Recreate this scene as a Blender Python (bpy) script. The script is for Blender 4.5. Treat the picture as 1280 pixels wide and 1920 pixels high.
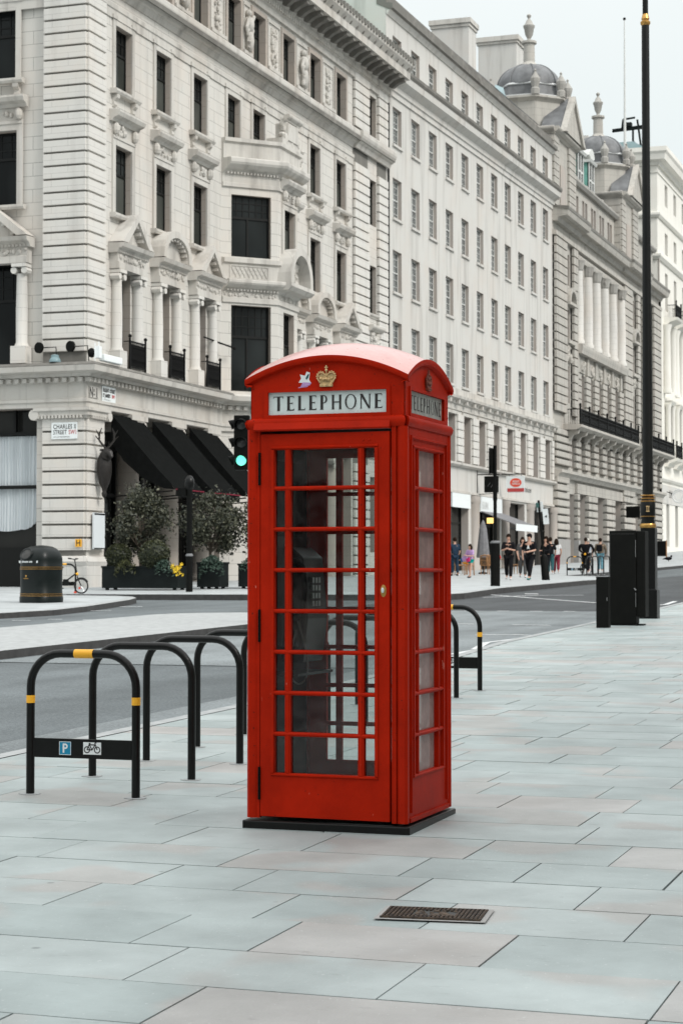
import bpy, bmesh, math, random
from mathutils import Vector, Matrix
R=math.radians; PI=math.pi
rnd=random.Random(7)
sc=bpy.context.scene
C=sc.collection
for o in list(bpy.data.objects): bpy.data.objects.remove(o)

# ------------------------------------------------------------------ camera
cd=bpy.data.cameras.new('camera'); cam=bpy.data.objects.new('camera',cd); C.objects.link(cam)
cam.location=(0,0,1.4); cam.rotation_euler=(R(90+1.85),0,R(19.25))
cd.sensor_fit='HORIZONTAL'; cd.sensor_width=36; cd.lens=3650/1280*36
cd.clip_start=.1; cd.clip_end=2000
cd.dof.use_dof=True; cd.dof.focus_distance=11.0; cd.dof.aperture_fstop=15
sc.camera=cam
sc.view_settings.view_transform='Standard'; sc.view_settings.look='None'
sc.view_settings.exposure=0.0; sc.view_settings.gamma=1
sc.render.resolution_x=682; sc.render.resolution_y=1024
# ------------------------------------------------------------------ overcast sky + soft sun
W=bpy.data.worlds.new('World'); sc.world=W; W.use_nodes=True
nt=W.node_tree; nt.nodes.clear()
def NN(nt,t,**k):
    n=nt.nodes.new(t)
    for a,b in k.items(): setattr(n,a,b)
    return n
wo=NN(nt,'ShaderNodeOutputWorld'); bg=NN(nt,'ShaderNodeBackground'); bg2=NN(nt,'ShaderNodeBackground'); add=NN(nt,'ShaderNodeAddShader')
sky=NN(nt,'ShaderNodeTexSky'); sky.sky_type='NISHITA'; sky.sun_disc=False
SUN_EL=R(40); SUN_AZ=R(112)   # compass bearing of the sun (0 = +Y, clockwise)
sky.sun_elevation=SUN_EL; sky.sun_rotation=SUN_AZ; sky.dust_density=4
bg.inputs[1].default_value=.008
nt.links.new(sky.outputs[0],bg.inputs[0])
tc=NN(nt,'ShaderNodeTexCoord'); sp=NN(nt,'ShaderNodeSeparateXYZ'); nt.links.new(tc.outputs['Generated'],sp.inputs[0])
cr=NN(nt,'ShaderNodeValToRGB'); e=cr.color_ramp.elements
e[0].position=0.0; e[0].color=(.74,.80,.80,1)
e[1].position=1.0; e[1].color=(2.2,2.23,2.23,1)
e2=e.new(.20); e2.color=(.835,.90,.895,1)
e3=e.new(.34); e3.color=(.91,.955,.95,1)
e4=e.new(.5); e4.color=(1.25,1.29,1.29,1)
nz=NN(nt,'ShaderNodeTexNoise'); nz.inputs['Scale'].default_value=2.2; nz.inputs['Detail'].default_value=4
nt.links.new(tc.outputs['Generated'],nz.inputs[0])
mr=NN(nt,'ShaderNodeMapRange'); mr.inputs[1].default_value=.3; mr.inputs[2].default_value=.7; mr.inputs[3].default_value=.95; mr.inputs[4].default_value=1.04
nt.links.new(nz.outputs[0],mr.inputs[0]); nt.links.new(sp.outputs['Z'],cr.inputs[0]); nt.links.new(cr.outputs[0],bg2.inputs[0]); nt.links.new(mr.outputs[0],bg2.inputs[1])
nt.links.new(bg.outputs[0],add.inputs[0]); nt.links.new(bg2.outputs[0],add.inputs[1]); nt.links.new(add.outputs[0],wo.inputs[0])
sd=bpy.data.lights.new('sun','SUN'); sun=bpy.data.objects.new('sun',sd); C.objects.link(sun)
sd.energy=2.3; sd.angle=R(18); sd.color=(1,.965,.92)
sv=Vector((math.sin(SUN_AZ)*math.cos(SUN_EL),math.cos(SUN_AZ)*math.cos(SUN_EL),math.sin(SUN_EL)))
sun.rotation_euler=sv.to_track_quat('Z','Y').to_euler(); sun.location=(0,-5,60)

# ------------------------------------------------------------------ materials
M={}
def mat(name,col,rough=.6,metal=0,spec=.5,coat=0,noise=0,nscale=3,bump=0,bscale=40,col2=None,n2=None,emit=None,estr=1):
    m=bpy.data.materials.new(name); m.use_nodes=True; t=m.node_tree; b=t.nodes['Principled BSDF']
    b.inputs['Base Color'].default_value=(*col,1); b.inputs['Roughness'].default_value=rough; b.inputs['Metallic'].default_value=metal
    b.inputs['Specular IOR Level'].default_value=spec; b.inputs['Coat Weight'].default_value=coat; b.inputs['Coat Roughness'].default_value=.12
    tcn=NN(t,'ShaderNodeTexCoord')
    if noise or col2:
        n=NN(t,'ShaderNodeTexNoise'); n.inputs['Scale'].default_value=nscale; n.inputs['Detail'].default_value=6; n.inputs['Roughness'].default_value=.6
        t.links.new(tcn.outputs['Object'],n.inputs[0])
        mx=NN(t,'ShaderNodeMix',data_type='RGBA'); r=NN(t,'ShaderNodeMapRange'); r.inputs[1].default_value=.35; r.inputs[2].default_value=.65
        t.links.new(n.outputs[0],r.inputs[0]); t.links.new(r.outputs[0],mx.inputs[0])
        c2=col2 or tuple(max(0,c*(1-noise)) for c in col)
        mx.inputs[6].default_value=(*col,1); mx.inputs[7].default_value=(*c2,1); t.links.new(mx.outputs[2],b.inputs['Base Color'])
    if bump:
        n=NN(t,'ShaderNodeTexNoise'); n.inputs['Scale'].default_value=bscale; n.inputs['Detail'].default_value=5
        t.links.new(tcn.outputs['Object'],n.inputs[0]); bm=NN(t,'ShaderNodeBump'); bm.inputs['Strength'].default_value=bump; bm.inputs['Distance'].default_value=.01
        t.links.new(n.outputs[0],bm.inputs['Height']); t.links.new(bm.outputs[0],b.inputs['Normal'])
    if emit: b.inputs['Emission Color'].default_value=(*emit,1); b.inputs['Emission Strength'].default_value=estr
    M[name]=m; return m
def stone(name,col,joint=(.46,1.1),jw=.008,dirt=.25,jdark=.6,warm=(.60,.53,.46),bias=.5):
    """ashlar: faint joints, tinted blocks, soft stains and vertical streaks, all in the stone itself"""
    m=bpy.data.materials.new(name); m.use_nodes=True; t=m.node_tree; b=t.nodes['Principled BSDF']; L=t.links.new
    b.inputs['Roughness'].default_value=.85; b.inputs['Specular IOR Level'].default_value=.25
    g=NN(t,'ShaderNodeNewGeometry'); s=NN(t,'ShaderNodeSeparateXYZ'); L(g.outputs['Position'],s.inputs[0])
    ad=NN(t,'ShaderNodeMath',operation='ADD'); L(s.outputs['X'],ad.inputs[0]); L(s.outputs['Y'],ad.inputs[1])
    cb=NN(t,'ShaderNodeCombineXYZ'); L(ad.outputs[0],cb.inputs['X']); L(s.outputs['Z'],cb.inputs['Y'])
    br=NN(t,'ShaderNodeTexBrick'); L(cb.outputs[0],br.inputs[0]); br.inputs['Scale'].default_value=1
    br.inputs['Brick Width'].default_value=joint[1]; br.inputs['Row Height'].default_value=joint[0]; br.inputs['Mortar Size'].default_value=jw; br.inputs['Mortar Smooth'].default_value=.2; br.inputs['Bias'].default_value=-.2
    c2=tuple(col[i]*.93+warm[i]*.05 for i in range(3))
    br.inputs['Color1'].default_value=(*col,1); br.inputs['Color2'].default_value=(*c2,1); br.inputs['Mortar'].default_value=(*[c*jdark for c in col],1)
    n1=NN(t,'ShaderNodeTexNoise'); n1.inputs['Scale'].default_value=.35; n1.inputs['Detail'].default_value=7; n1.inputs['Roughness'].default_value=.65; L(g.outputs['Position'],n1.inputs[0])
    r1=NN(t,'ShaderNodeMapRange'); r1.inputs[1].default_value=.47; r1.inputs[2].default_value=.72; r1.inputs[4].default_value=.75; L(n1.outputs[0],r1.inputs[0])
    m1=NN(t,'ShaderNodeMix',data_type='RGBA'); L(r1.outputs[0],m1.inputs[0]); L(br.outputs[0],m1.inputs[6]); m1.inputs[7].default_value=(*warm,1)
    mp=NN(t,'ShaderNodeMapping'); mp.inputs['Scale'].default_value=(1.6,1.6,.16); L(g.outputs['Position'],mp.inputs[0])
    n2=NN(t,'ShaderNodeTexNoise'); n2.inputs['Scale'].default_value=1.3; n2.inputs['Detail'].default_value=6; L(mp.outputs[0],n2.inputs[0])
    r2=NN(t,'ShaderNodeMapRange'); r2.inputs[1].default_value=.5; r2.inputs[2].default_value=.8; r2.inputs[4].default_value=dirt*2; L(n2.outputs[0],r2.inputs[0])
    m2=NN(t,'ShaderNodeMix',data_type='RGBA'); L(r2.outputs[0],m2.inputs[0]); L(m1.outputs[2],m2.inputs[6]); m2.inputs[7].default_value=(.26,.245,.225,1)
    L(m2.outputs[2],b.inputs['Base Color'])
    n3=NN(t,'ShaderNodeTexNoise'); n3.inputs['Scale'].default_value=9; n3.inputs['Detail'].default_value=5; L(g.outputs['Position'],n3.inputs[0])
    bp=NN(t,'ShaderNodeBump'); bp.inputs['Strength'].default_value=.25; bp.inputs['Distance'].default_value=.02; L(n3.outputs[0],bp.inputs['Height']); L(bp.outputs[0],b.inputs['Normal'])
    M[name]=m; return m
stone('stone_corner',(.555,.54,.505),(.46,1.25),.010,.16,.45,(.60,.54,.48))
stone('stone_quoin',(.595,.582,.55),(.46,1.25),.006,.15,.6,(.62,.57,.51))
stone('stone_trim',(.53,.513,.478),(5,1.6),.006,.45,.6,(.43,.385,.335))
stone('stone_soot_shade',(.17,.165,.15),(5,1.5),.006,.5,.7,(.11,.10,.09))  # soot on the cornices, painted groove shade behind the pier blocks
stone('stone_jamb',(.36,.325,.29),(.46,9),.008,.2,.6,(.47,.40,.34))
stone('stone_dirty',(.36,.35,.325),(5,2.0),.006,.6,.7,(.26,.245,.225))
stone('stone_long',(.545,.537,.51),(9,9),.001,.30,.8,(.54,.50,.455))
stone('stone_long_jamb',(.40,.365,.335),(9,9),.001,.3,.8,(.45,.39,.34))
stone('stone_domed',(.42,.405,.37),(.5,1.4),.010,.45,.6,(.47,.43,.385))
stone('stone_end',(.74,.725,.67),(9,9),.001,.08,.8,(.68,.65,.59))
stone('stone_plinth',(.33,.325,.315),(.8,1.6),.008,.3,.6,(.27,.26,.25))
mat('lead',(.17,.175,.18),.55,0,.4,noise=.45,nscale=1.3)
mat('lead_edge',(.62,.63,.63),.6)
mat('slate',(.10,.105,.11),.6,noise=.4,nscale=2)
mat('copper_green',(.20,.47,.40),.6,noise=.3,nscale=2)
mat('white_paint',(.60,.61,.59),.5,noise=.12,nscale=4)
mat('dark_frame',(.006,.0065,.006),.5,0,.2)
mat('black_paint',(.0048,.0054,.005),.36,0,.22,.08,noise=.3,nscale=14,bump=.12,bscale=60)
mat('black_matte',(.0052,.0056,.005),.6,0,.1,noise=.3,nscale=4)
mat('canvas',(.0085,.0092,.009),1.0,0,.03,noise=.3,nscale=5)
mat('cabinet_paint',(.0062,.0066,.0056),.6,0,.12,noise=.35,nscale=5,bump=.1,bscale=30)
mat('iron',(.005,.005,.005),.6,0,.15)
mat('gold',(.60,.34,.10),.35,.85,noise=.35,nscale=30)
mat('gilt_crown',(.74,.52,.26),.5,.25,noise=.45,nscale=60)
mat('crown_painted',(.22,.055,.03),.5,noise=.4,nscale=40)
mat('yellow_tape',(.85,.42,.02),.5)
mat('sign_white',(.78,.82,.82),.45,noise=.08,nscale=8)
mat('opal_glass',(.66,.75,.74),.25,noise=.12,nscale=12)
mat('opal_side',(.40,.42,.39),.3,noise=.3,nscale=25)
mat('sign_black',(.02,.017,.017),.5)
mat('sign_red',(.45,.05,.05),.5)
mat('sign_blue',(.0,.22,.38),.45)
mat('orange_red',(.72,.07,.03),.5)
mat('planter',(.010,.014,.014),.7,0,.15,noise=.3,nscale=3)
mat('bark',(.16,.13,.10),.9,noise=.4,nscale=12)
mat('yellow_flower',(.80,.55,.03),.7)
mat('wood_chair',(.36,.18,.07),.5,noise=.4,nscale=14)
mat('umbrella_cloth',(.20,.20,.21),.9,noise=.3,nscale=5)
mat('skin',(.50,.29,.21),.55); mat('skin_dark',(.25,.13,.085),.55)
for n,c in dict(black=(.013,.013,.015),navy=(.025,.045,.075),teal=(.04,.12,.13),grey=(.10,.10,.10),white=(.72,.72,.72),jeans=(.16,.34,.42),turq=(.01,.42,.40),purple=(.52,.34,.62),pink=(.70,.05,.20),orange=(.75,.30,.03),camo=(.20,.16,.12),pale=(.52,.56,.62),red=(.55,.04,.03),hair=(.022,.014,.01),whitehair=(.6,.58,.53),blue=(.02,.14,.35),tealshoe=(.08,.22,.22),maroon=(.22,.03,.05)).items():
    mat('cloth_'+n,c,.9,0,.06,noise=.35,nscale=14)
mat('bin_green',(.0045,.008,.0075),.4,0,.22,.06,noise=.25,nscale=9,bump=.08,bscale=30)
mat('rubber',(.012,.012,.012),.8)
mat('steel',(.5,.5,.5),.3,.9)
mat('curtain',(.62,.66,.68),.9)
mat('joint_dark',(.06,.06,.058),.95)
mat('grate_iron',(.035,.028,.024),.6,.3,noise=.6,nscale=25,col2=(.11,.075,.05))
mat('kerb_granite',(.37,.385,.385),.8,noise=.25,nscale=6,bump=.2,bscale=40)
mat('kerb_face',(.055,.055,.055),.85,noise=.4,nscale=5)
mat('line_paint',(.66,.68,.68),.7,noise=.25,nscale=5)
mat('green_lamp',(.1,.8,.6),.3,emit=(.10,1.0,.62),estr=1.0)
mat('green_lamp_core',(.3,1,.8),.3,emit=(.16,1.0,.70),estr=1.25)
mat('lit_lamp',(.9,.6,.2),.3,emit=(1.0,.62,.18),estr=1.2)
mat('lit_white',(.9,.9,.9),.3,emit=(.9,.95,.95),estr=1.0)
mat('dead_lamp',(.03,.03,.03),.2)
mat('phone_grey',(.016,.017,.017),.4,.1,noise=.3,nscale=8)
mat('phone_board',(.010,.010,.010),.45,0,.25,noise=.5,nscale=4)
mat('cord',(.45,.45,.45),.3,.7)
mat('bronze',(.025,.022,.02),.45,.3,noise=.3,nscale=12)
def glassdark(name,col=(.012,.015,.015),rough=.06,var=.03,col2=(.10,.11,.11)):
    m=bpy.data.materials.new(name); m.use_nodes=True; t=m.node_tree; b=t.nodes['Principled BSDF']; L=t.links.new
    b.inputs['Roughness'].default_value=rough; b.inputs['Specular IOR Level'].default_value=.14
    oi=NN(t,'ShaderNodeObjectInfo'); g=NN(t,'ShaderNodeNewGeometry'); mp=NN(t,'ShaderNodeMapping'); mp.inputs['Scale'].default_value=(.9,.9,.5)
    L(g.outputs['Position'],mp.inputs[0]); n=NN(t,'ShaderNodeTexNoise'); n.inputs['Scale'].default_value=.8; n.inputs['Detail'].default_value=1; L(mp.outputs[0],n.inputs[0])
    a=NN(t,'ShaderNodeMath',operation='MULTIPLY_ADD'); L(oi.outputs['Random'],a.inputs[0]); a.inputs[1].default_value=.5; L(n.outputs[0],a.inputs[2])
    r=NN(t,'ShaderNodeMapRange'); r.inputs[1].default_value=.55; r.inputs[2].default_value=1.1; L(a.outputs[0],r.inputs[0])
    mx=NN(t,'ShaderNodeMix',data_type='RGBA'); mx.inputs[6].default_value=(*col,1); mx.inputs[7].default_value=(*col2,1); L(r.outputs[0],mx.inputs[0]); L(mx.outputs[2],b.inputs['Base Color'])
    n2=NN(t,'ShaderNodeTexNoise'); n2.inputs['Scale'].default_value=.7; L(g.outputs['Position'],n2.inputs[0]); bp=NN(t,'ShaderNodeBump'); bp.inputs['Strength'].default_value=.12; bp.inputs['Distance'].default_value=.15; L(n2.outputs[0],bp.inputs['Height']); L(bp.outputs[0],b.inputs['Normal'])
    M[name]=m
glassdark('pane_dark',(.005,.006,.006),col2=(.030,.035,.035)); glassdark('pane_grey',(.022,.027,.028),col2=(.10,.112,.115)); glassdark('pane_shop',(.004,.0045,.0045),.08,col2=(.03,.03,.028)); glassdark('pane_dim',(.022,.026,.023),.08,col2=(.075,.08,.072)); glassdark('pane_green',(.05,.12,.11),.2,col2=(.08,.17,.15))
glassdark('pane_blue',(.16,.24,.26),.12,col2=(.28,.38,.40))
def clearglass(name,tint=(.80,.84,.83),dirt=.05,dcol=(.4,.38,.37),ior=1.5,bs=.25,lo=.4):  # diffuse film: dirt on the clear panes, painted reflection on the side panes
    m=bpy.data.materials.new(name); m.use_nodes=True; t=m.node_tree; t.nodes.clear(); L=t.links.new
    out=NN(t,'ShaderNodeOutputMaterial'); tr=NN(t,'ShaderNodeBsdfTransparent'); tr.inputs[0].default_value=(*tint,1)
    gl=NN(t,'ShaderNodeBsdfGlossy'); gl.inputs['Roughness'].default_value=.02; fr=NN(t,'ShaderNodeFresnel'); fr.inputs[0].default_value=ior
    tcn=NN(t,'ShaderNodeTexCoord')
    bn=NN(t,'ShaderNodeTexNoise'); bn.inputs['Scale'].default_value=5; L(tcn.outputs['Object'],bn.inputs[0]); bp=NN(t,'ShaderNodeBump'); bp.inputs['Strength'].default_value=bs; bp.inputs['Distance'].default_value=.004; L(bn.outputs[0],bp.inputs['Height']); L(bp.outputs[0],gl.inputs['Normal'])
    m1=NN(t,'ShaderNodeMixShader'); L(fr.outputs[0],m1.inputs[0]); L(tr.outputs[0],m1.inputs[1]); L(gl.outputs[0],m1.inputs[2])
    df=NN(t,'ShaderNodeBsdfDiffuse'); df.inputs[0].default_value=(*dcol,1); n=NN(t,'ShaderNodeTexNoise'); n.inputs['Scale'].default_value=14; n.inputs['Detail'].default_value=6
    L(tcn.outputs['Object'],n.inputs[0]); r=NN(t,'ShaderNodeMapRange'); r.inputs[1].default_value=.4; r.inputs[2].default_value=.75; r.inputs[3].default_value=dirt*lo; r.inputs[4].default_value=dirt*2.2; L(n.outputs[0],r.inputs[0])
    m2=NN(t,'ShaderNodeMixShader'); L(r.outputs[0],m2.inputs[0]); L(m1.outputs[0],m2.inputs[1]); L(df.outputs[0],m2.inputs[2]); L(m2.outputs[0],out.inputs[0]); M[name]=m
clearglass('kiosk_glass',(.76,.80,.79),.03,(.4,.38,.37),1.55,.12)
clearglass('kiosk_glass_sheen',(.62,.57,.56),.30,(.52,.37,.345),1.5,.06,1.6)  # pinkish reflection of the building opposite painted into the diffuse film
clearglass('kiosk_glass_side',(.45,.44,.43),.10,(.3,.28,.27))
def redpaint(name,col,chip=.735):
    m=bpy.data.materials.new(name); m.use_nodes=True; t=m.node_tree; b=t.nodes['Principled BSDF']; L=t.links.new
    b.inputs['Roughness'].default_value=.5; b.inputs['Coat Weight'].default_value=.0; b.inputs['Coat Roughness'].default_value=.22; b.inputs['Specular IOR Level'].default_value=.07
    tcn=NN(t,'ShaderNodeTexCoord'); n=NN(t,'ShaderNodeTexNoise'); n.inputs['Scale'].default_value=3.5; n.inputs['Detail'].default_value=8; n.inputs['Roughness'].default_value=.7; L(tcn.outputs['Object'],n.inputs[0])
    r=NN(t,'ShaderNodeMapRange'); r.inputs[1].default_value=.38; r.inputs[2].default_value=.68; L(n.outputs[0],r.inputs[0])
    mx=NN(t,'ShaderNodeMix',data_type='RGBA'); L(r.outputs[0],mx.inputs[0]); mx.inputs[6].default_value=(*col,1); mx.inputs[7].default_value=(*[c*.72 for c in col],1)
    mp=NN(t,'ShaderNodeMapping'); mp.inputs['Scale'].default_value=(1,1,.35); L(tcn.outputs['Object'],mp.inputs[0])
    n2=NN(t,'ShaderNodeTexNoise'); n2.inputs['Scale'].default_value=38; n2.inputs['Detail'].default_value=3; L(mp.outputs[0],n2.inputs[0])
    r2=NN(t,'ShaderNodeMapRange'); r2.inputs[1].default_value=chip; r2.inputs[2].default_value=chip+.02; r2.inputs[4].default_value=.55; L(n2.outputs[0],r2.inputs[0])
    m2=NN(t,'ShaderNodeMix',data_type='RGBA'); L(r2.outputs[0],m2.inputs[0]); L(mx.outputs[2],m2.inputs[6]); m2.inputs[7].default_value=(.62,.26,.20,1)
    n4=NN(t,'ShaderNodeTexNoise'); n4.inputs['Scale'].default_value=55; n4.inputs['Detail'].default_value=4; L(tcn.outputs['Object'],n4.inputs[0])
    r4=NN(t,'ShaderNodeMapRange'); r4.inputs[1].default_value=.69; r4.inputs[2].default_value=.71; r4.inputs[4].default_value=.8; L(n4.outputs[0],r4.inputs[0])
    m4=NN(t,'ShaderNodeMix',data_type='RGBA'); L(r4.outputs[0],m4.inputs[0]); L(m2.outputs[2],m4.inputs[6]); m4.inputs[7].default_value=(.06,.012,.008,1)
    L(m4.outputs[2],b.inputs['Base Color'])
    n3=NN(t,'ShaderNodeTexNoise'); n3.inputs['Scale'].default_value=12; n3.inputs['Detail'].default_value=4; L(tcn.outputs['Object'],n3.inputs[0]); bp=NN(t,'ShaderNodeBump'); bp.inputs['Strength'].default_value=.35; bp.inputs['Distance'].default_value=.004; L(n3.outputs[0],bp.inputs['Height']); L(bp.outputs[0],b.inputs['Normal'])
    M[name]=m
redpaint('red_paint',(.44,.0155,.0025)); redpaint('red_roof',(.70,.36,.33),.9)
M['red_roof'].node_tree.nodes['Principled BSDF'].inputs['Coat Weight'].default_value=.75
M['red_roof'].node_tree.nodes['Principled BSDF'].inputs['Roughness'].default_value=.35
def attrmat(name,cols,rough,bump,speck=0,patch=None):
    m=bpy.data.materials.new(name); m.use_nodes=True; t=m.node_tree; b=t.nodes['Principled BSDF']; L=t.links.new; b.inputs['Roughness'].default_value=rough; b.inputs['Specular IOR Level'].default_value=.35
    at=NN(t,'ShaderNodeAttribute',attribute_name='tint'); cr=NN(t,'ShaderNodeValToRGB'); L(at.outputs['Fac'],cr.inputs[0])
    el=cr.color_ramp.elements; 
    for i,(p,c) in enumerate(cols):
        x=el[i] if i<2 else el.new(p)
        x.position=p; x.color=(*c,1)
    last=cr.outputs[0]; g=NN(t,'ShaderNodeNewGeometry')
    if patch:
        of=NN(t,'ShaderNodeVectorMath',operation='MULTIPLY_ADD'); cb=NN(t,'ShaderNodeCombineXYZ'); L(at.outputs['Fac'],cb.inputs[2]); of.inputs[1].default_value=(1,1,1)
        sc2=NN(t,'ShaderNodeVectorMath',operation='SCALE'); sc2.inputs['Scale'].default_value=37; L(cb.outputs[0],sc2.inputs[0]); L(g.outputs['Position'],of.inputs[0]); L(sc2.outputs[0],of.inputs[2])
        n=NN(t,'ShaderNodeTexNoise'); n.inputs['Scale'].default_value=1.0; n.inputs['Detail'].default_value=2; L(of.outputs[0],n.inputs[0])
        r=NN(t,'ShaderNodeMapRange'); r.inputs[1].default_value=.55; r.inputs[2].default_value=.60; r.inputs[4].default_value=.75; L(n.outputs[0],r.inputs[0])
        mx=NN(t,'ShaderNodeMix',data_type='RGBA'); L(r.outputs[0],mx.inputs[0]); L(last,mx.inputs[6]); mx.inputs[7].default_value=(*patch,1); last=mx.outputs[2]
    n=NN(t,'ShaderNodeTexNoise'); n.inputs['Scale'].default_value=1.7; n.inputs['Detail'].default_value=9; n.inputs['Roughness'].default_value=.62; L(g.outputs['Position'],n.inputs[0])
    r=NN(t,'ShaderNodeMapRange'); r.inputs[1].default_value=.3; r.inputs[2].default_value=.7; r.inputs[3].default_value=.80; r.inputs[4].default_value=1.12; L(n.outputs[0],r.inputs[0])
    mu=NN(t,'ShaderNodeMix',data_type='RGBA',blend_type='MULTIPLY'); mu.inputs[0].default_value=1; L(last,mu.inputs[6]); L(r.outputs[0],mu.inputs[7]); last=mu.outputs[2]
    mp=NN(t,'ShaderNodeMapping'); mp.inputs['Scale'].default_value=(2.2,7,1); L(g.outputs['Position'],mp.inputs[0])
    n4=NN(t,'ShaderNodeTexNoise'); n4.inputs['Scale'].default_value=2.5; n4.inputs['Detail'].default_value=5; n4.inputs['Roughness'].default_value=.7; L(mp.outputs[0],n4.inputs[0])
    r4=NN(t,'ShaderNodeMapRange'); r4.inputs[1].default_value=.62; r4.inputs[2].default_value=.74; r4.inputs[3].default_value=1; r4.inputs[4].default_value=.74; L(n4.outputs[0],r4.inputs[0])
    mu=NN(t,'ShaderNodeMix',data_type='RGBA',blend_type='MULTIPLY'); mu.inputs[0].default_value=1; L(last,mu.inputs[6]); L(r4.outputs[0],mu.inputs[7]); last=mu.outputs[2]
    n5=NN(t,'ShaderNodeTexNoise'); n5.inputs['Scale'].default_value=45; n5.inputs['Detail'].default_value=2; L(g.outputs['Position'],n5.inputs[0])
    r5=NN(t,'ShaderNodeMapRange'); r5.inputs[1].default_value=.70; r5.inputs[2].default_value=.73; r5.inputs[3].default_value=0; r5.inputs[4].default_value=.5; L(n5.outputs[0],r5.inputs[0])
    mw=NN(t,'ShaderNodeMix',data_type='RGBA'); L(r5.outputs[0],mw.inputs[0]); L(last,mw.inputs[6]); mw.inputs[7].default_value=(.55,.57,.57,1); last=mw.outputs[2]
    vo=NN(t,'ShaderNodeTexVoronoi'); vo.inputs['Scale'].default_value=2.6; L(g.outputs['Position'],vo.inputs[0])
    r7=NN(t,'ShaderNodeMapRange'); r7.inputs[1].default_value=.035; r7.inputs[2].default_value=.06; r7.inputs[3].default_value=.62; r7.inputs[4].default_value=1; L(vo.outputs['Distance'],r7.inputs[0])
    mu=NN(t,'ShaderNodeMix',data_type='RGBA',blend_type='MULTIPLY'); mu.inputs[0].default_value=1; L(last,mu.inputs[6]); L(r7.outputs[0],mu.inputs[7]); last=mu.outputs[2]
    n8=NN(t,'ShaderNodeTexNoise'); n8.inputs['Scale'].default_value=.45; n8.inputs['Detail'].default_value=4; n8.inputs['Distortion'].default_value=1.2; L(g.outputs['Position'],n8.inputs[0])
    r8=NN(t,'ShaderNodeMapRange'); r8.inputs[1].default_value=.35; r8.inputs[2].default_value=.65; r8.inputs[3].default_value=.88; r8.inputs[4].default_value=1.06; L(n8.outputs[0],r8.inputs[0])
    mu=NN(t,'ShaderNodeMix',data_type='RGBA',blend_type='MULTIPLY'); mu.inputs[0].default_value=1; L(last,mu.inputs[6]); L(r8.outputs[0],mu.inputs[7]); last=mu.outputs[2]
    L(last,b.inputs['Base Color'])
    n6=NN(t,'ShaderNodeTexNoise'); n6.inputs['Scale'].default_value=60; n6.inputs['Detail'].default_value=6; L(g.outputs['Position'],n6.inputs[0]); bp=NN(t,'ShaderNodeBump'); bp.inputs['Strength'].default_value=bump; bp.inputs['Distance'].default_value=.004; L(n6.outputs[0],bp.inputs['Height']); L(bp.outputs[0],b.inputs['Normal'])
    M[name]=m
attrmat('paving',[(0,(.318,.368,.365)),(1,(.39,.380,.366)),(.84,(.382,.428,.424)),(.86,(.38,.381,.371))],.52,.5,patch=(.368,.358,.343))
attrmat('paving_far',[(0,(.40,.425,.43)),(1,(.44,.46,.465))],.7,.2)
def asphalt(name,col):
    m=mat(name,col,.85,0,.3,noise=.22,nscale=.6,bump=.6,bscale=55); t=m.node_tree; b=t.nodes['Principled BSDF']; L=t.links.new
    src=b.inputs['Base Color'].links[0].from_socket
    g=NN(t,'ShaderNodeNewGeometry'); n=NN(t,'ShaderNodeTexNoise'); n.inputs['Scale'].default_value=38; n.inputs['Detail'].default_value=3; L(g.outputs['Position'],n.inputs[0])
    r=NN(t,'ShaderNodeMapRange'); r.inputs[1].default_value=.3; r.inputs[2].default_value=.7; r.inputs[3].default_value=.7; r.inputs[4].default_value=1.35; L(n.outputs[0],r.inputs[0])
    mu=NN(t,'ShaderNodeMix',data_type='RGBA',blend_type='MULTIPLY'); mu.inputs[0].default_value=1; L(src,mu.inputs[6]); L(r.outputs[0],mu.inputs[7])
    mp=NN(t,'ShaderNodeMapping'); mp.inputs['Scale'].default_value=(1.2,.12,1); L(g.outputs['Position'],mp.inputs[0]); n2=NN(t,'ShaderNodeTexNoise'); n2.inputs['Scale'].default_value=1; n2.inputs['Detail'].default_value=5; L(mp.outputs[0],n2.inputs[0])
    r2=NN(t,'ShaderNodeMapRange'); r2.inputs[1].default_value=.35; r2.inputs[2].default_value=.65; r2.inputs[3].default_value=.82; r2.inputs[4].default_value=1.12; L(n2.outputs[0],r2.inputs[0])
    mv=NN(t,'ShaderNodeMix',data_type='RGBA',blend_type='MULTIPLY'); mv.inputs[0].default_value=1; L(mu.outputs[2],mv.inputs[6]); L(r2.outputs[0],mv.inputs[7]); L(mv.outputs[2],b.inputs['Base Color'])
asphalt('asphalt',(.125,.142,.148)); asphalt('asphalt_dark',(.068,.074,.078)); asphalt('asphalt_pale',(.20,.222,.228))
def leafmat(name,c1,c2):
    m=bpy.data.materials.new(name); m.use_nodes=True; t=m.node_tree; b=t.nodes['Principled BSDF']; L=t.links.new; b.inputs['Roughness'].default_value=.6
    at=NN(t,'ShaderNodeAttribute',attribute_name='tint'); mx=NN(t,'ShaderNodeMix',data_type='RGBA'); L(at.outputs['Fac'],mx.inputs[0]); mx.inputs[6].default_value=(*c1,1); mx.inputs[7].default_value=(*c2,1); L(mx.outputs[2],b.inputs['Base Color']); M[name]=m
leafmat('olive_leaf',(.014,.019,.010),(.13,.13,.08)); leafmat('box_leaf',(.012,.018,.006),(.07,.075,.02)); leafmat('fern_leaf',(.015,.032,.022),(.07,.12,.09))

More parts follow.
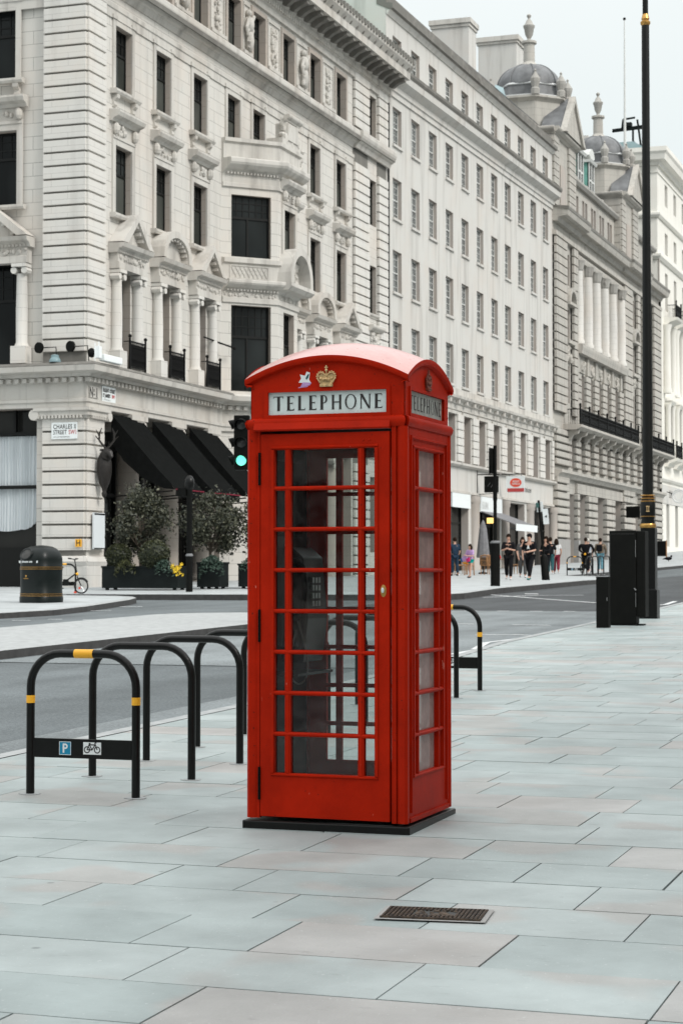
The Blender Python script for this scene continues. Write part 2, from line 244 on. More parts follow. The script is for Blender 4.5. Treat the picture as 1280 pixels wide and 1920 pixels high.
# ------------------------------------------------------------------ mesh helpers
class Fr:
    """facade frame: a runs along the wall, d outwards, z up"""
    def __init__(s,ox=0,oy=0,ang=0,oz=0): s.ox,s.oy,s.oz=ox,oy,oz; s.ang=ang; s.c,s.s=math.cos(ang),math.sin(ang)
    def P(s,a,d,z): return (s.ox+s.c*a+s.s*d, s.oy+s.s*a-s.c*d, s.oz+z)
I0=Fr()
class YFr(Fr):
    def P(s,a,d,z): return (a,d,z)
I=YFr()
FR=Fr(-30,0,PI/2); FL=Fr(0,59.5,0)
class MB:
    def __init__(s): s.v=[];s.f=[];s.m=[];s.cur=0;s.t=None
    def add(s,vs,fs):
        b=len(s.v); s.v+=vs
        for f in fs: s.f.append(tuple(i+b for i in f)); s.m.append(s.cur)
        return s
    def box(s,f,a0,a1,d0,d1,z0,z1):
        s.add([f.P(a,d,z) for z in (z0,z1) for d in (d0,d1) for a in (a0,a1)],[(0,1,3,2),(4,6,7,5),(0,4,5,1),(2,3,7,6),(0,2,6,4),(1,5,7,3)]); return s
    def quad(s,a,b,c,d): s.add([a,b,c,d],[(0,1,2,3)]); return s
    def prof(s,f,a0,a1,pr,k0=0,k1=0,da=0):
        """pr: (d,z) outline swept from a0 to a1, k mitres"""
        n=len(pr); vs=[f.P(a0-(d-da)*k0,d,z) for d,z in pr]+[f.P(a1+(d-da)*k1,d,z) for d,z in pr]
        fs=[(i,(i+1)%n,n+(i+1)%n,n+i) for i in range(n)]+[tuple(range(n))[::-1],tuple(range(n,2*n))]
        s.add(vs,fs); return s
    def poly(s,f,pts,d0,d1):
        """outline in (a,z), extruded d0..d1"""
        n=len(pts); vs=[f.P(a,d0,z) for a,z in pts]+[f.P(a,d1,z) for a,z in pts]
        s.add(vs,[tuple(range(n)),tuple(range(n,2*n))[::-1]]+[(i,(i+1)%n,n+(i+1)%n,n+i) for i in range(n)]); return s
    def polyz(s,pts,z0,z1):
        n=len(pts); s.add([(x,y,z0) for x,y in pts]+[(x,y,z1) for x,y in pts],[tuple(range(n))[::-1],tuple(range(n,2*n))]+[(i,(i+1)%n,n+(i+1)%n,n+i) for i in range(n)]); return s
    def row(s,f,a0,a1,step,w,d0,d1,z0,z1):
        n=max(1,int((a1-a0)/step)); st=(a1-a0)/n
        for i in range(n):
            c=a0+(i+.5)*st; s.box(f,c-w/2,c+w/2,d0,d1,z0,z1)
        return s
    def quoins(s,f,a0,a1,z0,z1,d,pitch=.46,gap=.05,k0=0,k1=0,da=0,back=-.02):
        n=max(1,int(round((z1-z0)/pitch))); st=(z1-z0)/n
        for i in range(n):
            a=z0+i*st; s.prof(f,a0,a1,[(back,a+gap/2),(d,a+gap/2),(d,a+st-gap/2),(back,a+st-gap/2)],k0,k1,da)
        return s
    def wall(s,f,a0,a1,z0,z1,ops,rec,d=0,jm=None,bm_=None):
        As=sorted({a0,a1}|{x for o in ops for x in o[:2]}); Zs=sorted({z0,z1}|{x for o in ops for x in o[2:4]})
        As=[a for a in As if a0<=a<=a1]; Zs=[z for z in Zs if z0<=z<=z1]
        for i in range(len(As)-1):
            run=None
            for j in range(len(Zs)-1):
                ca=(As[i]+As[i+1])/2; cz=(Zs[j]+Zs[j+1])/2
                hole=any(o[0]<ca<o[1] and o[2]<cz<o[3] for o in ops)
                if not hole:
                    if run is None: run=Zs[j]
                if (hole or j==len(Zs)-2) and run is not None:
                    top=Zs[j] if hole else Zs[j+1]
                    s.quad(f.P(As[i],d,run),f.P(As[i+1],d,run),f.P(As[i+1],d,top),f.P(As[i],d,top)); run=None
        old=s.cur
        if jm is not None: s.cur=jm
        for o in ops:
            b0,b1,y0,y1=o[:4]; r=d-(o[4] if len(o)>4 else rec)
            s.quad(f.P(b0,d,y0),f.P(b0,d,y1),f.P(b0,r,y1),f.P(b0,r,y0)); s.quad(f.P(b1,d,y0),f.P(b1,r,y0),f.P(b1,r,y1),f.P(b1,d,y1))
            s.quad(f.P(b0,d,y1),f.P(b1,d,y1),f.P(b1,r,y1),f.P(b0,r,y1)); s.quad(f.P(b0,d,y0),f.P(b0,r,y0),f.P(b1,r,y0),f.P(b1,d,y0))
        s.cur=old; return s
    def tube(s,pts,r,n=8,close=False,caps=True):
        pts=[Vector(p) for p in pts]; m=len(pts); rr=r if isinstance(r,(list,tuple)) else [r]*m; vs=[]; up=None
        for i,p in enumerate(pts):
            if close: t=(pts[(i+1)%m]-pts[i-1])
            else: t=(pts[min(i+1,m-1)]-pts[max(i-1,0)])
            if t.length<1e-9: t=Vector((0,0,1))
            t.normalize()
            if up is None:
                up=Vector((0,0,1)) if abs(t.z)<.9 else Vector((1,0,0))
            x=up-t*up.dot(t)
            if x.length<1e-6: x=t.orthogonal()
            x.normalize(); up=x; y=t.cross(x)
            for k in range(n):
                a=2*PI*k/n; vs.append(tuple(p+(x*math.cos(a)+y*math.sin(a))*rr[i]))
        fs=[]
        for i in range(m if close else m-1):
            j=(i+1)%m
            for k in range(n): fs.append((i*n+k,i*n+(k+1)%n,j*n+(k+1)%n,j*n+k))
        if caps and not close: fs+= [tuple(range(n))[::-1],tuple(range((m-1)*n,m*n))]
        s.add(vs,fs); return s
    def lathe(s,pr,c=(0,0,0),n=16,ph=0,sx=1,sy=1):
        vs=[];fs=[]
        for r,z in pr:
            for k in range(n):
                a=2*PI*k/n+ph; vs.append((c[0]+r*sx*math.cos(a),c[1]+r*sy*math.sin(a),c[2]+z))
        for i in range(len(pr)-1):
            for k in range(n): fs.append((i*n+k,i*n+(k+1)%n,(i+1)*n+(k+1)%n,(i+1)*n+k))
        fs+=[tuple(range(n))[::-1],tuple(range((len(pr)-1)*n,len(pr)*n))]
        s.add(vs,fs); return s
    def ball(s,c,r,n=10,h=6,sx=1,sy=1,sz=1,jit=0,rg=None):
        pr=[(r*math.sin(PI*i/h),-r*math.cos(PI*i/h)*sz) for i in range(h+1)]; pr[0]=(r*.02,-r*sz); pr[-1]=(r*.02,r*sz)
        b=len(s.v); s.lathe(pr,c,n,0,sx,sy)
        if jit:
            for i in range(b,len(s.v)):
                v=s.v[i]; s.v[i]=tuple(v[k]+(rg or rnd).uniform(-jit,jit) for k in range(3))
        return s
    def build(s,name,m,parent=None,smooth=False,bevel=0,recalc=True,kind=None):
        me=bpy.data.meshes.new(name); me.from_pydata(s.v,[],s.f)
        ms=m if isinstance(m,(list,tuple)) else [m]
        for x in ms: me.materials.append(M[x])
        if len(ms)>1: me.polygons.foreach_set('material_index',s.m)
        if s.t is not None:
            at=me.attributes.new('tint','FLOAT','FACE'); at.data.foreach_set('value',s.t)
        if recalc:
            b=bmesh.new(); b.from_mesh(me); bmesh.ops.recalc_face_normals(b,faces=b.faces); b.to_mesh(me); b.free()
        if smooth:
            me.polygons.foreach_set('use_smooth',[True]*len(me.polygons)); me.set_sharp_from_angle(angle=R(38))
        me.update()
        o=bpy.data.objects.new(name,me); C.objects.link(o)
        if bevel:
            bv=o.modifiers.new('bevel','BEVEL'); bv.width=bevel; bv.segments=2; bv.limit_method='ANGLE'; bv.angle_limit=R(40)
        if parent is not None: setp(o,parent)
        if kind: o['kind']=kind
        return o
def setp(o,p):
    o.parent=p
    L=p.location; q=p
    if p.get('_local'): return
    o.matrix_parent_inverse=worldm(p).inverted()
def worldm(o):
    m=Matrix.LocRotScale(o.location,o.rotation_euler,o.scale)
    if o.parent is not None: m=worldm(o.parent)@o.matrix_parent_inverse@m
    return m
def root(name,loc,label,cat,group=None,rz=0,local=True):
    o=bpy.data.objects.new(name,None); C.objects.link(o); o.location=loc; o.rotation_euler=(0,0,rz); o.empty_display_size=.3
    o['label']=label; o['category']=cat
    if group: o['group']=group
    LOCAL[o.name]=local
    return o
LOCAL={}
NOSPLIT={'wall','curtain','glazing','pane','bay','window_frame','relief_panel','carved_crest','window_surround','pediment','railing','pier_window_dressing'}
def clusters(mb,tol=.13):
    """separate bodies of one mesh, by touching bounding boxes"""
    n=len(mb.v); par=list(range(n))
    def find(i):
        while par[i]!=i: par[i]=par[par[i]]; i=par[i]
        return i
    for f in mb.f:
        a=find(f[0])
        for i in f[1:]: par[find(i)]=a
    bb={}
    for i,v in enumerate(mb.v):
        k=find(i)
        b=bb.get(k)
        if b is None: bb[k]=[list(v),list(v)]
        else:
            for c in range(3): b[0][c]=min(b[0][c],v[c]); b[1][c]=max(b[1][c],v[c])
    ks=list(bb); grp={k:k for k in ks}
    def gf(k):
        while grp[k]!=k: grp[k]=grp[grp[k]]; k=grp[k]
        return k
    ks.sort(key=lambda k:bb[k][0][1])
    for i,a in enumerate(ks):
        A=bb[a]
        for b in ks[i+1:]:
            B=bb[b]
            if B[0][1]>A[1][1]+tol: break
            if gf(a)!=gf(b) and all(A[0][c]<=B[1][c]+tol and B[0][c]<=A[1][c]+tol for c in range(3)): grp[gf(a)]=gf(b)
    groups={}
    for j,f in enumerate(mb.f): groups.setdefault(gf(find(f[0])),[]).append(j)
    if len(groups)<2 or len(groups)>95: clusters.first=mb; return [mb]
    out=[]
    for g in groups.values():
        q=MB(); mp={}
        for j in g:
            nf=[]
            for i in mb.f[j]:
                if i not in mp: mp[i]=len(q.v); q.v.append(mb.v[i])
                nf.append(mp[i])
            q.f.append(tuple(nf)); q.m.append(mb.m[j])
        out.append(q)
    clusters.first=out[0]; return out
def P(mb,name,m,parent,**k):
    """part: world-coordinate mesh under a static root, or local-coordinate mesh under a local root"""
    if parent is not None and not ROOTLOCAL(parent) and name not in NOSPLIT and mb.t is None:
        for q in clusters(mb,.22 if name in('rusticated_pier','quoins','column') else .13)[1:]:
            o2=q.build(name,m,None,**k); o2.parent=parent
            if parent is ROOTOF(parent): o2.matrix_parent_inverse=Matrix.Translation(-Vector(parent.location))
        mb=clusters.first
    o=mb.build(name,m,None,**k); o.parent=parent
    if not ROOTLOCAL(parent): o.matrix_parent_inverse=Matrix.Translation(-Vector(ROOTOF(parent).location)) if parent is ROOTOF(parent) else Matrix()
    return o
def ROOTOF(o):
    while o.parent is not None: o=o.parent
    return o
def ROOTLOCAL(o): return LOCAL.get(ROOTOF(o).name,True)
def tag(o,label,cat,group=None,kind=None):
    o['label']=label; o['category']=cat
    if group: o['group']=group
    if kind: o['kind']=kind
    return o
def copytree(o,parent=None):
    c=o.copy(); C.objects.link(c); c.parent=parent
    for ch in list(o.children): copytree(ch,c)
    return c
def text_mb(txt,size,f,a,d,z,thick=.004,xs=1.0,align='LEFT',bold=.003):
    cu=bpy.data.curves.new('t','FONT'); cu.body=txt; cu.size=size; cu.align_x=align; cu.resolution_u=3; cu.space_character=1.06; cu.offset=bold
    ob=bpy.data.objects.new('t',cu); C.objects.link(ob); dg=bpy.context.evaluated_depsgraph_get(); me=bpy.data.meshes.new_from_object(ob.evaluated_get(dg))
    mb=MB(); mb.add([f.P(a+v.co.x*xs,d,z+v.co.y) for v in me.vertices],[tuple(p.vertices) for p in me.polygons])
    bpy.data.objects.remove(ob); bpy.data.curves.remove(cu); bpy.data.meshes.remove(me); return mb
def merge(a,b,mi=None):
    k=len(a.v); a.v+=b.v
    for f,m in zip(b.f,b.m): a.f.append(tuple(i+k for i in f)); a.m.append(m if mi is None else mi)
    return a

# ------------------------------------------------------------------ ground heights
HN=[(-60,-1.155),(30,.33),(36,.5),(48,.72),(60,.98),(72,1.18),(90,1.36),(104,1.56),(132,2.15),(170,3.2),(200,4.1),(320,8)]
def hp(Y):
    for (a,b),(c,d) in zip(HN,HN[1:]):
        if Y<=c: return b+(d-b)*(Y-a)/(c-a)
    return 8
def hn(Y): return .0165*(Y-10) if Y<62 else .0165*52+(hp(Y)-hp(62))*1.0
def hroad(Y): return (hn(Y)-.05) if Y<45 else (hn(Y)-.05)*(1-min(1,(Y-45)/20))+(hp(Y)-.17)*min(1,(Y-45)/20)
def interp(N,Y):
    if Y<=N[0][0]: return N[0][1]
    for (a,b),(c,d) in zip(N,N[1:]):
        if Y<=c: return b+(d-b)*(Y-a)/(c-a)
    return N[-1][1]
NEARK=[(-60,-7.25),(20,-7.28),(26,-7.5),(30,-7.85),(45,-8.2),(51,-8.4),(60,-8.0),(90,-7.2),(320,-7.2)]
FARK=[(-60,-21.6),(36,-21.6),(38.5,-21.45),(40.5,-21.2),(43,-21.6),(45.8,-22.3),(48,-22.85),(49.6,-23.4),(50.6,-24.0),(51.2,-24.8),(51.5,-25.8),(51.6,-27.0),(52.4,-27.0),(52.6,-24.0),(53.0,-18),(53.4,-15.6),(54.6,-15.3),(59.8,-15.6),(75,-15.5),(84,-15.6),(90,-20.3),(104,-20.8),(125,-20.5),(320,-20.5)]
def ys(a,b,extra=(),step=4):
    s={a,b}|{y for y in extra if a<y<b}; y=a
    while y<b: s.add(round(y,3)); y+=step
    return sorted(s)
def sheet(x0,x1,Ys,h,dz=0,seg=1):
    m=MB()
    for i in range(len(Ys)-1):
        y,w=Ys[i],Ys[i+1]; f0=x0 if callable(x0) else (lambda t:x0); f1=x1 if callable(x1) else (lambda t:x1)
        m.quad((f0(y),y,h(y)+dz),(f1(y),y,h(y)+dz),(f1(w),w,h(w)+dz),(f0(w),w,h(w)+dz))
    return m
hy=[n[0] for n in HN]
sheet(-420,420,ys(-60,320,hy,20),lambda y:hroad(y)-.5).build('ground','asphalt_dark',kind='structure')
sheet(-70,lambda y:interp(NEARK,y)+.01,ys(-60,320,hy+[20,26,30,51,60]),hroad).build('road','asphalt',kind='structure')
rd=sheet(-16.6,lambda y:interp(NEARK,y)-.02,ys(45.2,200,hy+[51,60]),hroad,.004)
rd.build('road_resurfaced','asphalt_dark',kind='structure')
sheet(-13.6,lambda y:interp(NEARK,y)-.03,ys(24.0,45.19,hy+[26,30]),hroad,.008).build('road_crossing_table','asphalt_pale',kind='structure')
sheet(lambda y:interp(NEARK,y)-.62,lambda y:interp(NEARK,y)-.02,ys(-60,24,[20]),hroad,.004).build('road_channel','asphalt_pale',kind='structure')
# near footway: jointed slabs. first courses measured, the rest random
JX={5.84:[-4.9,-3.7,-2.74,-1.17,-.2],5.2:[-4.4,-3.2,-1.79,-.6],6.40:[-5.2,-4.2,-3.07,-2.11,-1.165,-.2],7.0:[-5.6,-4.45,-3.33,-2.83,-1.91,-.7],7.62:[-4.95,-4.04,-3.06,-2.33,-1.49,-.6],8.21:[-5.6,-4.8,-3.885,-3.39,-2.615,-1.82,-.9],8.79:[-5.5,-4.695,-3.715,-2.79,-2.235,-1.54,-.5],9.36:[-5.9,-5.025,-4.27,-3.49,-2.63,-1.905,-1.0],10.0:[-5.4,-4.6,-3.6,-2.205,-1.2,-.3]}
cy=sorted(JX); y=10.62; courses=[]
y0=5.2
while y0>1: y0-=.6; JX[round(y0,2)]=None
cy=sorted(JX)
while y<62: cy.append(round(y,2)); y+=.6
cy.append(round(y,2))
sl=MB(); sl.t=[]
rp=random.Random(3)
def slab(x0,x1,y0,y1,tint,g=.0035):
    g=rp.choice([.0028,.0035,.0035,.0045,.006])
    b=len(sl.v); z=[hn(y0+g),hn(y1-g)]; j=rp.uniform(-.0012,.0012)
    xs=(x0+g,x1-g)
    sl.v+= [(xs[0],y0+g,z[0]+j),(xs[1],y0+g,z[0]+j),(xs[1],y1-g,z[1]+j),(xs[0],y1-g,z[1]+j),(xs[0],y0+g,z[0]-.02),(xs[1],y0+g,z[0]-.02),(xs[1],y1-g,z[1]-.02),(xs[0],y1-g,z[1]-.02)]
    for f in [(0,1,2,3),(0,4,5,1),(1,5,6,2),(2,6,7,3),(3,7,4,0)]: sl.f.append(tuple(i+b for i in f)); sl.m.append(0); sl.t.append(tint)
WARM={(7.0,-2.83):.9,(5.84,-2.74):.92,(6.4,-1.165):.88,(9.36,-1.905):.87}
for i in range(len(cy)-1):
    a,b=cy[i],cy[i+1]; kx=interp(NEARK,(a+b)/2)+.16
    known=JX.get(a)
    if known: xs=[x for x in known if x>kx+.2]; x=xs[0]; 
    else: xs=[]; x=kx+rp.uniform(.5,1.2); xs=[x]
    while xs[0]>kx+1.1: xs.insert(0,round(xs[0]-rp.uniform(.6,1.1),3))
    xs.insert(0,kx); x=xs[-1]
    lim=5.5
    while x<lim: x+=rp.choice([.6,.75,.9,.9,1.05,1.2]); xs.append(round(x,3))
    for u,v in zip(xs,xs[1:]):
        t=rp.random(); t=t*.84 if t<.92 else .87+(t-.92)*1.2
        if a<9.3 and t>.84: t=.8-(t-.84)
        if (a,u) in WARM: t=WARM[(a,u)]
        slab(u,v,a,b,t)
sl.build('footway','paving',recalc=False,kind='structure')
sheet(lambda y:interp(NEARK,y)+.15,14,ys(-60,62,[20,26,30,51,60]),hn,-.012).build('footway_bed','joint_dark',kind='structure')
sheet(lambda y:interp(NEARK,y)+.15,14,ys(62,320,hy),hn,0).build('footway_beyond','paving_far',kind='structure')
k=MB()
Ys=ys(-20,200,[n[0] for n in NEARK],3)
for y,w in zip(Ys,Ys[1:]):
    a,b=interp(NEARK,y),interp(NEARK,w)
    k.quad((a,y,hn(y)+.002),(a+.148,y,hn(y)+.002),(b+.148,w,hn(w)+.002),(b,w,hn(w)+.002)); k.quad((a,y,hn(y)+.002),(a,y,hroad(y)-.05),(b,w,hroad(w)-.05),(b,w,hn(w)+.002))
k.build('kerb','kerb_granite',kind='structure')
# far footway
fy=ys(-60,320,hy+[n[0] for n in FARK],3)
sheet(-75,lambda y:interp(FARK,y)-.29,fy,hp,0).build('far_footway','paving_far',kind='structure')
k=MB()
for y,w in zip(fy,fy[1:]):
    a,b=interp(FARK,y),interp(FARK,w); k.cur=0
    k.quad((a-.3,y,hp(y)+.003),(a,y,hp(y)+.003),(b,w,hp(w)+.003),(b-.3,w,hp(w)+.003)); k.cur=1
    k.quad((a,y,hp(y)+.003),(a,y,hroad(y)-.1),(b,w,hroad(w)-.1),(b,w,hp(w)+.003))
k.build('far_kerb',['kerb_granite','kerb_face'],kind='structure')
# traffic island between the carriageways
isl=MB(); isl.t=None
IX0,IX1=-17.7,-13.75; iy=ys(-10,38.4,[30,36],2)
isl.cur=0
for y,w in zip(iy,iy[1:]):
    x1=IX1-.0*y; zt=lambda q:hn(q)+.075
    isl.cur=0; isl.quad((IX0,y,zt(y)),(x1,y,zt(y)),(x1,w,zt(w)),(IX0,w,zt(w)))
    isl.cur=1; isl.quad((x1,y,zt(y)),(x1,y,hroad(y)-.1),(x1,w,hroad(w)-.1),(x1,w,zt(w))); isl.quad((IX0,y,zt(y)),(IX0,w,zt(w)),(IX0,w,hroad(w)-.1),(IX0,y,hroad(y)-.1))
y=iy[-1]; cpts=[(IX1,y)]+[((IX0+IX1)/2+(IX1-IX0)/2*math.cos(t*PI/8),y+1.6*math.sin(t*PI/8)) for t in range(1,8)]+[(IX0,y)]
isl.cur=0; isl.add([(x,q,hn(q)+.075) for x,q in cpts],[tuple(range(len(cpts)))]); isl.cur=1
for (x,q),(x2,q2) in zip(cpts,cpts[1:]): isl.quad((x,q,hn(q)+.075),(x,q,hroad(q)-.1),(x2,q2,hroad(q2)-.1),(x2,q2,hn(q2)+.075))
isl.build('traffic_island_paving',['kerb_granite','kerb_face'],kind='structure')
# painted lines
ln=MB()
def line(x0,y0,x1,y1,w=.1,dz=.014):
    d=Vector((x1-x0,y1-y0)); n=Vector((-d.y,d.x)).normalized()*w/2
    k=max(1,int(d.length/4))
    for i in range(k):
        p=Vector((x0,y0))+d*i/k; q=Vector((x0,y0))+d*(i+1)/k
        z=lambda v:hroad(v.y)+dz
        ln.quad(*[(v.x,v.y,z(v)) for v in (p-n,p+n,q+n,q-n)])
line(-20.5,32.6,-18.2,33.4,.12); line(-18.2,33.4,-17.9,34.2,.12)
line(-15.6,58.6,-10.96,51.9,.14); line(-10.96,51.9,-8.9,49.7,.14); line(-8.9,49.7,-8.75,50.6,.14); line(-8.75,50.6,-8.95,53.3,.14); line(-15.1,56.0,-13.9,58.2,.16); line(-13.9,58.2,-12.6,58.4,.12)
line(-14.7,59.5,-14.3,59.6,.5)
line(-9.5,37.4,-8.7,37.3,.14); line(-10.9,37.6,-10.35,37.6,.14); line(-8.45,33.4,-7.95,33.1,.1); line(-8.35,33.3,-9.1,33.2,.1); line(-7.85,28.6,-8.2,30.6,.12); line(-8.2,30.6,-7.95,32.6,.1); line(-7.75,27.2,-7.72,28.7,.25)
for i in range(5): line(-12.6+i*.8,45.0,-12.3+i*.8,45.0,.18)
line(-20.6,37.4,-20.2,37.5,.12); line(-20.1,38.1,-19.8,38.2,.12); line(-19.2,38.0,-18.9,38.1,.12); line(-22.4,46.5,-21.8,46.6,.2); line(-21.8,43.2,-21.3,43.7,.12)
for i in range(5): line(-15+i*.9,96,-14.6+i*.9,96,.4); line(-13+i*.9,84+i*2,-12.6+i*.9,84+i*2,.2)
ln.build('road_markings','line_paint',kind='structure')

# ================================================================== BUILDINGS
WC={}
def win_mesh(style,w,h):
    """shared meshes: frame + pane, local: x 0..w, z 0..h, front at y=0, facing -y"""
    key=(style,round(w,2),round(h,2))
    if key in WC: return WC[key]
    f=MB(); p=MB(); fm,pm=dict(dark=('dark_frame','pane_dark'),white=('white_paint','pane_grey'),grey=('stone_long_jamb','pane_dark'),bay=('dark_frame','pane_dark'),shop=('dark_frame','pane_shop'))[style]
    t=.07 if style!='white' else .065
    f.box(I0,0,t,-.03,.03,0,h); f.box(I0,w-t,w,-.03,.03,0,h); f.box(I0,t,w-t,-.03,.03,0,t); f.box(I0,t,w-t,-.03,.03,h-t,h)
    if style=='dark':
        f.box(I0,t,w-t,-.03,.04,h*.62-.04,h*.62+.04)
        for i in (1,2,3): f.box(I0,w*i/4-.014,w*i/4+.014,-.02,.02,h*.62+.04,h-t)
        f.box(I0,t,w-t,-.021,.021,h*.81-.014,h*.81+.014)
    elif style in('white','grey'):
        f.box(I0,w/2-.035,w/2+.035,-.03,.035,t,h-t); f.box(I0,t,w/2-.035,-.03,.045,h*.5-.03,h*.5+.03); f.box(I0,w/2+.035,w-t,-.03,.045,h*.5-.03,h*.5+.03)
        for i in (1,2,4,5): 
            for u0,u1 in ((t,w/2-.035),(w/2+.035,w-t)): f.box(I0,u0,u1,-.02,.02,h*i/6-.010,h*i/6+.010)
        for u in (w*.27,w*.73):
            for v0,v1 in ((t,h*.5-.03),(h*.5+.03,h-t)): f.box(I0,u-.009,u+.009,-.022,.022,v0,v1)
    elif style=='bay':
        f.box(I0,t,w-t,-.03,.045,h*.64-.05,h*.64+.05)
        for i in range(1,6): f.box(I0,w*i/6-.015,w*i/6+.015,-.02,.02,h*.64+.05,h-t)
        for i in (1,2): f.box(I0,t,w-t,-.021,.021,h*(.64+.12*i)-.015,h*(.64+.12*i)+.015)
        f.box(I0,w*.45-.04,w*.45+.04,-.03,.04,t,h*.64-.05)
    elif style=='shop':
        f.box(I0,t,w-t,-.03,.045,h*.72-.05,h*.72+.05); f.box(I0,w*.5-.035,w*.5+.035,-.03,.04,t,h*.72-.05)
    zm=h*(.62 if style in('dark','bay') else .5) ; p.quad((t*.5,.005,zm),(w-t*.5,.005,zm),(w-t*.5,.005,h-t*.5),(t*.5,.005,h-t*.5)); p.cur=1; p.quad((t*.5,.005,t*.5),(w-t*.5,.005,t*.5),(w-t*.5,.005,zm),(t*.5,.005,zm))
    fo=f.build('window',fm); po=p.build('pane',[pm,'pane_dim' if style=='dark' else pm],recalc=False); a,b=fo.data,po.data
    bpy.data.objects.remove(fo); bpy.data.objects.remove(po); WC[key]=(a,b); return WC[key]
def place(me,name,parent,f,a,d,z,inv=True):
    o=bpy.data.objects.new(name,me); C.objects.link(o); o.location=f.P(a,d,z); o.rotation_euler=(0,0,f.ang); o.parent=parent
    o.matrix_parent_inverse=Matrix.Translation(-Vector(ROOTOF(parent).location)); return o
def window(parent,f,a0,a1,z0,z1,d,style='dark',name='window'):
    a,b=win_mesh(style,a1-a0,z1-z0); o=place(a,name,parent,f,a0,d+.035,z0)
    p=bpy.data.objects.new('pane',b); C.objects.link(p); p.parent=o; return o
def bump_panel(m,f,a0,a1,z0,z1,d,n,r,rg,depth=.1):
    for i in range(n):
        c=f.P(rg.uniform(a0,a1),d+rg.uniform(0,depth*.4),rg.uniform(z0,z1)); q=rg.uniform(.5,1)*r
        m.ball(c,q,6,4,1,1,rg.uniform(.6,1.7))
rg=random.Random(11)

# ---- corner building ------------------------------------------------
b1=root('stone_building',(-30,76,.9),'ornate pale stone corner building with rusticated piers, pediments, a canted bay and black awnings','building',local=False)
COR1=[61.65,65.05,68.48,71.9,74.65,78.1,81.5,85.05]
T2=16.55;B2_=14.12; T3=20.8;B3_=18.5
ops=[]
for a in COR1: ops.append((a,a+1.35,B3_,T3)); ops.append((a,a+1.35,22.75,24.9,.3))
ops.append((89.83,91.1,B3_+.1,T3+.05)); ops.append((89.83,91.1,22.9,25.0,.3)); ops.append((89.85,91.1,14.2,16.6)); ops.append((89.9,91.1,10.3,12.9,.4)); ops.append((89.9,91.0,2.5,6.2,.5))
for a in (61.65,65.05,68.48,78.1,81.5,85.05): ops.append((a,a+1.35,B2_,T2)); ops.append((a+.2,a+1.35,8.7,12.1,.35))
ops.append((60.95,71.25,.0,7.1,1.35)); ops.append((77.4,87.3,.0,7.1,1.35))
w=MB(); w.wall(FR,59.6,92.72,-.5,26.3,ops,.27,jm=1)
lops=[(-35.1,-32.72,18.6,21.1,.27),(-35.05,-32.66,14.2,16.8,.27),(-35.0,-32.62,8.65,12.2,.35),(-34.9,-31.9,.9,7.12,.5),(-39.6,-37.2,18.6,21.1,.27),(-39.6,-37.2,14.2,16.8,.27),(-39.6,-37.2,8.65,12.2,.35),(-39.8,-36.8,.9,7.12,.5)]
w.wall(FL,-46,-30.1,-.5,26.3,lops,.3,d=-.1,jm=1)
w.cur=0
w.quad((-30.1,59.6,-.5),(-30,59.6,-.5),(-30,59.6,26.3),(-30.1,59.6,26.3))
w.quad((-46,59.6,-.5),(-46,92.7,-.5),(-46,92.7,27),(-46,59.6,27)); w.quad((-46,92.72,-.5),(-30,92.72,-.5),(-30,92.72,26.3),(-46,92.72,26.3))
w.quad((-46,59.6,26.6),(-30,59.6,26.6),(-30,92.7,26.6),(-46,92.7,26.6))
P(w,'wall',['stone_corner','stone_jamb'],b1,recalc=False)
for a in COR1:
    window(b1,FR,a,a+1.35,B3_,T3,-.27); window(b1,FR,a,a+1.35,22.75,24.9,-.3)
for a0,a1,z0,z1,r in ((89.83,91.1,B3_+.1,T3+.05,.27),(89.83,91.1,22.9,25,.3),(89.85,91.1,14.2,16.6,.27),(89.9,91.1,10.3,12.9,.4),(89.9,91.0,2.5,6.2,.5)): window(b1,FR,a0,a1,z0,z1,-r)
for a in (61.65,65.05,68.48,78.1,81.5,85.05):
    window(b1,FR,a,a+1.35,B2_,T2,-.27); window(b1,FR,a+.2,a+1.35,8.7,12.1,-.35)
for o in lops[:3]+lops[4:7]: window(b1,FL,o[0],o[1],o[2],o[3],-.1-(o[4]),'bay')
# quoin piers
q=MB()
q.quoins(FL,-31.62,-30,9.0,26.0,.09,.459,.07,0,0)     # south face
q.quoins(FR,59.5,60.86,9.0,26.0,.09,.459,.07,0,0)
q.box(I,-30.05,-29.91,59.41,59.55,8.9,26.0) if False else None
q.quoins(FL,-31.6,-30.0,2.2,6.75,.09,.459,.07); q.quoins(FR,59.5,60.8,2.2,6.75,.09,.459,.07)
q.box(FL,-31.62,-29.98,.0,.14,-.5,1.7); q.box(FR,59.34,60.86,.0,.16,-.5,1.7); q.prof(FL,-31.62,-29.85,[(0,1.7),(.15,1.7),(.20,1.85),(.15,2.0),(0,2.05)]); q.prof(FR,59.35,60.86,[(0,1.7),(.15,1.7),(.20,1.85),(.15,2.0),(0,2.05)])
for a0,a1 in ((87.55,89.72),(91.2,92.68)):
    q.quoins(FR,a0,a1,9.0,21.2,.14,.459,.07); q.quoins(FR,a0,a1,22.9,26.0,.14,.459,.07); q.quoins(FR,a0,a1,1,6.75,.14,.459,.07)
P(q,'corner_pier','stone_quoin',b1,bevel=.012)
# solid corner behind the blocks
q=MB(); q.box(I,-31.62,-30.012,59.5,60.85,-.5,26.2); q.box(FR,87.5,89.75,0,.012,1,26); q.box(FR,91.2,92.7,0,.012,1,26); P(q,'pier_core','stone_soot_shade',b1)  # dark backing paints the shade in the grooves between blocks
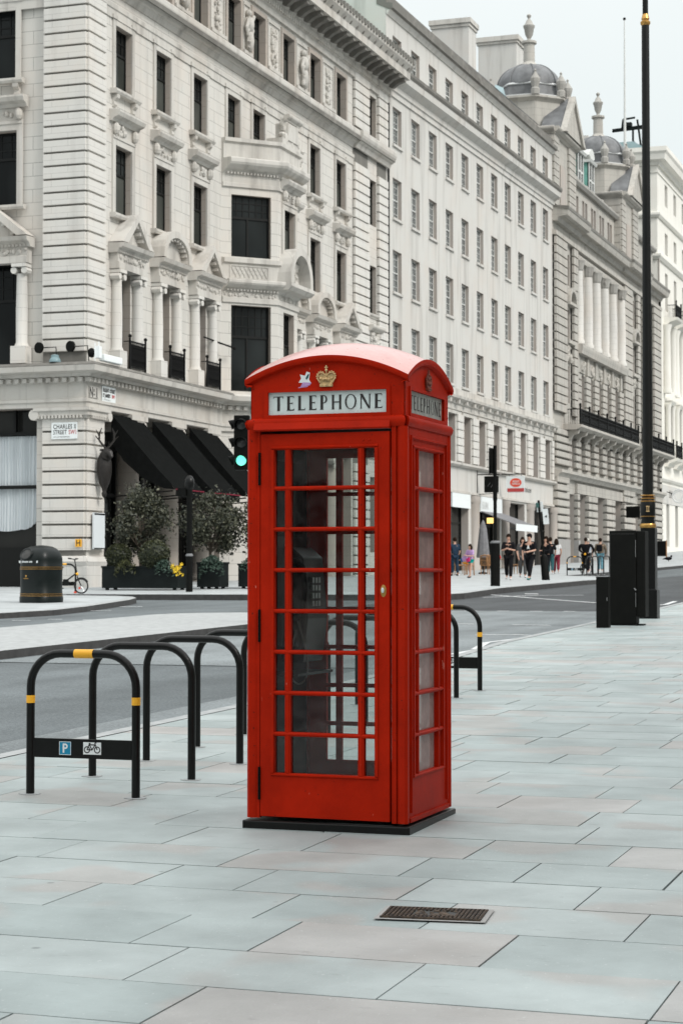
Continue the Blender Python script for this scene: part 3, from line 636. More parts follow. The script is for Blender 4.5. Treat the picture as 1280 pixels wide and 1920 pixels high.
# cornices
def corn(z,p,h,base=0): return [(base-.05,z),(base+.05,z),(base+p*.35,z+h*.25),(base+p*.55,z+h*.3),(base+p*.9,z+h*.55),(base+p,z+h*.7),(base+p,z+h*.93),(base+p*.9,z+h),(base-.05,z+h)]
c=MB()
c.prof(FL,-46,-30,corn(21.85,.42,.8),0,1); c.prof(FR,59.5,87.6,corn(21.85,.42,.8),1,0); c.prof(FR,87.45,92.74,corn(21.85,.42,.8,.15),0,0)
c.prof(FL,-46,-30,[(-.02,21.0),(.05,21.0),(.05,21.3),(.09,21.34),(.09,21.5),(-.02,21.5)],0,1); c.prof(FR,59.5,87.55,[(-.02,21.0),(.05,21.0),(.05,21.3),(.09,21.34),(.09,21.5),(-.02,21.5)],1,0)
P(c,'string_cornice','stone_trim',b1)
c=MB(); c.box(FR,59.3,92.8,.05,.30,22.652,22.67); c.box(FR,59.3,92.8,.402,.46,22.15,22.33); P(c,'cornice_soiling','stone_soot_shade',b1)
# main cornice with brackets
c=MB(); base=26.05
c.prof(FR,59.5,92.95,[(-.05,25.25),(.12,25.25),(.12,25.5),(.2,25.55),(.2,25.8),(.32,25.95),(.32,26.25),(1.2,26.3),(1.2,26.65),(1.42,26.9),(1.45,27.1),(-.05,27.2)],1,0)
c.prof(FL,-46,-30,[(-.05,25.25),(.12,25.25),(.12,25.5),(.2,25.55),(.2,25.8),(.32,25.95),(.32,26.25),(1.2,26.3),(1.2,26.65),(1.42,26.9),(1.45,27.1),(-.05,27.2)],0,1)
c.row(FR,59.6,92.7,.26,.13,.19,.30,25.56,25.79)
P(c,'main_cornice','stone_trim',b1)
c=MB()
n=38
for i in range(n):
    a=59.9+i*(92.4-59.9)/(n-1)
    c.poly(Fr(*FR.P(a,0,0)[:2],0),[(.3,25.9),(.3,26.29),(1.12,26.29),(1.12,26.12),(.75,26.0),(.5,25.82)],-.14,.14)
    c.ball(FR.P(a,1.22,26.78),.13,6,4); c.ball(FR.P(a+.4,1.25,26.95),.09,6,4)
c.row(FR,59.6,92.9,.42,.2,1.40,1.50,27.0,27.28)
P(c,'cornice_brackets','stone_soot_shade',b1)
# mansard with copper
c=MB(); c.poly(Fr(0,60.5,0),[(-31.4,27.15),(-33.6,31.6),(-44,31.6),(-45.5,27.15)],0,-31.6); P(c,'roof','copper_green',b1)
c=MB(); c.tube([FR.P(61,-1.9,28.9),FR.P(92,-1.9,28.9)],.09,6); c.tube([FR.P(61,-3.4,31.6),FR.P(92,-3.4,31.6)],.12,6)
for i in range(24): c.tube([FR.P(62+i*1.28,-1.45,27.2),FR.P(62+i*1.28,-3.6,31.65)],.04,5)
P(c,'roof_ribs','copper_green',b1)
# window surrounds
def surround3(f,a,wd,zb,zt,parent):
    m=MB(); e=.2
    m.prof(f,a-e,a,[(0,zb),(.06,zb),(.06,zt+e),(0,zt+e)]); m.prof(f,a+wd,a+wd+e,[(0,zb),(.06,zb),(.06,zt+e),(0,zt+e)]); m.prof(f,a,a+wd,[(0,zt),(.055,zt),(.055,zt+e),(0,zt+e)])
    m.box(f,a-e-.08,a-e+.28,.0,.1,zt+.2,zt+.34); m.box(f,a+wd+e-.28,a+wd+e+.08,.0,.1,zt+.2,zt+.34); m.box(f,a-e+.28,a+wd+e-.28,0,.08,zt+.2,zt+.26)
    m.prof(f,a-.35,a+wd+.35,[(0,zb-.18),(.22,zb-.18),(.27,zb-.1),(.27,zb-.02),(0,zb)])
    for x in (a-.2,a+wd-.05): m.poly(Fr(*f.P(x+.12,0,0)[:2],f.ang-PI/2),[(0,zb-.62),(.0,zb-.19),(.22,zb-.19),(.2,zb-.32),(.08,zb-.42),(.1,zb-.55),(.04,zb-.62)],-.11,.11)
    o=P(m,'window_surround','stone_trim',parent); return o
def fixbr(f,x,zb):pass
for a in COR1: surround3(FR,a,1.35,B3_,T3,b1)
surround3(FL,-35.1,2.38,18.6,21.1,b1)
def surround2(f,a,wd,zb,zt,parent):
    m=MB(); e=.22
    m.prof(f,a-e,a,[(0,zb),(.07,zb),(.07,zt+e),(0,zt+e)]); m.prof(f,a+wd,a+wd+e,[(0,zb),(.07,zb),(.07,zt+e),(0,zt+e)]); m.prof(f,a,a+wd,[(0,zt),(.065,zt),(.065,zt+e),(0,zt+e)])
    m.prof(f,a-e,a+wd+e,[(0,zt+e),(.1,zt+e),(.1,zt+e+.1),(.04,zt+e+.12),(.04,zt+.78),(0,zt+.78)])
    bump_panel(m,f,a+.15,a+wd-.15,zt+.38,zt+.66,.06,14,.09,rg)
    for x in (a-.1,a+wd+.1): m.ball(f.P(x,.12,zt+.55),.15,8,5,1,1,1.5)
    m.prof(f,a-.42,a+wd+.42,[(0,zt+.78),(.12,zt+.78),(.18,zt+.88),(.36,zt+.95),(.42,zt+1.08),(.42,zt+1.15),(0,zt+1.2)])
    m.prof(f,a-.35,a+wd+.35,[(0,zb-.18),(.2,zb-.18),(.24,zb-.1),(.24,zb-.02),(0,zb)])
    return P(m,'window_surround','stone_trim',parent)
for a in (61.65,65.05,68.48,78.1,81.5,85.05): surround2(FR,a,1.35,B2_,T2,b1)
surround2(FL,-35.05,2.4,14.2,16.8,b1)
# first floor doors with columns, pediments
def aedicule(f,c_,half,kind,parent,zt=12.12,ph=1.15):
    m=MB()
    for s in (-1,1):
        x=c_+s*half
        m.lathe([(.25,9.25),(.24,9.3),(.20,9.4),(.205,10.5),(.18,11.7),(.19,11.75)],f.P(x,.14,0),14); m.box(f,x-.29,x+.29,-.02,.42,8.65,9.25)
        m.box(f,x-.27,x+.27,-.05,.42,11.98,12.1)
        for q in (-.2,.2): m.tube([f.P(x+q,.02,11.86),f.P(x+q,.38,11.86)],.12,8)
    o=P(m,'column','stone_quoin',parent,smooth=True)
    m=MB(); a0=c_-half-.3; a1=c_+half+.3
    m.prof(f,a0,a1,[(0,zt),(.38,zt),(.38,zt+.22),(.33,zt+.25),(.33,zt+.55),(0,zt+.55)])
    m.prof(f,a0-.12,a1+.12,[(0,zt+.55),(.36,zt+.55),(.42,zt+.68),(.58,zt+.74),(.64,zt+.88),(0,zt+.9)])
    m.row(f,a0,a1,.14,.07,.34,.42,zt+.56,zt+.65)
    bump_panel(m,f,a0+.05,a1-.05,zt+.32,zt+.48,.33,34,.075,rg,.06)
    zb=zt+.9; A0=a0-.12; A1=a1+.12; n=12; out=[];inn=[]
    if kind=='tri': out=[(A0,zb+.02),(c_,zb+ph),(A1,zb+.02)]; inn=[(A0+.42,zb+.02),(c_,zb+ph-.26),(A1-.42,zb+.02)]
    else:
        for i in range(n+1):
            t=PI*(i/n); out.append((c_-(A1-A0)/2*math.cos(t),zb+.02+ph*.95*math.sin(t)**.8)); inn.append((c_-((A1-A0)/2-.26)*math.cos(t),zb+.02+(ph*.95-.24)*math.sin(t)**.8))
    for i in range(len(out)-1):
        pts=[out[i],out[i+1],inn[i+1],inn[i]]; m.poly(f,pts,0,.6)
        inn2=[(inn[i][0]*.93+c_*.07,inn[i][1]-.08),(inn[i+1][0]*.93+c_*.07,inn[i+1][1]-.08)]
        for s in range(4 if kind=='tri' else 1):
            u=(s+.5)/(4 if kind=='tri' else 1)/1.0; px=inn[i][0]*(1-u)+inn[i+1][0]*u; pz=inn[i][1]*(1-u)+inn[i+1][1]*u-.05
            if pz>zb+.1: m.box(f,px-.06,px+.06,.25,.52,pz-.06,pz+.06)
    m.poly(f,inn+[(c_,zb+.01)] if kind!='tri' else inn,0,.28)
    return P(m,'pediment','stone_trim',parent)
for i,(a,kd) in enumerate(((62.45,'tri'),(65.88,'arc'),(69.3,'tri'),(78.9,'arc'),(82.3,'arc'),(85.9,'tri'))): aedicule(FR,a,.85,kd,b1)
aedicule(FL,-33.85,1.48,'tri',b1,12.12,1.5)
# frieze above ground floor
def ent(f,a0,a1,k0,k1,m,off=0,da=0):
    m.prof(f,a0,a1,[(off-.05,7.12),(off+.1,7.12),(off+.1,7.28),(off+.15,7.3),(off+.15,7.4),(off+.08,7.42),(off+.08,7.95),(off-.05,7.95)],k0,k1,da)
    m.prof(f,a0,a1,[(off-.05,7.95),(off+.16,7.95),(off+.16,8.12),(off+.3,8.15),(off+.34,8.24),(off+.66,8.3),(off+.7,8.48),(off+.62,8.56),(off-.05,8.6)],k0,k1,da)
BAY=dict(a=71.4,p=1.73)
F1=Fr(-30,71.4,PI/4); LN=1.73*math.sqrt(2); F2=Fr(-28.27,0,PI/2); F3=Fr(-28.27,75.4,3*PI/4)
t8=math.tan(PI/8)
c=MB()
ent(FL,-46,-30,0,1,c); ent(FR,59.5,71.4,1,-t8,c); ent(F1,0,LN,-t8,t8,c); ent(F2,73.13,75.4,t8,t8,c); ent(F3,0,LN,t8,-t8,c); ent(FR,77.13,92.7,-t8,0,c)
c.row(FR,59.2,71.1,.3,.16,.1,.3,7.97,8.11); c.row(FL,-46,-29.9,.3,.16,.1,.3,7.97,8.11); c.row(F1,.1,LN,.3,.16,.1,.3,7.97,8.11); c.row(F2,73.2,75.4,.3,.16,.1,.3,7.97,8.11); c.row(FR,77.4,92.7,.3,.16,.1,.3,7.97,8.11)
P(c,'entablature','stone_trim',b1)
c=MB(); c.prof(FR,59.5,71.4,[(.6,8.565),(.69,8.49),(.71,8.5),(.62,8.6),(.3,8.62),(.3,8.6)],1,-t8); c.prof(FL,-46,-30,[(.6,8.565),(.69,8.49),(.71,8.5),(.62,8.6),(.3,8.62),(.3,8.6)],0,1); P(c,'ledge_soiling','stone_soot_shade',b1)
# capital over the corner pier
c=MB()
for f,a0,a1,k0,k1 in ((FL,-31.85,-30,0,1),(FR,59.5,60.95,1,0)):
    c.prof(f,a0,a1,[(0,6.72),(.1,6.72),(.14,6.8),(.2,6.84),(.2,6.95),(.27,7.0),(.27,7.1),(0,7.11)],k0,k1)
    c.row(f,a0+.1,a1,.13,.07,.1,.22,6.74,6.84)
c.tube([FL.P(-31.85,-.05,6.87),FL.P(-31.85,.24,6.87)],.19,12); c.tube([FR.P(60.9,-.05,6.87),FR.P(60.9,.26,6.87)],.17,12)
P(c,'pier_capital','stone_trim',b1)
# bay
bw=MB()
bay_ops1=[(.42,LN-.3,14.15,16.65,.25),(.42,LN-.3,8.75,12.2,.3)]; bw.wall(F1,0,LN,-.5,17.9,bay_ops1,.25,jm=1)
bay_ops2=[(73.75,75.0,14.2,16.6,.27),(73.8,75.0,8.75,12.1,.3)]; bw.wall(F2,73.13,75.4,-.5,17.9,bay_ops2,.25,jm=1); bw.wall(F3,0,LN,-.5,17.9,[(.3,LN-.4,14.15,16.65,.25)],.25,jm=1)
bw.cur=0
for zz in (17.9,): bw.add([(-30,71.4,zz),(-28.27,73.13,zz),(-28.27,75.4,zz),(-30,77.13,zz)],[(0,1,2,3)])
P(bw,'bay',['stone_corner','stone_jamb'],b1,recalc=False)
for f,o in ((F1,bay_ops1[0]),(F1,bay_ops1[1])): window(b1,f,o[0],o[1],o[2],o[3],-o[4],'bay','bay_window')
for f,o in ((F2,bay_ops2[0]),(F2,bay_ops2[1])): window(b1,f,o[0],o[1],o[2],o[3],-o[4],'dark','bay_window')
window(b1,F3,.3,LN-.4,14.15,16.65,-.25,'bay','bay_window')
c=MB()
for pr in ([(-.05,16.95),(.08,16.95),(.08,17.1),(.04,17.12),(.04,17.45),(-.05,17.45)],corn(17.45,.5,.62),[(-.02,18.07),(.1,18.07),(.1,18.7),(.2,18.75),(.2,18.9),(-.3,18.9),(-.3,18.07)],corn(12.75,.42,.45),[(-.02,13.2),(.06,13.2),(.06,13.85),(.16,13.9),(.16,14.08),(-.05,14.1)],[(-.05,12.3),(.07,12.3),(.07,12.5),(.03,12.52),(.03,12.75),(-.05,12.75)]):
    c.prof(F1,0,LN,pr,-t8,t8); c.prof(F2,73.13,75.4,pr,t8,t8); c.prof(F3,0,LN,pr,t8,-t8)
c.row(F1,.15,LN,.14,.07,.05,.16,17.46,17.55); c.row(F1,.15,LN,.14,.07,.05,.16,12.76,12.84); c.row(F2,73.2,75.4,.14,.07,.05,.16,17.46,17.55)
bump_panel(c,F1,.1,LN-.1,12.57,12.7,.02,40,.07,rg,.05); bump_panel(c,F2,73.3,75.3,12.57,12.7,.02,30,.07,rg,.05)
# lattice panel
for i in range(8):
    for s in (-1,1):
        x=.5+i*.19; c.tube([F1.P(x-s*.12,.075,13.32),F1.P(x+s*.12,.075,13.74)],.016,4)
c.box(F1,.32,.38,.05,.09,13.26,13.8); c.box(F1,1.98,2.04,.05,.09,13.26,13.8); c.box(F1,.38,1.98,.05,.09,13.26,13.3); c.box(F1,.38,1.98,.05,.09,13.76,13.8)
P(c,'bay_cornice','stone_trim',b1)
c=MB()   # arch pediment on the bay front and sculpture above
n=14; cx=74.35; out=[(cx-1.3*math.cos(PI*i/n),13.2+1.55*math.sin(PI*i/n)**.85) for i in range(n+1)]; inn=[(cx-1.0*math.cos(PI*i/n),13.2+1.25*math.sin(PI*i/n)**.85) for i in range(n+1)]
for i in range(n): c.poly(F2,[out[i],out[i+1],inn[i+1],inn[i]],0,.62)
c.poly(F2,inn,0,.1); bump_panel(c,F2,cx-.65,cx+.65,13.3,14.1,.1,60,.1,rg,.1)
c.prof(F2,cx-1.35,cx+1.35,[(0,12.9),(.5,12.9),(.66,13.05),(.66,13.2),(0,13.2)])
P(c,'arched_pediment','stone_trim',b1)
c=MB(); c.box(F2,73.4,75.5,-.6,.1,18.9,19.2); c.box(F2,73.9,75.1,-.4,.15,19.2,19.9)
bump_panel(c,F2,73.8,75.3,19.0,20.1,-.1,70,.2,rg,.3); bump_panel(c,F2,75.2,76.2,18.3,19.2,-.2,40,.17,rg,.3); c.prof(F2,73.7,75.3,corn(19.95,.2,.25,.1)); P(c,'carved_crest','stone_trim',b1,smooth=True)
# bay surround edges
surround2(F2,73.75,1.25,14.2,16.3,b1)
# attic: carved panels between windows
for i,a in enumerate(COR1[:-1]):
    a0=a+1.35+.32; a1=COR1[i+1]-.32
    if a1-a0<.5: continue
    m=MB(); m.box(FR,a0,a0+.07,.0,.06,22.85,25.0); m.box(FR,a1-.07,a1,0,.06,22.85,25.0); m.box(FR,a0+.07,a1-.07,0,.06,24.92,25.0); m.box(FR,a0-.06,a1+.06,0,.14,22.85,23.0)
    mid=(a0+a1)/2
    if i%2==1 or i==0:   # standing figures
        m.ball(FR.P(mid,.12,24.6),.15,8,6); m.ball(FR.P(mid,.12,24.1),.26,8,6,1,1,1.4); m.ball(FR.P(mid+.04,.14,23.45),.24,8,6,.9,1,2.0); m.tube([FR.P(mid-.2,.2,24.3),FR.P(mid-.42,.2,23.9),FR.P(mid-.3,.22,23.6)],.08,6); m.tube([FR.P(mid+.2,.2,24.3),FR.P(mid+.38,.2,24.55)],.08,6)
        bump_panel(m,FR,mid-.28,mid+.28,23.1,24.4,.18,20,.1,rg)
    else:
        bump_panel(m,FR,mid-.25,mid+.25,23.15,24.7,.03,34,.1,rg); m.box(FR,mid-.3,mid+.3,0,.05,24.5,24.75)
    P(m,'relief_panel','stone_trim',b1,smooth=True)
for a in COR1:
    m=MB(); m.prof(FR,a-.2,a,[(0,22.7),(.07,22.7),(.07,25.1),(0,25.1)]); m.prof(FR,a+1.35,a+1.55,[(0,22.7),(.07,22.7),(.07,25.1),(0,25.1)]); m.prof(FR,a,a+1.35,[(0,24.9),(.065,24.9),(.065,25.1),(0,25.1)]); P(m,'window_surround','stone_jamb',b1)
# pier window dressings
m=MB(); m.prof(FR,89.55,91.4,corn(13.2,.4,.4)); bump_panel(m,FR,89.8,91.2,12.5,13.2,.1,30,.16,rg); bump_panel(m,FR,90.1,90.9,11.8,12.9,.2,22,.16,rg); m.prof(FR,89.6,91.3,corn(9.95,.3,.3)); m.prof(FR,89.6,91.35,corn(14.0,.15,.2))
m.quoins(FR,89.62,89.88,10.3,12.6,.2,.8,.4); m.quoins(FR,91.12,91.36,10.3,12.6,.2,.8,.4); bump_panel(m,FR,89.7,91.3,8.9,9.9,.12,40,.16,rg); P(m,'pier_window_dressing','stone_trim',b1)
# ground floor shopfront and round columns
c=MB(); c.cur=0
for z0,z1 in ((5.9,7.1),): c.box(FR,61,71.2,-1.45,-1.3,z0,z1); c.box(FR,77.5,87.3,-1.45,-1.3,z0,z1)
for a in (61.1,63.2,64.4,66.6,67.8,70.0,71.1,77.6,80,83.4,86.8): c.box(FR,a-.09,a+.09,-1.42,-1.2,.3,5.9)
for z in (1.35,4.3): c.box(FR,61,71.2,-1.4,-1.24,z-.06,z+.06)
P(c,'shopfront','dark_frame',b1)
c=MB(); c.quad(FR.P(60.9,-1.36,.0),FR.P(71.3,-1.36,.0),FR.P(71.3,-1.36,6),FR.P(60.9,-1.36,6)); c.quad(FR.P(77.4,-1.36,.0),FR.P(87.4,-1.36,.0),FR.P(87.4,-1.36,6),FR.P(77.4,-1.36,6)); P(c,'shop_glazing','pane_shop',b1,recalc=False)
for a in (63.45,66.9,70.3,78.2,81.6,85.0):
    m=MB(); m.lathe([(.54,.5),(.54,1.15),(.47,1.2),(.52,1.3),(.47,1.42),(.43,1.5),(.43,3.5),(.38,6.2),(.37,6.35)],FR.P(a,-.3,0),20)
    P(m,'column','stone_jamb',b1,smooth=True)  # awning shade painted in by using the darker stone
    m=MB(); 
    for q in (-.46,.46):
        m.tube([FR.P(a+q,-.95,6.72),FR.P(a+q,.16,6.72)],[.2,.2],10); m.tube([FR.P(a+q,.16,6.72),FR.P(a+q,.2,6.72)],[.2,.1],10)
        m.tube([FR.P(a+q,.16,6.72),FR.P(a+q,.23,6.72)],.08,8)
    m.box(FR,a-.5,a+.5,-.92,.1,6.6,6.9); m.box(FR,a-.66,a+.66,-1.0,.2,6.92,7.1); bump_panel(m,FR,a-.4,a+.4,6.4,6.6,.05,16,.1,rg); m.prof(FR,a-.3,a+.3,[(.0,6.9),(.26,6.9),(.14,6.62),(0,6.55)])
    P(m,'column_capital','stone_trim',b1)
# curtains and ground window on the side face
m=MB(); m.box(FL,-34.9,-31.95,-.62,-.5,.9,2.35); m.box(FL,-34.9,-31.9,-.6,-.48,6.25,6.35); m.box(FL,-34.9,-31.9,-.58,-.46,4.38,4.5); m.box(FL,-33.0,-32.9,-.6,-.45,6.35,7.1)
for a in (-34.9,-32.0): m.box(FL,a,a+.1,-.6,-.42,.9,7.1)
P(m,'window_frame','dark_frame',b1)
m=MB(); m.quad(FL.P(-34.9,-.7,.9),FL.P(-31.9,-.7,.9),FL.P(-31.9,-.7,7.1),FL.P(-34.9,-.7,7.1)); P(m,'shop_pane','pane_shop',b1,recalc=False)
m=MB(); n=120; zs=[6.22,5.6,5.0,4.4,3.8,3.3,2.96]
vs=[]
for j,z in enumerate(zs):
    for i in range(n+1):
        u=i/n; a=-34.85+2.88*u; 
        pinch=(j/6.)**2*.5; c0=-33.4+ (0 if u<.5 else 1.45*0); half=.5
        sag=0
        if j==6: sag=.10*abs(math.sin(u*PI*2*1.0+.6))
        vs.append(FL.P(a,-.64+.045*math.sin(u*150+j*.3+math.sin(u*40)),z+(.52*((u-.74)/.26)**2*(j/6)**3 if u>.74 else .05*math.sin(u*9)*(j/6)**2)))
m.add(vs,[(j*(n+1)+i,j*(n+1)+i+1,(j+1)*(n+1)+i+1,(j+1)*(n+1)+i) for j in range(6) for i in range(n)])
P(m,'curtain','curtain',b1,smooth=True,recalc=False)

# awnings, balconettes, lamps and signs are things of their own
AW=['first','middle','last']
for i,(a0,a1) in enumerate(((61.25,63.65),(64.65,67.05),(68.0,70.4))):
    o=root('awning',FR.P((a0+a1)/2,.12,7.0),['black awning nearest the corner pier, above the long planter','black awning between the other two on the corner building','black awning right behind the traffic light'][i],'awning','black awnings of the corner building')
    m=MB(); h=(a1-a0)/2
    n=10
    top=[];
    for j in range(n+1):
        u=j/n; x=.0+2.45*u; z=-2.62*u-.06*math.sin(u*PI); top.append((x,z))
    for (x,z),(x2,z2) in zip(top,top[1:]): m.add([(x,-h,z),(x,h,z),(x2,h,z2),(x2,-h,z2),(x,-h,z-.03),(x,h,z-.03),(x2,h,z2-.03),(x2,-h,z2-.03)],[(0,1,2,3),(4,7,6,5),(0,3,7,4),(1,5,6,2)])
    P(m,'canopy','canvas',o,smooth=True,recalc=False)
    for y_ in (-h,h): m=MB(); m.poly(I,[(0,.0),(2.44,-2.66),(2.0,-2.62),(1.2,-2.25),(.5,-1.65),(0,-1.0)],y_-.01,y_+.01); P(m,'side_flap','canvas',o)
    m=MB(); m.box(I,2.45,2.47,-h,h,-2.66,-2.56) if False else m.add([(2.46,-h,-2.9),(2.46,h,-2.9),(2.46,h,-2.63),(2.46,-h,-2.63)],[(0,1,2,3)]); P(m,'valance','canvas',o)
    m=MB(); m.tube([(2.475,-h,-2.655),(2.475,h,-2.655)],.022,6); P(m,'trim','cloth_maroon',o)
    for y in (-h+.1,h-.1): m=MB(); m.tube([(-.2,y,-2.9),(2.3,y,-2.7)],.025,6); P(m,'arm','iron',o)
for i,a in enumerate((62.62,66.05,69.5,79.1,82.6,86.1)):
    nm=['nearest the corner','in the middle of the three','third from the corner','just beyond the canted bay','second beyond the canted bay','farthest beyond the canted bay'][i]
    o=root('balconette',FR.P(a,.24,8.62),f'black iron balconette at the first floor window {nm}','balcony rail','iron balconettes of the corner building',rz=PI/2)
    m=MB(); w2=.64
    m.box(I,-w2,w2,-.26,-.22,.98,1.03); m.box(I,-w2,w2,-.26,-.22,.08,.12)
    for s in (-1,1): m.box(I,s*w2-.03,s*w2+.03,-.27,-.21,0,1.12); m.ball((s*w2,-.24,1.19),.07,8,6); m.box(I,s*w2-.02,s*w2+.02,-.22,.0,.99,1.02)
    for j in range(11):
        x=-w2+.1+j*(2*w2-.2)/10; m.tube([(x,-.24,.1),(x,-.24,1.0)],.016,5)
        if j<10: m.tube([(x+.045+.03*math.cos(t*PI/4),-.24,.55+.2*math.sin(t*PI/4)) for t in range(9)],.012,4); m.tube([(x+.045+.035*math.cos(t*PI/3),-.24,.86+.05*math.sin(t*PI/3)) for t in range(7)],.012,4); m.tube([(x+.045+.035*math.cos(t*PI/3),-.24,.2+.05*math.sin(t*PI/3)) for t in range(7)],.012,4)
    m.box(I,-w2+.03,w2-.03,-.21,-.2,.15,.9) if True else None
    P(m,'railing','iron',o)

# ---- long plain building --------------------------------------------
b2=root('stone_building',(-30,111,1.4),'long plain stone building with seven regular rows of white sash windows above shops','building',local=False)
CB=[93.8,97.0,100.2,103.45,106.68,109.95,113.28,116.55,119.93,123.3,126.75]; WW=1.5
def tilt(a): return (a-94)/33.
rows=[(23.38,25.3,.52,.70),(19.6,21.65,.3,.4),(15.82,17.95,.2,.25),(12.12,14.3,.0,.08)]
ops=[]
for a in CB:
    for zb,zt,kb,kt in rows: ops.append((a,a+WW,zb+kb*tilt(a),zt+kt*tilt(a),.26))
    ops.append((a,a+WW,27.4+.3*tilt(a),28.95+.6*tilt(a),.26))
    ops.append((a+.25,a+1.85,7.72,10.45,.45))
ops=[tuple(o) for o in ops]
w=MB()
for i,a in enumerate(CB):
    lo=92.72 if i==0 else (CB[i-1]+WW+a)/2; hi=129.45 if i==len(CB)-1 else (a+WW+CB[i+1])/2
    my=[o for o in ops if lo-.1<o[0]<hi]
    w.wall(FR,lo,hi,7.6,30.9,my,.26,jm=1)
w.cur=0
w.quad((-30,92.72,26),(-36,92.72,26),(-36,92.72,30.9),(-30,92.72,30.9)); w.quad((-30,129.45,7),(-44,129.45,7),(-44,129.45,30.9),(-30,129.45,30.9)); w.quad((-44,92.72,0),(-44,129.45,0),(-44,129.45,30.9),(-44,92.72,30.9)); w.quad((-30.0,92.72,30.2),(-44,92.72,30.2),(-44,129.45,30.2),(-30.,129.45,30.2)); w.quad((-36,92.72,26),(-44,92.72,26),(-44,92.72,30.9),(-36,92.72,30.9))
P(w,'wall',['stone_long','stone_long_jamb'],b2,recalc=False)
for a in CB:
    for zb,zt,kb,kt in rows: window(b2,FR,a,a+WW,zb+kb*tilt(a),zt+kt*tilt(a),-.26,'white')
    window(b2,FR,a,a+WW,27.4+.3*tilt(a),28.95+.6*tilt(a),-.26,'white','attic_window')
    window(b2,FR,a+.25,a+1.85,7.72,10.45,-.45,'grey','tall_window')
m=MB()
for a in CB:
    for zb,zt,kb,kt in rows: m.prof(FR,a-.06,a+WW+.06,[(0,zb-.13+kb*tilt(a)),(.1,zb-.13+kb*tilt(a)),(.1,zb-.005+kb*tilt(a)),(0,zb+kb*tilt(a))])
P(m,'sill','stone_long',b2)
class FrT(Fr):
    def P(s,a,d,z): return (s.ox+d,a,z+s.k*tilt(a)*1.0)
def tf(k): f=FrT(-30,0,PI/2); f.k=k; return f
m=MB(); m.prof(tf(.55),92.75,129.6,[(-.02,25.75),(.08,25.75),(.08,26.0),(.16,26.05),(.18,26.3),(.55,26.55),(.6,26.9),(.66,27.0),(.66,27.15),(-.02,27.35)])
m.prof(tf(.35),92.72,129.6,[(-.02,29.75),(.06,29.75),(.2,29.95),(.34,30.05),(.34,30.25),(-.02,30.3)])
P(m,'cornice','stone_long',b2)
m=MB(); m.prof(tf(.55),92.75,129.62,[(.5,26.93),(.62,26.88),(.69,27.0),(.69,27.16),(.4,27.26),(.3,27.24)]); m.prof(tf(.35),92.7,129.62,[(.2,29.96),(.37,30.04),(.37,30.27),(.2,30.32),(.02,30.33),(.02,30.85),(-.1,30.95),(-.5,30.95),(-.5,30.3)]); P(m,'blackened_cornice','stone_soot_shade',b2)
m=MB(); m.prof(tf(.12),92.75,129.5,[(0,10.65),(.07,10.65),(.07,10.95),(.16,11.0),(.2,11.15),(.42,11.25),(.45,11.4),(.1,11.5),(.1,11.85),(0,11.85)])
m.row(tf(.12),94,129.4,1.65,.3,.2,.36,10.98,11.2); m.prof(FR,92.75,129.5,[(0,7.5),(.14,7.5),(.28,7.6),(.28,7.72),(0,7.74)]); m.prof(FR,92.75,129.5,[(0,6.02),(.1,6.02),(.1,6.15),(.02,6.17),(0,6.17)])
for a in CB: m.box(FR,a-.05,a+2.05,0,.1,10.45,10.62)
P(m,'string_course','stone_trim',b2)
m=MB()
for i,a in enumerate(CB):
    lo=(CB[i-1]+2.05 if i else 92.75); m.quoins(FR,lo,a+.05,7.8,10.5,.12,.42,.05)
m.quoins(FR,CB[-1]+2.05,129.4,7.8,10.5,.12,.42,.05); P(m,'pilaster','stone_quoin',b2)
m=MB(); m.wall(FR,92.72,129.45,0,7.6,[(93.6,100.4,.5,6.0,.7),(101.2,108.0,.5,6.0,.7),(110.2,115.1,.5,6.0,.6),(117.0,121.4,.5,5.9,.6),(123.5,128.7,.5,5.9,.7)],.6,jm=1)
P(m,'shop_wall',['stone_long','stone_long_jamb'],b2,recalc=False)
m=MB()
for a0,a1 in ((93.6,100.4),(101.2,108.0),(110.2,115.1),(117.0,121.4),(123.5,128.7)):
    for a in (a0,(a0+a1)/2-.06,a1-.12): m.box(FR,a,a+.12,-.55,-.42,1.0,5.9)
    m.box(FR,a0,a1,-.55,-.43,4.3,4.42); m.box(FR,a0,a1,-.56,-.4,.8,1.9)
P(m,'shopfront','dark_frame',b2)
m=MB()
for a0,a1 in ((93.6,100.4),(101.2,108.0),(110.2,115.1),(117.0,121.4),(123.5,128.7)): m.quad(FR.P(a0,-.5,.5),FR.P(a1,-.5,.5),FR.P(a1,-.5,6),FR.P(a0,-.5,6))
P(m,'shop_glazing','pane_shop',b2,recalc=False)
m=MB(); m.box(FR,103.9,105.6,-.42,-.38,1.9,4.9); P(m,'lit_display','pane_blue',b2)
m=MB()
for a0,a1 in ((108.45,109.7),(115.5,116.6),(121.9,123.1),(128.85,129.35)):
    m.lathe([(.5,1.2),(.5,1.9),(.42,2.0),(.42,5.5),(.5,5.6),(.5,5.95)],FR.P((a0+a1)/2,.06,0),16,sx=.7,sy=1.1)
P(m,'shop_column','stone_long_jamb',b2,smooth=True)
m=MB(); m.box(FR,104.3,108.1,.02,.12,5.2,6.0); m.box(FR,110.3,115.3,.02,.12,5.1,6.0); P(m,'shop_sign_board','sign_white',b2)
m=merge(text_mb('SUN',.62,FR,110.6,.135,5.28,xs=1.1),MB()); P(m,'faded_shop_name','white_paint',b2,recalc=False)
m=text_mb('the stationer',.50,FR,120.3,.03,6.72,xs=1.05); m.box(FR,119.4,119.46,.0,.04,6.6,7.2); P(m,'shop_lettering','sign_black',b2,recalc=False)
m=MB(); m.tube([FR.P(92.95,.06,2),FR.P(92.95,.06,25.5)],.05,8); P(m,'downpipe','dark_frame',b2)
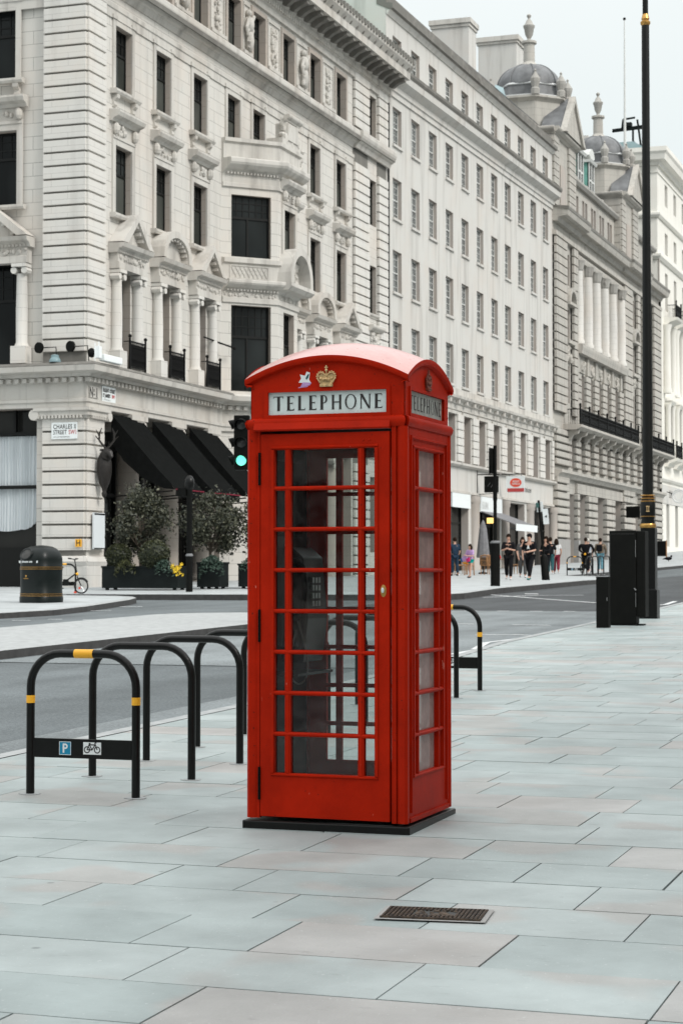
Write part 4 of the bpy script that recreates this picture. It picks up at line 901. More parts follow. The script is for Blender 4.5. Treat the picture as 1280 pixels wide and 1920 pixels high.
# roofscape
m=MB(); m.poly(Fr(0,94,0),[(-30.9,30.3),(-33.5,32.6),(-42,32.6),(-43.5,30.3)],0,-35); P(m,'roof','slate',b2)
m=MB()
for i in range(26):
    a=97+i*1.15; m.box(FR,a,a+.75,-1.0,-.45,30.9,31.15+.12*math.sin(i*2.1)); 
m.tube([FR.P(94,-.6,31.35),FR.P(128,-.6,31.9)],.03,5)
P(m,'gutter_gear','lead',b2)
for (x0,x1,y0,y1,zt) in ((-33.9,-31.25,113.2,115.2,35.3),):
    m=MB(); m.box(I,x0+.15,x1-.15,y0+.15,y1-.15,30,zt-.5); P(m,'chimney_stack','stone_long',b2); c=MB(); c.box(I,x0+.08,x1-.08,y0+.08,y1-.08,zt-.5,zt-.3); c.box(I,x0,x1,y0,y1,zt-.3,zt); P(c,'chimney_cap','stone_trim',b2)
m=MB(); m.add([(-31.3,119.5,31.0),(-31.0,122.5,31.0),(-31.6,122.5,33.2),(-31.9,121.5,33.2)],[(0,1,2,3)]); P(m,'skylight','pane_blue',b2)

# ---- domed building ---------------------------------------------------
b3=root('stone_building',(-30,150,2.5),'ornate stone building with twin lead domes, a giant colonnade and heavy rustication','building',local=False)
FW=[(133.3,134.75),(157.45,159.1),(165.3,166.7)]; ops=[]
for a0,a1 in FW: ops+= [(a0,a1,21.8,24.0,.4),(a0,a1,17.95,20.1,.4),(a0,a1,13.5,16.1,.4)]
CO=[136.95,140.2,143.2,146.2,149.35,152.75]
mid=[(CO[i]+.75,CO[i+1]-.75) for i in range(5)]
for a0,a1 in mid: ops+=[(a0,a1,18.05,23.4,.9),(a0+.1,a1,13.3,15.9,.5)]
MZ=[134.1+i*3.08 for i in range(12)]
for a in MZ: ops.append((a,a+1.5,8.95,11.3,.5))
G=[(133.2,135.9,.5,7.1,.8),(136.5,139.6,.5,7.2,.8),(142.7,146.1,.5,7.2,.8),(149.3,153.0,.5,7.2,.8),(157.6,160.3,.5,7.1,.8),(163.5,167,.5,7.1,.8)]
ops+=G
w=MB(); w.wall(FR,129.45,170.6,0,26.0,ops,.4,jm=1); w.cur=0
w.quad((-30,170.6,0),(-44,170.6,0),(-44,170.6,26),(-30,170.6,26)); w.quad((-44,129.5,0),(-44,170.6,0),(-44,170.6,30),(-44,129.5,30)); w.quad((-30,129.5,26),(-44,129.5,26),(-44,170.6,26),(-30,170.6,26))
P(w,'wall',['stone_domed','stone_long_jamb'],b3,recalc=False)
for a0,a1 in FW:
    for z0,z1 in ((21.8,24.0),(17.95,20.1),(13.5,16.1)): window(b3,FR,a0,a1,z0,z1,-.4,'grey')
for a0,a1 in mid: window(b3,FR,a0,a1,18.05,23.4,-.9,'grey','tall_window'); window(b3,FR,a0+.1,a1,13.3,15.9,-.5,'grey')
for a in MZ: window(b3,FR,a,a+1.5,8.95,11.3,-.5,'grey')
for g in G: window(b3,FR,g[0],g[1],g[2],g[3],-g[4],'shop','shop_window')
m=MB()
for a0,a1 in ((129.55,133.0),(135.1,136.5),(153.9,157.2),(159.3,160.6),(161.8,164.8),(167.0,170.5)):
    m.quoins(FR,a0,a1,12.6,24.6,.28,.6,.1)
m.quoins(FL if False else Fr(0,129.45,0),-30.6,-30,12.6,24.6,.01,.6,.1)
P(m,'quoins','stone_domed',b3)
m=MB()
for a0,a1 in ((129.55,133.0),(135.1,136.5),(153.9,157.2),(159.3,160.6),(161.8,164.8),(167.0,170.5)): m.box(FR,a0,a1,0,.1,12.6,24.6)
P(m,'quoin_bed','stone_soot_shade',b3)  # groove shade between the quoins painted as a dark bed
m=MB()
edges=[129.5]+[x for a in MZ for x in (a,a+1.5)]+[170.5]
for a0,a1 in zip(edges[::2],edges[1::2]):
    if a1-a0>.4: m.quoins(FR,a0,a1,8.9,11.5,.3,.5,.14)
ge=[129.5]+[x for g in G for x in g[:2]]+[170.5]
for a0,a1 in zip(ge[::2],ge[1::2]): m.quoins(FR,a0,a1,3.9,8.2 if (a0<131 or a1>156) else 7.2,.34,.55,.13); 
P(m,'rusticated_pier','stone_domed',b3,bevel=.05)
m=MB()
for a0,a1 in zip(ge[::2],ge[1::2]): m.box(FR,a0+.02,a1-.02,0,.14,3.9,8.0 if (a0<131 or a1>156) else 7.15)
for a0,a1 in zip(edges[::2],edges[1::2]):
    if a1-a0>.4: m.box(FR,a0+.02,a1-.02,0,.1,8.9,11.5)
P(m,'pier_bed','stone_soot_shade',b3)  # dark bed paints the shade in the rustication grooves
m=MB()
for a0,a1 in zip(ge[::2],ge[1::2]): m.box(FR,a0,a1,0,.36,.5,3.85)
P(m,'plinth','stone_plinth',b3)
m=MB(); m.prof(FR,129.45,170.8,[(0,8.1),(.3,8.1),(.45,8.3),(.62,8.4),(.62,8.58),(0,8.62)]); m.prof(FR,136.3,156,[(0,7.2),(.2,7.2),(.2,7.9),(0,7.9)])
m.prof(FR,129.45,170.8,[(0,24.65),(.3,24.65),(.3,24.95),(0,25)]); m.prof(FR,136.6,153.6,[(0,23.95),(.25,23.95),(.3,24.25),(0,24.6)]); m.prof(FR,136.4,153.7,[(0,17.25),(.5,17.25),(.6,17.7),(.6,17.9),(0,17.95)])
m.prof(FR,129.45,136.9,[(0,25.6),(.35,25.6),(.45,25.85),(1.05,25.95),(1.15,26.3),(1.15,26.5),(0,26.6)]); m.prof(FR,136.9,153.3,[(0,25.6),(.2,25.6),(.3,25.85),(.8,25.95),(.9,26.3),(.9,26.5),(0,26.6)]); m.prof(FR,153.3,161.6,[(0,25.6),(.35,25.6),(.45,25.85),(1.05,25.95),(1.15,26.3),(1.15,26.5),(0,26.6)]); m.prof(FR,161.6,171.3,[(0,25.6),(.2,25.6),(.3,25.85),(.8,25.95),(.9,26.3),(.9,26.5),(0,26.6)])
m.row(FR,129.6,171,.36,.18,.3,.8,25.86,25.97)
for a0,a1 in ((132.9,135.2),(157,159.5)):
    m.prof(FR,a0,a1,[(0,20.3),(.5,20.3),(.5,20.5),(0,20.5)]); n=8; cx=(a0+a1)/2; h=(a1-a0)/2
    for i in range(n):
        t0,t1=PI*i/n,PI*(i+1)/n; m.poly(FR,[(cx-h*math.cos(t0),20.5+1.1*math.sin(t0)),(cx-h*math.cos(t1),20.5+1.1*math.sin(t1)),(cx-h*.75*math.cos(t1),20.5+.8*math.sin(t1)),(cx-h*.75*math.cos(t0),20.5+.8*math.sin(t0))],0,.5)
    m.prof(FR,a0,a1,[(0,17.6),(.4,17.6),(.4,17.85),(0,17.9)]); bump_panel(m,FR,a0+.4,a1-.4,16.4,17.4,.1,20,.22,rg)
P(m,'cornice','stone_domed',b3)
m=MB(); m.prof(FR,129.4,136.92,[(1.0,26.32),(1.18,26.3),(1.18,26.53),(.5,26.62),(.02,26.64),(.02,26.6)]); m.prof(FR,136.92,153.28,[(.8,26.32),(.93,26.3),(.93,26.53),(.4,26.62),(.02,26.64),(.02,26.6)]); m.prof(FR,153.28,161.62,[(1.0,26.32),(1.18,26.3),(1.18,26.53),(.5,26.62),(.02,26.64),(.02,26.6)]); m.prof(FR,161.62,171.35,[(.8,26.32),(.93,26.3),(.93,26.53),(.4,26.62),(.02,26.64),(.02,26.6)]); P(m,'blackened_cornice','stone_soot_shade',b3)
for i,a in enumerate(CO):
    m=MB(); m.lathe([(.5,17.95),(.5,18.15),(.42,18.3),(.42,20.5),(.36,23.2)],FR.P(a,.12,0),16); P(m,'column','stone_quoin',b3,smooth=True)
    m=MB(); m.lathe([(.36,23.2),(.42,23.3),(.5,23.75),(.56,23.95)],FR.P(a,.12,0),12); bump_panel(m,FR,a-.4,a+.4,23.3,23.8,.3,10,.12,rg); P(m,'column_capital','stone_dirty',b3)
m=MB()
for a0,a1 in mid:
    m.box(FR,a0+.05,a1-.05,0,.12,16.0,16.95); bump_panel(m,FR,a0+.4,a1-.4,16.1,16.8,.12,16,.17,rg); m.box(FR,(a0+a1)/2-.35,(a0+a1)/2+.35,-.3,.1,22.9,23.4)
    m.box(FR,a0,a1,-.8,-.6,20.0,20.35)
for a in CO: m.box(FR,a-.3,a+.3,0,.2,15.95,17.2)
for a0,a1 in zip([136.5]+[x[1] for x in mid],[x[0]+.1 for x in mid]+[153.6]): m.quoins(FR,a0,a1,13.1,15.9,.2,.45,.1)
P(m,'relief_frieze','stone_domed',b3)
# balcony
m=MB(); m.prof(FR,132.6,154.6,[(0,11.5),(.9,11.5),(1.3,11.68),(1.3,11.85),(0,11.9)]); m.prof(FR,156.2,171.2,[(0,11.5),(.9,11.5),(1.3,11.68),(1.3,11.85),(0,11.9)]); 
for i in range(15):
    a=133.2+i*2.6; m.poly(Fr(*FR.P(a,0,0)[:2],0),[(.3,10.8),(.3,11.5),(1.05,11.5),(.95,11.25),(.6,11.15),(.45,10.85)],-.2,.2)
P(m,'balcony_slab','stone_domed',b3)
def railing(f,a0,a1,d,z0,z1,ends=True):
    m=MB(); m.box(f,a0,a1,d-.03,d+.03,z1-.06,z1); m.box(f,a0,a1,d-.03,d+.03,z0+.08,z0+.13); m.box(f,a0,a1,d-.02,d+.02,z1-.28,z1-.24)
    n=int((a1-a0)/.16)
    for i in range(n+1):
        a=a0+(a1-a0)*i/n; m.box(f,a-.014,a+.014,d-.014,d+.014,z0,z1)
        if i<n: m.box(f,a+.05,a+.11,d-.01,d+.01,z0+.25,z0+.62)
    n=max(1,int((a1-a0)/3.1))
    for i in range(n+1):
        a=a0+(a1-a0)*i/n; m.box(f,a-.06,a+.06,d-.06,d+.06,z0,z1+.22); m.ball(f.P(a,d,z1+.3),.09,6,5)
    if ends:
        for a in (a0,a1):
            m.box(f,a-.02,a+.02,.3,d,z1-.06,z1)
            for i in range(7): m.box(f,a-.014,a+.014,.35+i*.13,.37+i*.13,z0,z1)
    return m
for a0,a1,la in ((132.7,154.4,'long black iron balcony railing under the colonnade of the domed building'),(156.3,171.0,'black iron balcony railing behind the tall lamp post on the domed building')):
    o=root('balcony_railing',(0,0,0),la,'balcony railing'); o.location=FR.P((a0+a1)/2,1.15,11.9); LOCAL[o.name]=False
    P(railing(FR,a0,a1,1.2,11.86,12.95),'railing','iron',o)
# attic storey and dormers
w=MB(); aw=[]
for i in range(5):
    c0=138.4+i*3.1; aw+=[(c0,c0+.75,27.4,29.2,.3),(c0+1.0,c0+1.75,27.4,29.2,.3)]
w.wall(Fr(-30.5,0,PI/2),136.5,153.5,26.5,29.8,aw,.3,jm=1); w.wall(Fr(-30.5,0,PI/2),161,170.6,26.5,29.8,[(163,164,27.4,29.2,.3),(166,167,27.4,29.2,.3)],.3,jm=1)
P(w,'attic_wall',['stone_domed','stone_long_jamb'],b3,recalc=False)
for o in aw: window(b3,Fr(-30.5,0,PI/2),o[0],o[1],o[2],o[3],-.3,'grey','attic_window')
m=MB(); f5=Fr(-30.5,0,PI/2); m.prof(f5,136.5,153.5,[(-.3,29.8),(.25,29.8),(.4,30),(.4,30.15),(-.3,30.2)]); bump_panel(m,f5,137,153,30.2,30.4,-.1,50,.22,rg); m.prof(f5,161,170.6,[(-.3,29.8),(.25,29.8),(.4,30),(.4,30.15),(-.3,30.2)]); P(m,'parapet','stone_dirty',b3)
m=MB(); m.poly(Fr(0,136.6,0),[(-31.2,29.8),(-33.4,34.2),(-42,34.2),(-43.5,29.8)],0,-17); m.poly(Fr(0,161,0),[(-31.2,29.8),(-33.4,34.2),(-42,34.2),(-43.5,29.8)],0,-9.5); P(m,'roof','slate',b3)
for a in (139.2,143.1,147.0,164.5):
    m=MB(); m.box(FR,a-.95,a-.8,-3.0,-1.0,30.1,33.0); m.box(FR,a+.8,a+.95,-3.0,-1.0,30.1,33.0); P(m,'dormer_cheek','copper_green',b3)
    m=MB(); m.box(FR,a-1.02,a+1.02,-1.1,-.9,30.1,30.4); 
    for x in (-.95,-.08,.8): m.box(FR,a+x,a+x+.16,-1.08,-.92,30.4,33.0)
    m.box(FR,a-.9,a+.9,-1.06,-.94,31.6,31.75); m.prof(FR,a-1.15,a+1.15,[(-3.2,33),(-.8,33),(-.7,33.2),(-3.2,33.3)])
    n=8
    for i in range(n):
        t0,t1=PI*i/n,PI*(i+1)/n; m.poly(FR,[(a-1.1*math.cos(t0),33.2+1.0*math.sin(t0)),(a-1.1*math.cos(t1),33.2+1.0*math.sin(t1)),(a,33.25)],-2.8,-.9) if 0<i<n-1 else None
    o=P(m,'dormer','white_paint',b3); m=MB(); m.quad(FR.P(a-.8,-1.0,30.4),FR.P(a+.8,-1.0,30.4),FR.P(a+.8,-1.0,33),FR.P(a-.8,-1.0,33)); p=P(m,'pane','pane_grey',o,recalc=False)
# towers with domes
def tower(y0,cx,cy):
    w=MB(); x1=-30.0
    f=Fr(0,0,0)
    w.box(I,-35.2,-30.02,y0,y0+6.9,26.5,31.9)
    P(w,'tower','stone_domed',b3)
    q=MB(); q.quoins(FR,y0,y0+1.6,26.8,31.6,.14,.5,.07); q.quoins(FR,y0+4.7,y0+6.9,26.8,31.6,.14,.5,.07); q.quoins(Fr(0,y0,0),-35,-30,26.8,31.6,.06,.6,.05); q.prof(FR,y0-.1,y0+7.1,corn(31.6,.5,.5)); q.prof(Fr(0,y0,0),-35.2,-29.8,corn(31.6,.4,.5))
    P(q,'tower_quoins','stone_domed',b3)
    q=MB(); n=10; c0=y0+3.15
    q.box(FR,c0-.8,c0+.8,.0,.05,27.0,29.9); P(q,'niche','stone_long_jamb',b3)
    q=MB(); q.poly(FR,[(y0+1.2,32.0),(c0+.9,34.9),(y0+7.4,32.2),(y0+7.2,32.0)],-1.2,.5); P(q,'gable_roof','lead',b3)
    q=MB(); q.poly(FR,[(y0+2.2,32.1),(c0+.9,34.65),(y0+6.9,32.1)],.5,.58); 
    q.poly(FR,[(y0+1.0,31.95),(c0+.9,35.05),(c0+.9,34.6),(y0+1.9,32.05)],.3,.75); q.poly(FR,[(y0+7.5,31.95),(c0+.9,35.05),(c0+.9,34.6),(y0+6.7,32.05)],.3,.75); P(q,'gable','stone_domed',b3)
    d=MB(); ph=PI/8; d.lathe([(2.62,31.9),(2.62,34.5),(2.72,34.6),(2.95,34.75),(2.95,34.9),(2.6,34.95)],(cx,cy,0),8,ph); P(d,'drum','stone_domed',b3)
    d=MB(); d.lathe([(2.5,34.95),(2.3,35.8)],(cx,cy,0),8,ph); pr=[(2.28*math.cos(t*PI/2/12)**.92 if t<12 else .3,35.9+1.75*math.sin(t*PI/2/12)) for t in range(13)]; d.lathe(pr,(cx,cy,0),24); P(d,'dome','lead',b3,smooth=True)
    d=MB(); d.lathe([(2.7,34.93),(2.72,35.02),(2.5,35.04)],(cx,cy,0),8,ph); d.lathe([(2.36,35.8),(2.42,35.85),(2.38,35.95),(2.2,35.97)],(cx,cy,0),8,ph); P(d,'lead_flashing','lead_edge',b3)
    d=MB()
    for k in range(8):
        a=k*PI/4+ph; d.tube([(cx+math.cos(a)*r_*1.01,cy+math.sin(a)*r_*1.01,z_) for r_,z_ in pr],.05,5,caps=False)
    P(d,'dome_rib','lead',b3)
    d=MB(); d.lathe([(.75,37.5),(.55,37.7),(.42,37.85),(.4,39.1),(.55,39.2),(.55,39.35),(.35,39.4)],(cx,cy,0),14); P(d,'lantern','stone_domed',b3,smooth=True)
    d=MB(); d.lathe([(.2,39.4),(.12,39.55),(.28,39.85),(.36,40.3),(.42,40.4),(.42,40.5),(.3,40.6),(.2,40.85),(.1,40.95),(.08,41.05),(.16,41.15),(.16,41.25),(.05,41.35)],(cx,cy,0),12); P(d,'urn','stone_dirty',b3,smooth=True)
    for k in (-2,-1,0,1,4):
        a=k*PI/4+ph; x,y=cx+2.75*math.cos(a),cy+2.75*math.sin(a); d=MB(); d.lathe([(.3,34.9),(.32,35.3),(.22,35.4),(.34,35.8),(.36,36.0),(.2,36.25),(.06,36.5),(.1,36.6),(.03,36.7)],(x,y,0),8); P(d,'corner_urn','stone_dirty',b3)
tower(129.6,-32.7,134.1); tower(153.6,-32.7,158.0)
m=MB(); m.box(I,-37.5,-34.6,138,140.5,28,40.5); P(m,'chimney_stack','stone_long',b3); m=MB(); m.box(I,-37.6,-34.5,137.9,140.6,40.5,40.7); m.box(I,-37.7,-34.4,137.8,140.7,40.7,41.05); P(m,'chimney_cap','stone_trim',b3)
m=MB(); m.box(I,-37.2,-34.6,163,166,30,39.0); P(m,'chimney_stack','stone_long',b3)
m=MB(); m.tube([FR.P(170.75,.1,4),FR.P(170.75,.1,25.5)],.1,8); m.box(FR,170.6,170.8,.12,.2,4,24); P(m,'downpipe','iron',b3)

# ---- end building ------------------------------------------------------
b4=root('stone_building',(-31,195,3.4),'tall cream stone building at the right edge with a deep cornice and iron balconies','building',local=False)
F4=Fr(-30.7,0,PI/2); EC=[178.2,183.0,187.8,192.6,197.4]; ops=[]
for a in EC: ops+=[(a,a+1.5,35.4,37.4,.5),(a,a+1.5,30.9,32.9,.5),(a,a+1.4,25.7,29.2,.6),(a,a+1.4,18.4,23.6,.7),(a,a+1.4,12.6,16.9,.6),(a,a+1.6,4.0,9.0,.9)]
w=MB(); w.wall(F4,174.3,201,0,39.2,ops,.5,jm=1); w.cur=0; w.quad((-30.7,174.3,0),(-46,174.3,0),(-46,174.3,39.2),(-30.7,174.3,39.2)); w.quad((-30.7,201,0),(-46,201,0),(-46,201,39.2),(-30.7,201,39.2)); w.quad((-30.7,174.3,39.2),(-46,174.3,39.2),(-46,201,39.2),(-30.7,201,39.2))
P(w,'wall',['stone_end','stone_end'],b4,recalc=False)
for o in ops: window(b4,F4,o[0],o[1],o[2],o[3],-o[4],'shop' if o[2]<5 else 'grey')
c=MB(); f4l=Fr(0,174.3,0)
for pr in ([(-.02,38.4),(.2,38.4),(.3,38.7),(.8,38.8),(.9,39.3),(1.05,39.5),(1.05,39.9),(-.02,40.1)],[(-.02,37.75),(.1,37.75),(.1,37.95),(-.02,38)],[(-.02,33.7),(.15,33.7),(.3,33.9),(.3,34.1),(-.02,34.2)],[(-.02,29.9),(.15,29.9),(.35,30.15),(.35,30.35),(-.02,30.4)],[(-.02,9.9),(.15,9.9),(.3,10.1),(.3,10.35),(-.02,10.4)]):
    c.prof(F4,174.3,201,pr,1,0); c.prof(f4l,-46,-30.7,pr,0,1)
for a in EC:
    c.prof(F4,a-.9,a+2.3,[(0,24.3),(.3,24.3),(.6,24.55),(1.2,24.75),(1.3,24.95),(0,25.0)]); c.prof(F4,a-.9,a+2.3,[(0,11.3),(.3,11.3),(.5,11.6),(1.1,11.8),(1.2,12.0),(0,12.1)])
    c.prof(F4,a-.5,a+1.9,[(0,17.0),(.5,17.0),(.7,17.3),(0,17.35)]); c.poly(F4,[(a-.6,17.35),(a+.7,18.2),(a+2.0,17.35)],0,.65)
P(c,'cornice','stone_end',b4)
m=MB()
for a in EC:
    for s in (-.75,2.1): m.lathe([(.45,18.0),(.45,18.3),(.38,18.5),(.34,23.6),(.5,24.3)],F4.P(a+s,.25,0),12); m.lathe([(.3,12.2),(.26,12.4),(.24,16.6),(.34,17.0)],F4.P(a+(s*.62 if s<0 else 1.85),.3,0),10)
P(m,'column','stone_end',b4,smooth=True)
m=MB(); m.box(F4,175.0,201,-.01,.06,7.9,9.6); P(m,'shop_fascia','stone_long',b4)
m=text_mb('ON',1.0,F4,179.3,.075,8.5,xs=1.1); P(m,'shop_lettering','sign_black',b4,recalc=False)
m=MB(); m.poly(Fr(0,175,0),[(-31.5,40.0),(-33,40.9),(-44,40.9),(-45.5,40.0)],0,-25); P(m,'roof','pane_blue',b4)
m=MB(); m.tube([F4.P(174.35,.1,0),F4.P(174.35,.1,30)],.08,6) ; P(m,'downpipe','stone_long_jamb',b4)
for i,a in enumerate(EC[:3]):
    for z,w_ in ((25.0,'upper'),(12.1,'lower')):
        o=root('balcony_railing',F4.P(a+.7,1.0,z),f'black iron {w_} balcony railing, {["nearest","second","third"][i]} along the cream end building','balcony railing','iron balconies of the cream building'); LOCAL[o.name]=False
        P(railing(F4,a-.6,a+2.1,1.1,z,z+1.15),'railing','iron',o)

# ---- the buildings across the footway (out of view, added for glass reflections, height set for shade)
b5=root('stone_building',(8,50,0),'unseen pale stone building along the near footway, added for reflections and shade','building',local=False)
F5=Fr(8,0,-PI/2)  # faces -x ; a runs towards -y
w=MB(); ops=[]
for i in range(34):
    a=-128+i*4
    for z in (7.2,): ops.append((a,a+1.5,z,z+2.4,.3))
    ops.append((a-.5,a+2.3,1.2,5.2,.5))
w.wall(F5,-130,6,-1.2,13,ops,.3,jm=1); w.cur=0; w.quad((8,-6,-1),(20,-6,-1),(20,-6,13),(8,-6,13)); w.quad((8,130,-1),(20,130,-1),(20,130,13),(8,130,13)); w.quad((8,-6,13),(20,-6,13),(20,130,13),(8,130,13)); w.quad((20,-6,-1),(20,130,-1),(20,130,13),(20,-6,13))
P(w,'wall',['stone_corner','stone_jamb'],b5,recalc=False)
m=MB()
for o in ops: m.quad(F5.P(o[0],-.3,o[2]),F5.P(o[1],-.3,o[2]),F5.P(o[1],-.3,o[3]),F5.P(o[0],-.3,o[3]))
P(m,'glazing','pane_dark',b5,recalc=False)
m=MB(); m.prof(F5,-130,6,corn(12.2,.8,.9)); m.prof(F5,-130,6,corn(6.3,.4,.5)); P(m,'cornice','stone_trim',b5)

b6=root('stone_building',(-20,-45,0),'unseen pale stone building behind the camera, added to darken reflections','building',local=False)  # out of view, added to dim skylight and darken the glass reflections
F6=Fr(0,-45,PI)
w=MB(); ops=[(-24+i*4,-22.4+i*4,z,z+2.4,.3) for i in range(22) for z in (7.5,11.5,15.5,19.5)]+[(-25+i*5,-22+i*5,.5,4.8,.5) for i in range(18)]
w.wall(F6,-26,66,-2,25,ops,.3,jm=1); w.cur=0; w.quad((26,-45,-2),(26,-60,-2),(26,-60,25),(26,-45,25)); w.quad((-66,-45,-2),(-66,-60,-2),(-66,-60,25),(-66,-45,25)); w.quad((-66,-45,25),(26,-45,25),(26,-60,25),(-66,-60,25)); w.quad((-66,-60,-2),(26,-60,-2),(26,-60,25),(-66,-60,25))
P(w,'wall',['stone_domed','stone_jamb'],b6,recalc=False)
m=MB()
for o in ops: m.quad(F6.P(o[0],-.3,o[2]),F6.P(o[1],-.3,o[2]),F6.P(o[1],-.3,o[3]),F6.P(o[0],-.3,o[3]))
P(m,'glazing','pane_dark',b6,recalc=False)
m=MB(); m.prof(F6,-26,66,corn(24.2,.9,1.0)); m.prof(F6,-26,66,corn(5.8,.4,.5)); P(m,'cornice','stone_trim',b6)

# ================================================================== TELEPHONE BOX (local frame, centre of plan)
BX,BY=-3.5975,10.475
kb=root('telephone_box',(BX,BY,.008),'red cast iron telephone box with domed roof, standing on the paving in the foreground','telephone box'); kb.scale=(1,.935,1)
Hx=.4675
FS=[Fr(0,-.465,0),Fr(.4675,0,PI/2),Fr(0,.465,PI),Fr(-.4675,0,-PI/2)]   # front, right, back, left: a is centred
m=MB(); m.box(I,-.484,.484,-.486,.486,-.03,.038); P(m,'plinth','black_paint',kb,bevel=.008)
# corner posts with a rolled moulding
m=MB()
for sx in (-1,1):
    for sy in (-1,1):
        pts=[(.395,.395),(.395,.43),(.405,.452),(.43,.4655),(.452,.4655),(.4655,.452),(.4655,.43),(.452,.405),(.43,.395)]
        pts=[(sx*x,sy*y) for x,y in pts]; m.polyz(pts,.05,2.20)
        m.polyz([(sx*x,sy*y) for x,y in [(.335,.40),(.335,.442),(.40,.442),(.40,.40)]],.05,2.2) if False else None
        a,b=.404,.4695; m.polyz([(sx*x,sy*y) for x,y in [(a,.40),(a,.449),(a+.012,.456),(a+.012,.40)]],.05,2.2)
m.box(FS[0],.3765,.402,-.05,-.004,.05,2.2); m.box(FS[0],-.408,-.392,-.05,-.012,.05,2.2)
P(m,'corner_posts','red_paint',kb,smooth=True)
# lintel and frieze
m=MB()
for i,f in enumerate(FS):
    m.prof(f,-.45,.45,[(-.05,2.20),(.0,2.20),(.008,2.215),(.012,2.235),(.004,2.252),(-.02,2.262),(-.05,2.262)],1,1,0)
    if i==0: m.prof(f,-.418,.372,[(-.03,2.188),(.022,2.188),(.026,2.196),(.004,2.252),(-.03,2.252)])
    else: m.box(f,-.40,.40,-.05,-.008,2.13,2.2)
P(m,'lintel','red_paint',kb,smooth=True)
A=.122; ZR=2.465
def zr(a): return ZR+A*(1-(a/.4675)**2)
def pedi(f,ops):
    m=MB(); n=24; e=.442; d=-.018
    for i in range(n):
        a0=-e+2*e*i/n; a1=-e+2*e*(i+1)/n
        def q(z0,z1,z0b=None,z1b=None): m.quad(f.P(a0,d,z0),f.P(a1,d,z0b if z0b is not None else z0),f.P(a1,d,z1b if z1b is not None else z1),f.P(a0,d,z1))
        if abs((a0+a1)/2)<.3445: q(2.25,2.278); q(2.402,zr(a0),None,zr(a1))
        else: q(2.25,zr(a0),None,zr(a1))
    a=e*2*round(.3445/(2*e/n))/n if False else .33150
    return m
m=MB()
for f in FS:
    n=26; e=.4455; d=-.018; xs=sorted(set([-e+2*e*i/n for i in range(n+1)]+[-.345,.345]))
    for a0,a1 in zip(xs,xs[1:]):
        c_=(a0+a1)/2
        seg=[(2.25,2.278,2.278),(2.404,zr(a0)-.02,zr(a1)-.02)] if abs(c_)<.345 else [(2.25,zr(a0)-.02,zr(a1)-.02)]
        for z0,za,zb in seg: m.quad(f.P(a0,d,z0),f.P(a1,d,z0),f.P(a1,d,zb),f.P(a0,d,za))
    # sign recess
    for (p,q_) in (((-.345,2.278),(.345,2.278)),((.345,2.278),(.345,2.404)),((.345,2.404),(-.345,2.404)),((-.345,2.404),(-.345,2.278))):
        m.quad(f.P(p[0],d,p[1]),f.P(q_[0],d,q_[1]),f.P(q_[0],d-.014,q_[1]),f.P(p[0],d-.014,p[1]))
    # raised moulding round the sign
    for u0,u1,v0,v1 in ((-.368,.368,2.404,2.424),(-.368,.368,2.258,2.278),(-.368,-.345,2.278,2.404),(.345,.368,2.278,2.404)): m.box(f,u0,u1,d-.004,d+.008,v0,v1)
P(m,'pediment','red_paint',kb,recalc=False)
# roof
m=MB(); n=28; e=.476; 
def zroof(x,y):
    return ZR+A*(1-min(1,abs(x)/.476)**2)+(A-.012)*(1-min(1,abs(y)/.476)**2)
vs=[(-e+2*e*i/n,-e+2*e*j/n) for j in range(n+1) for i in range(n+1)]
m.add([(x,y,zroof(x,y)+.012) for x,y in vs],[(j*(n+1)+i,j*(n+1)+i+1,(j+1)*(n+1)+i+1,(j+1)*(n+1)+i) for j in range(n) for i in range(n)])
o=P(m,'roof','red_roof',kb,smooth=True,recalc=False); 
m=MB()
for f in [Fr(0,-.4655,0),Fr(.4655,0,PI/2),Fr(0,.4655,PI),Fr(-.4655,0,-PI/2)]:
    n=24
    for i in range(n):
        a0=-.476+.952*i/n; a1=-.476+.952*(i+1)/n; z0,z1=ZR+A*(1-(a0/.476)**2),ZR+A*(1-(a1/.476)**2)
        m.add([f.P(a0,.0105,z0+.013),f.P(a1,.0105,z1+.013),f.P(a1,.0125,z1-.004),f.P(a0,.0125,z0-.004),f.P(a1,.006,z1-.018),f.P(a0,.006,z0-.018),f.P(a1,-.03,z1-.030),f.P(a0,-.03,z0-.030)],[(0,1,2,3),(3,2,4,5),(5,4,6,7)])
P(m,'roof_rim','red_paint',kb,smooth=True)
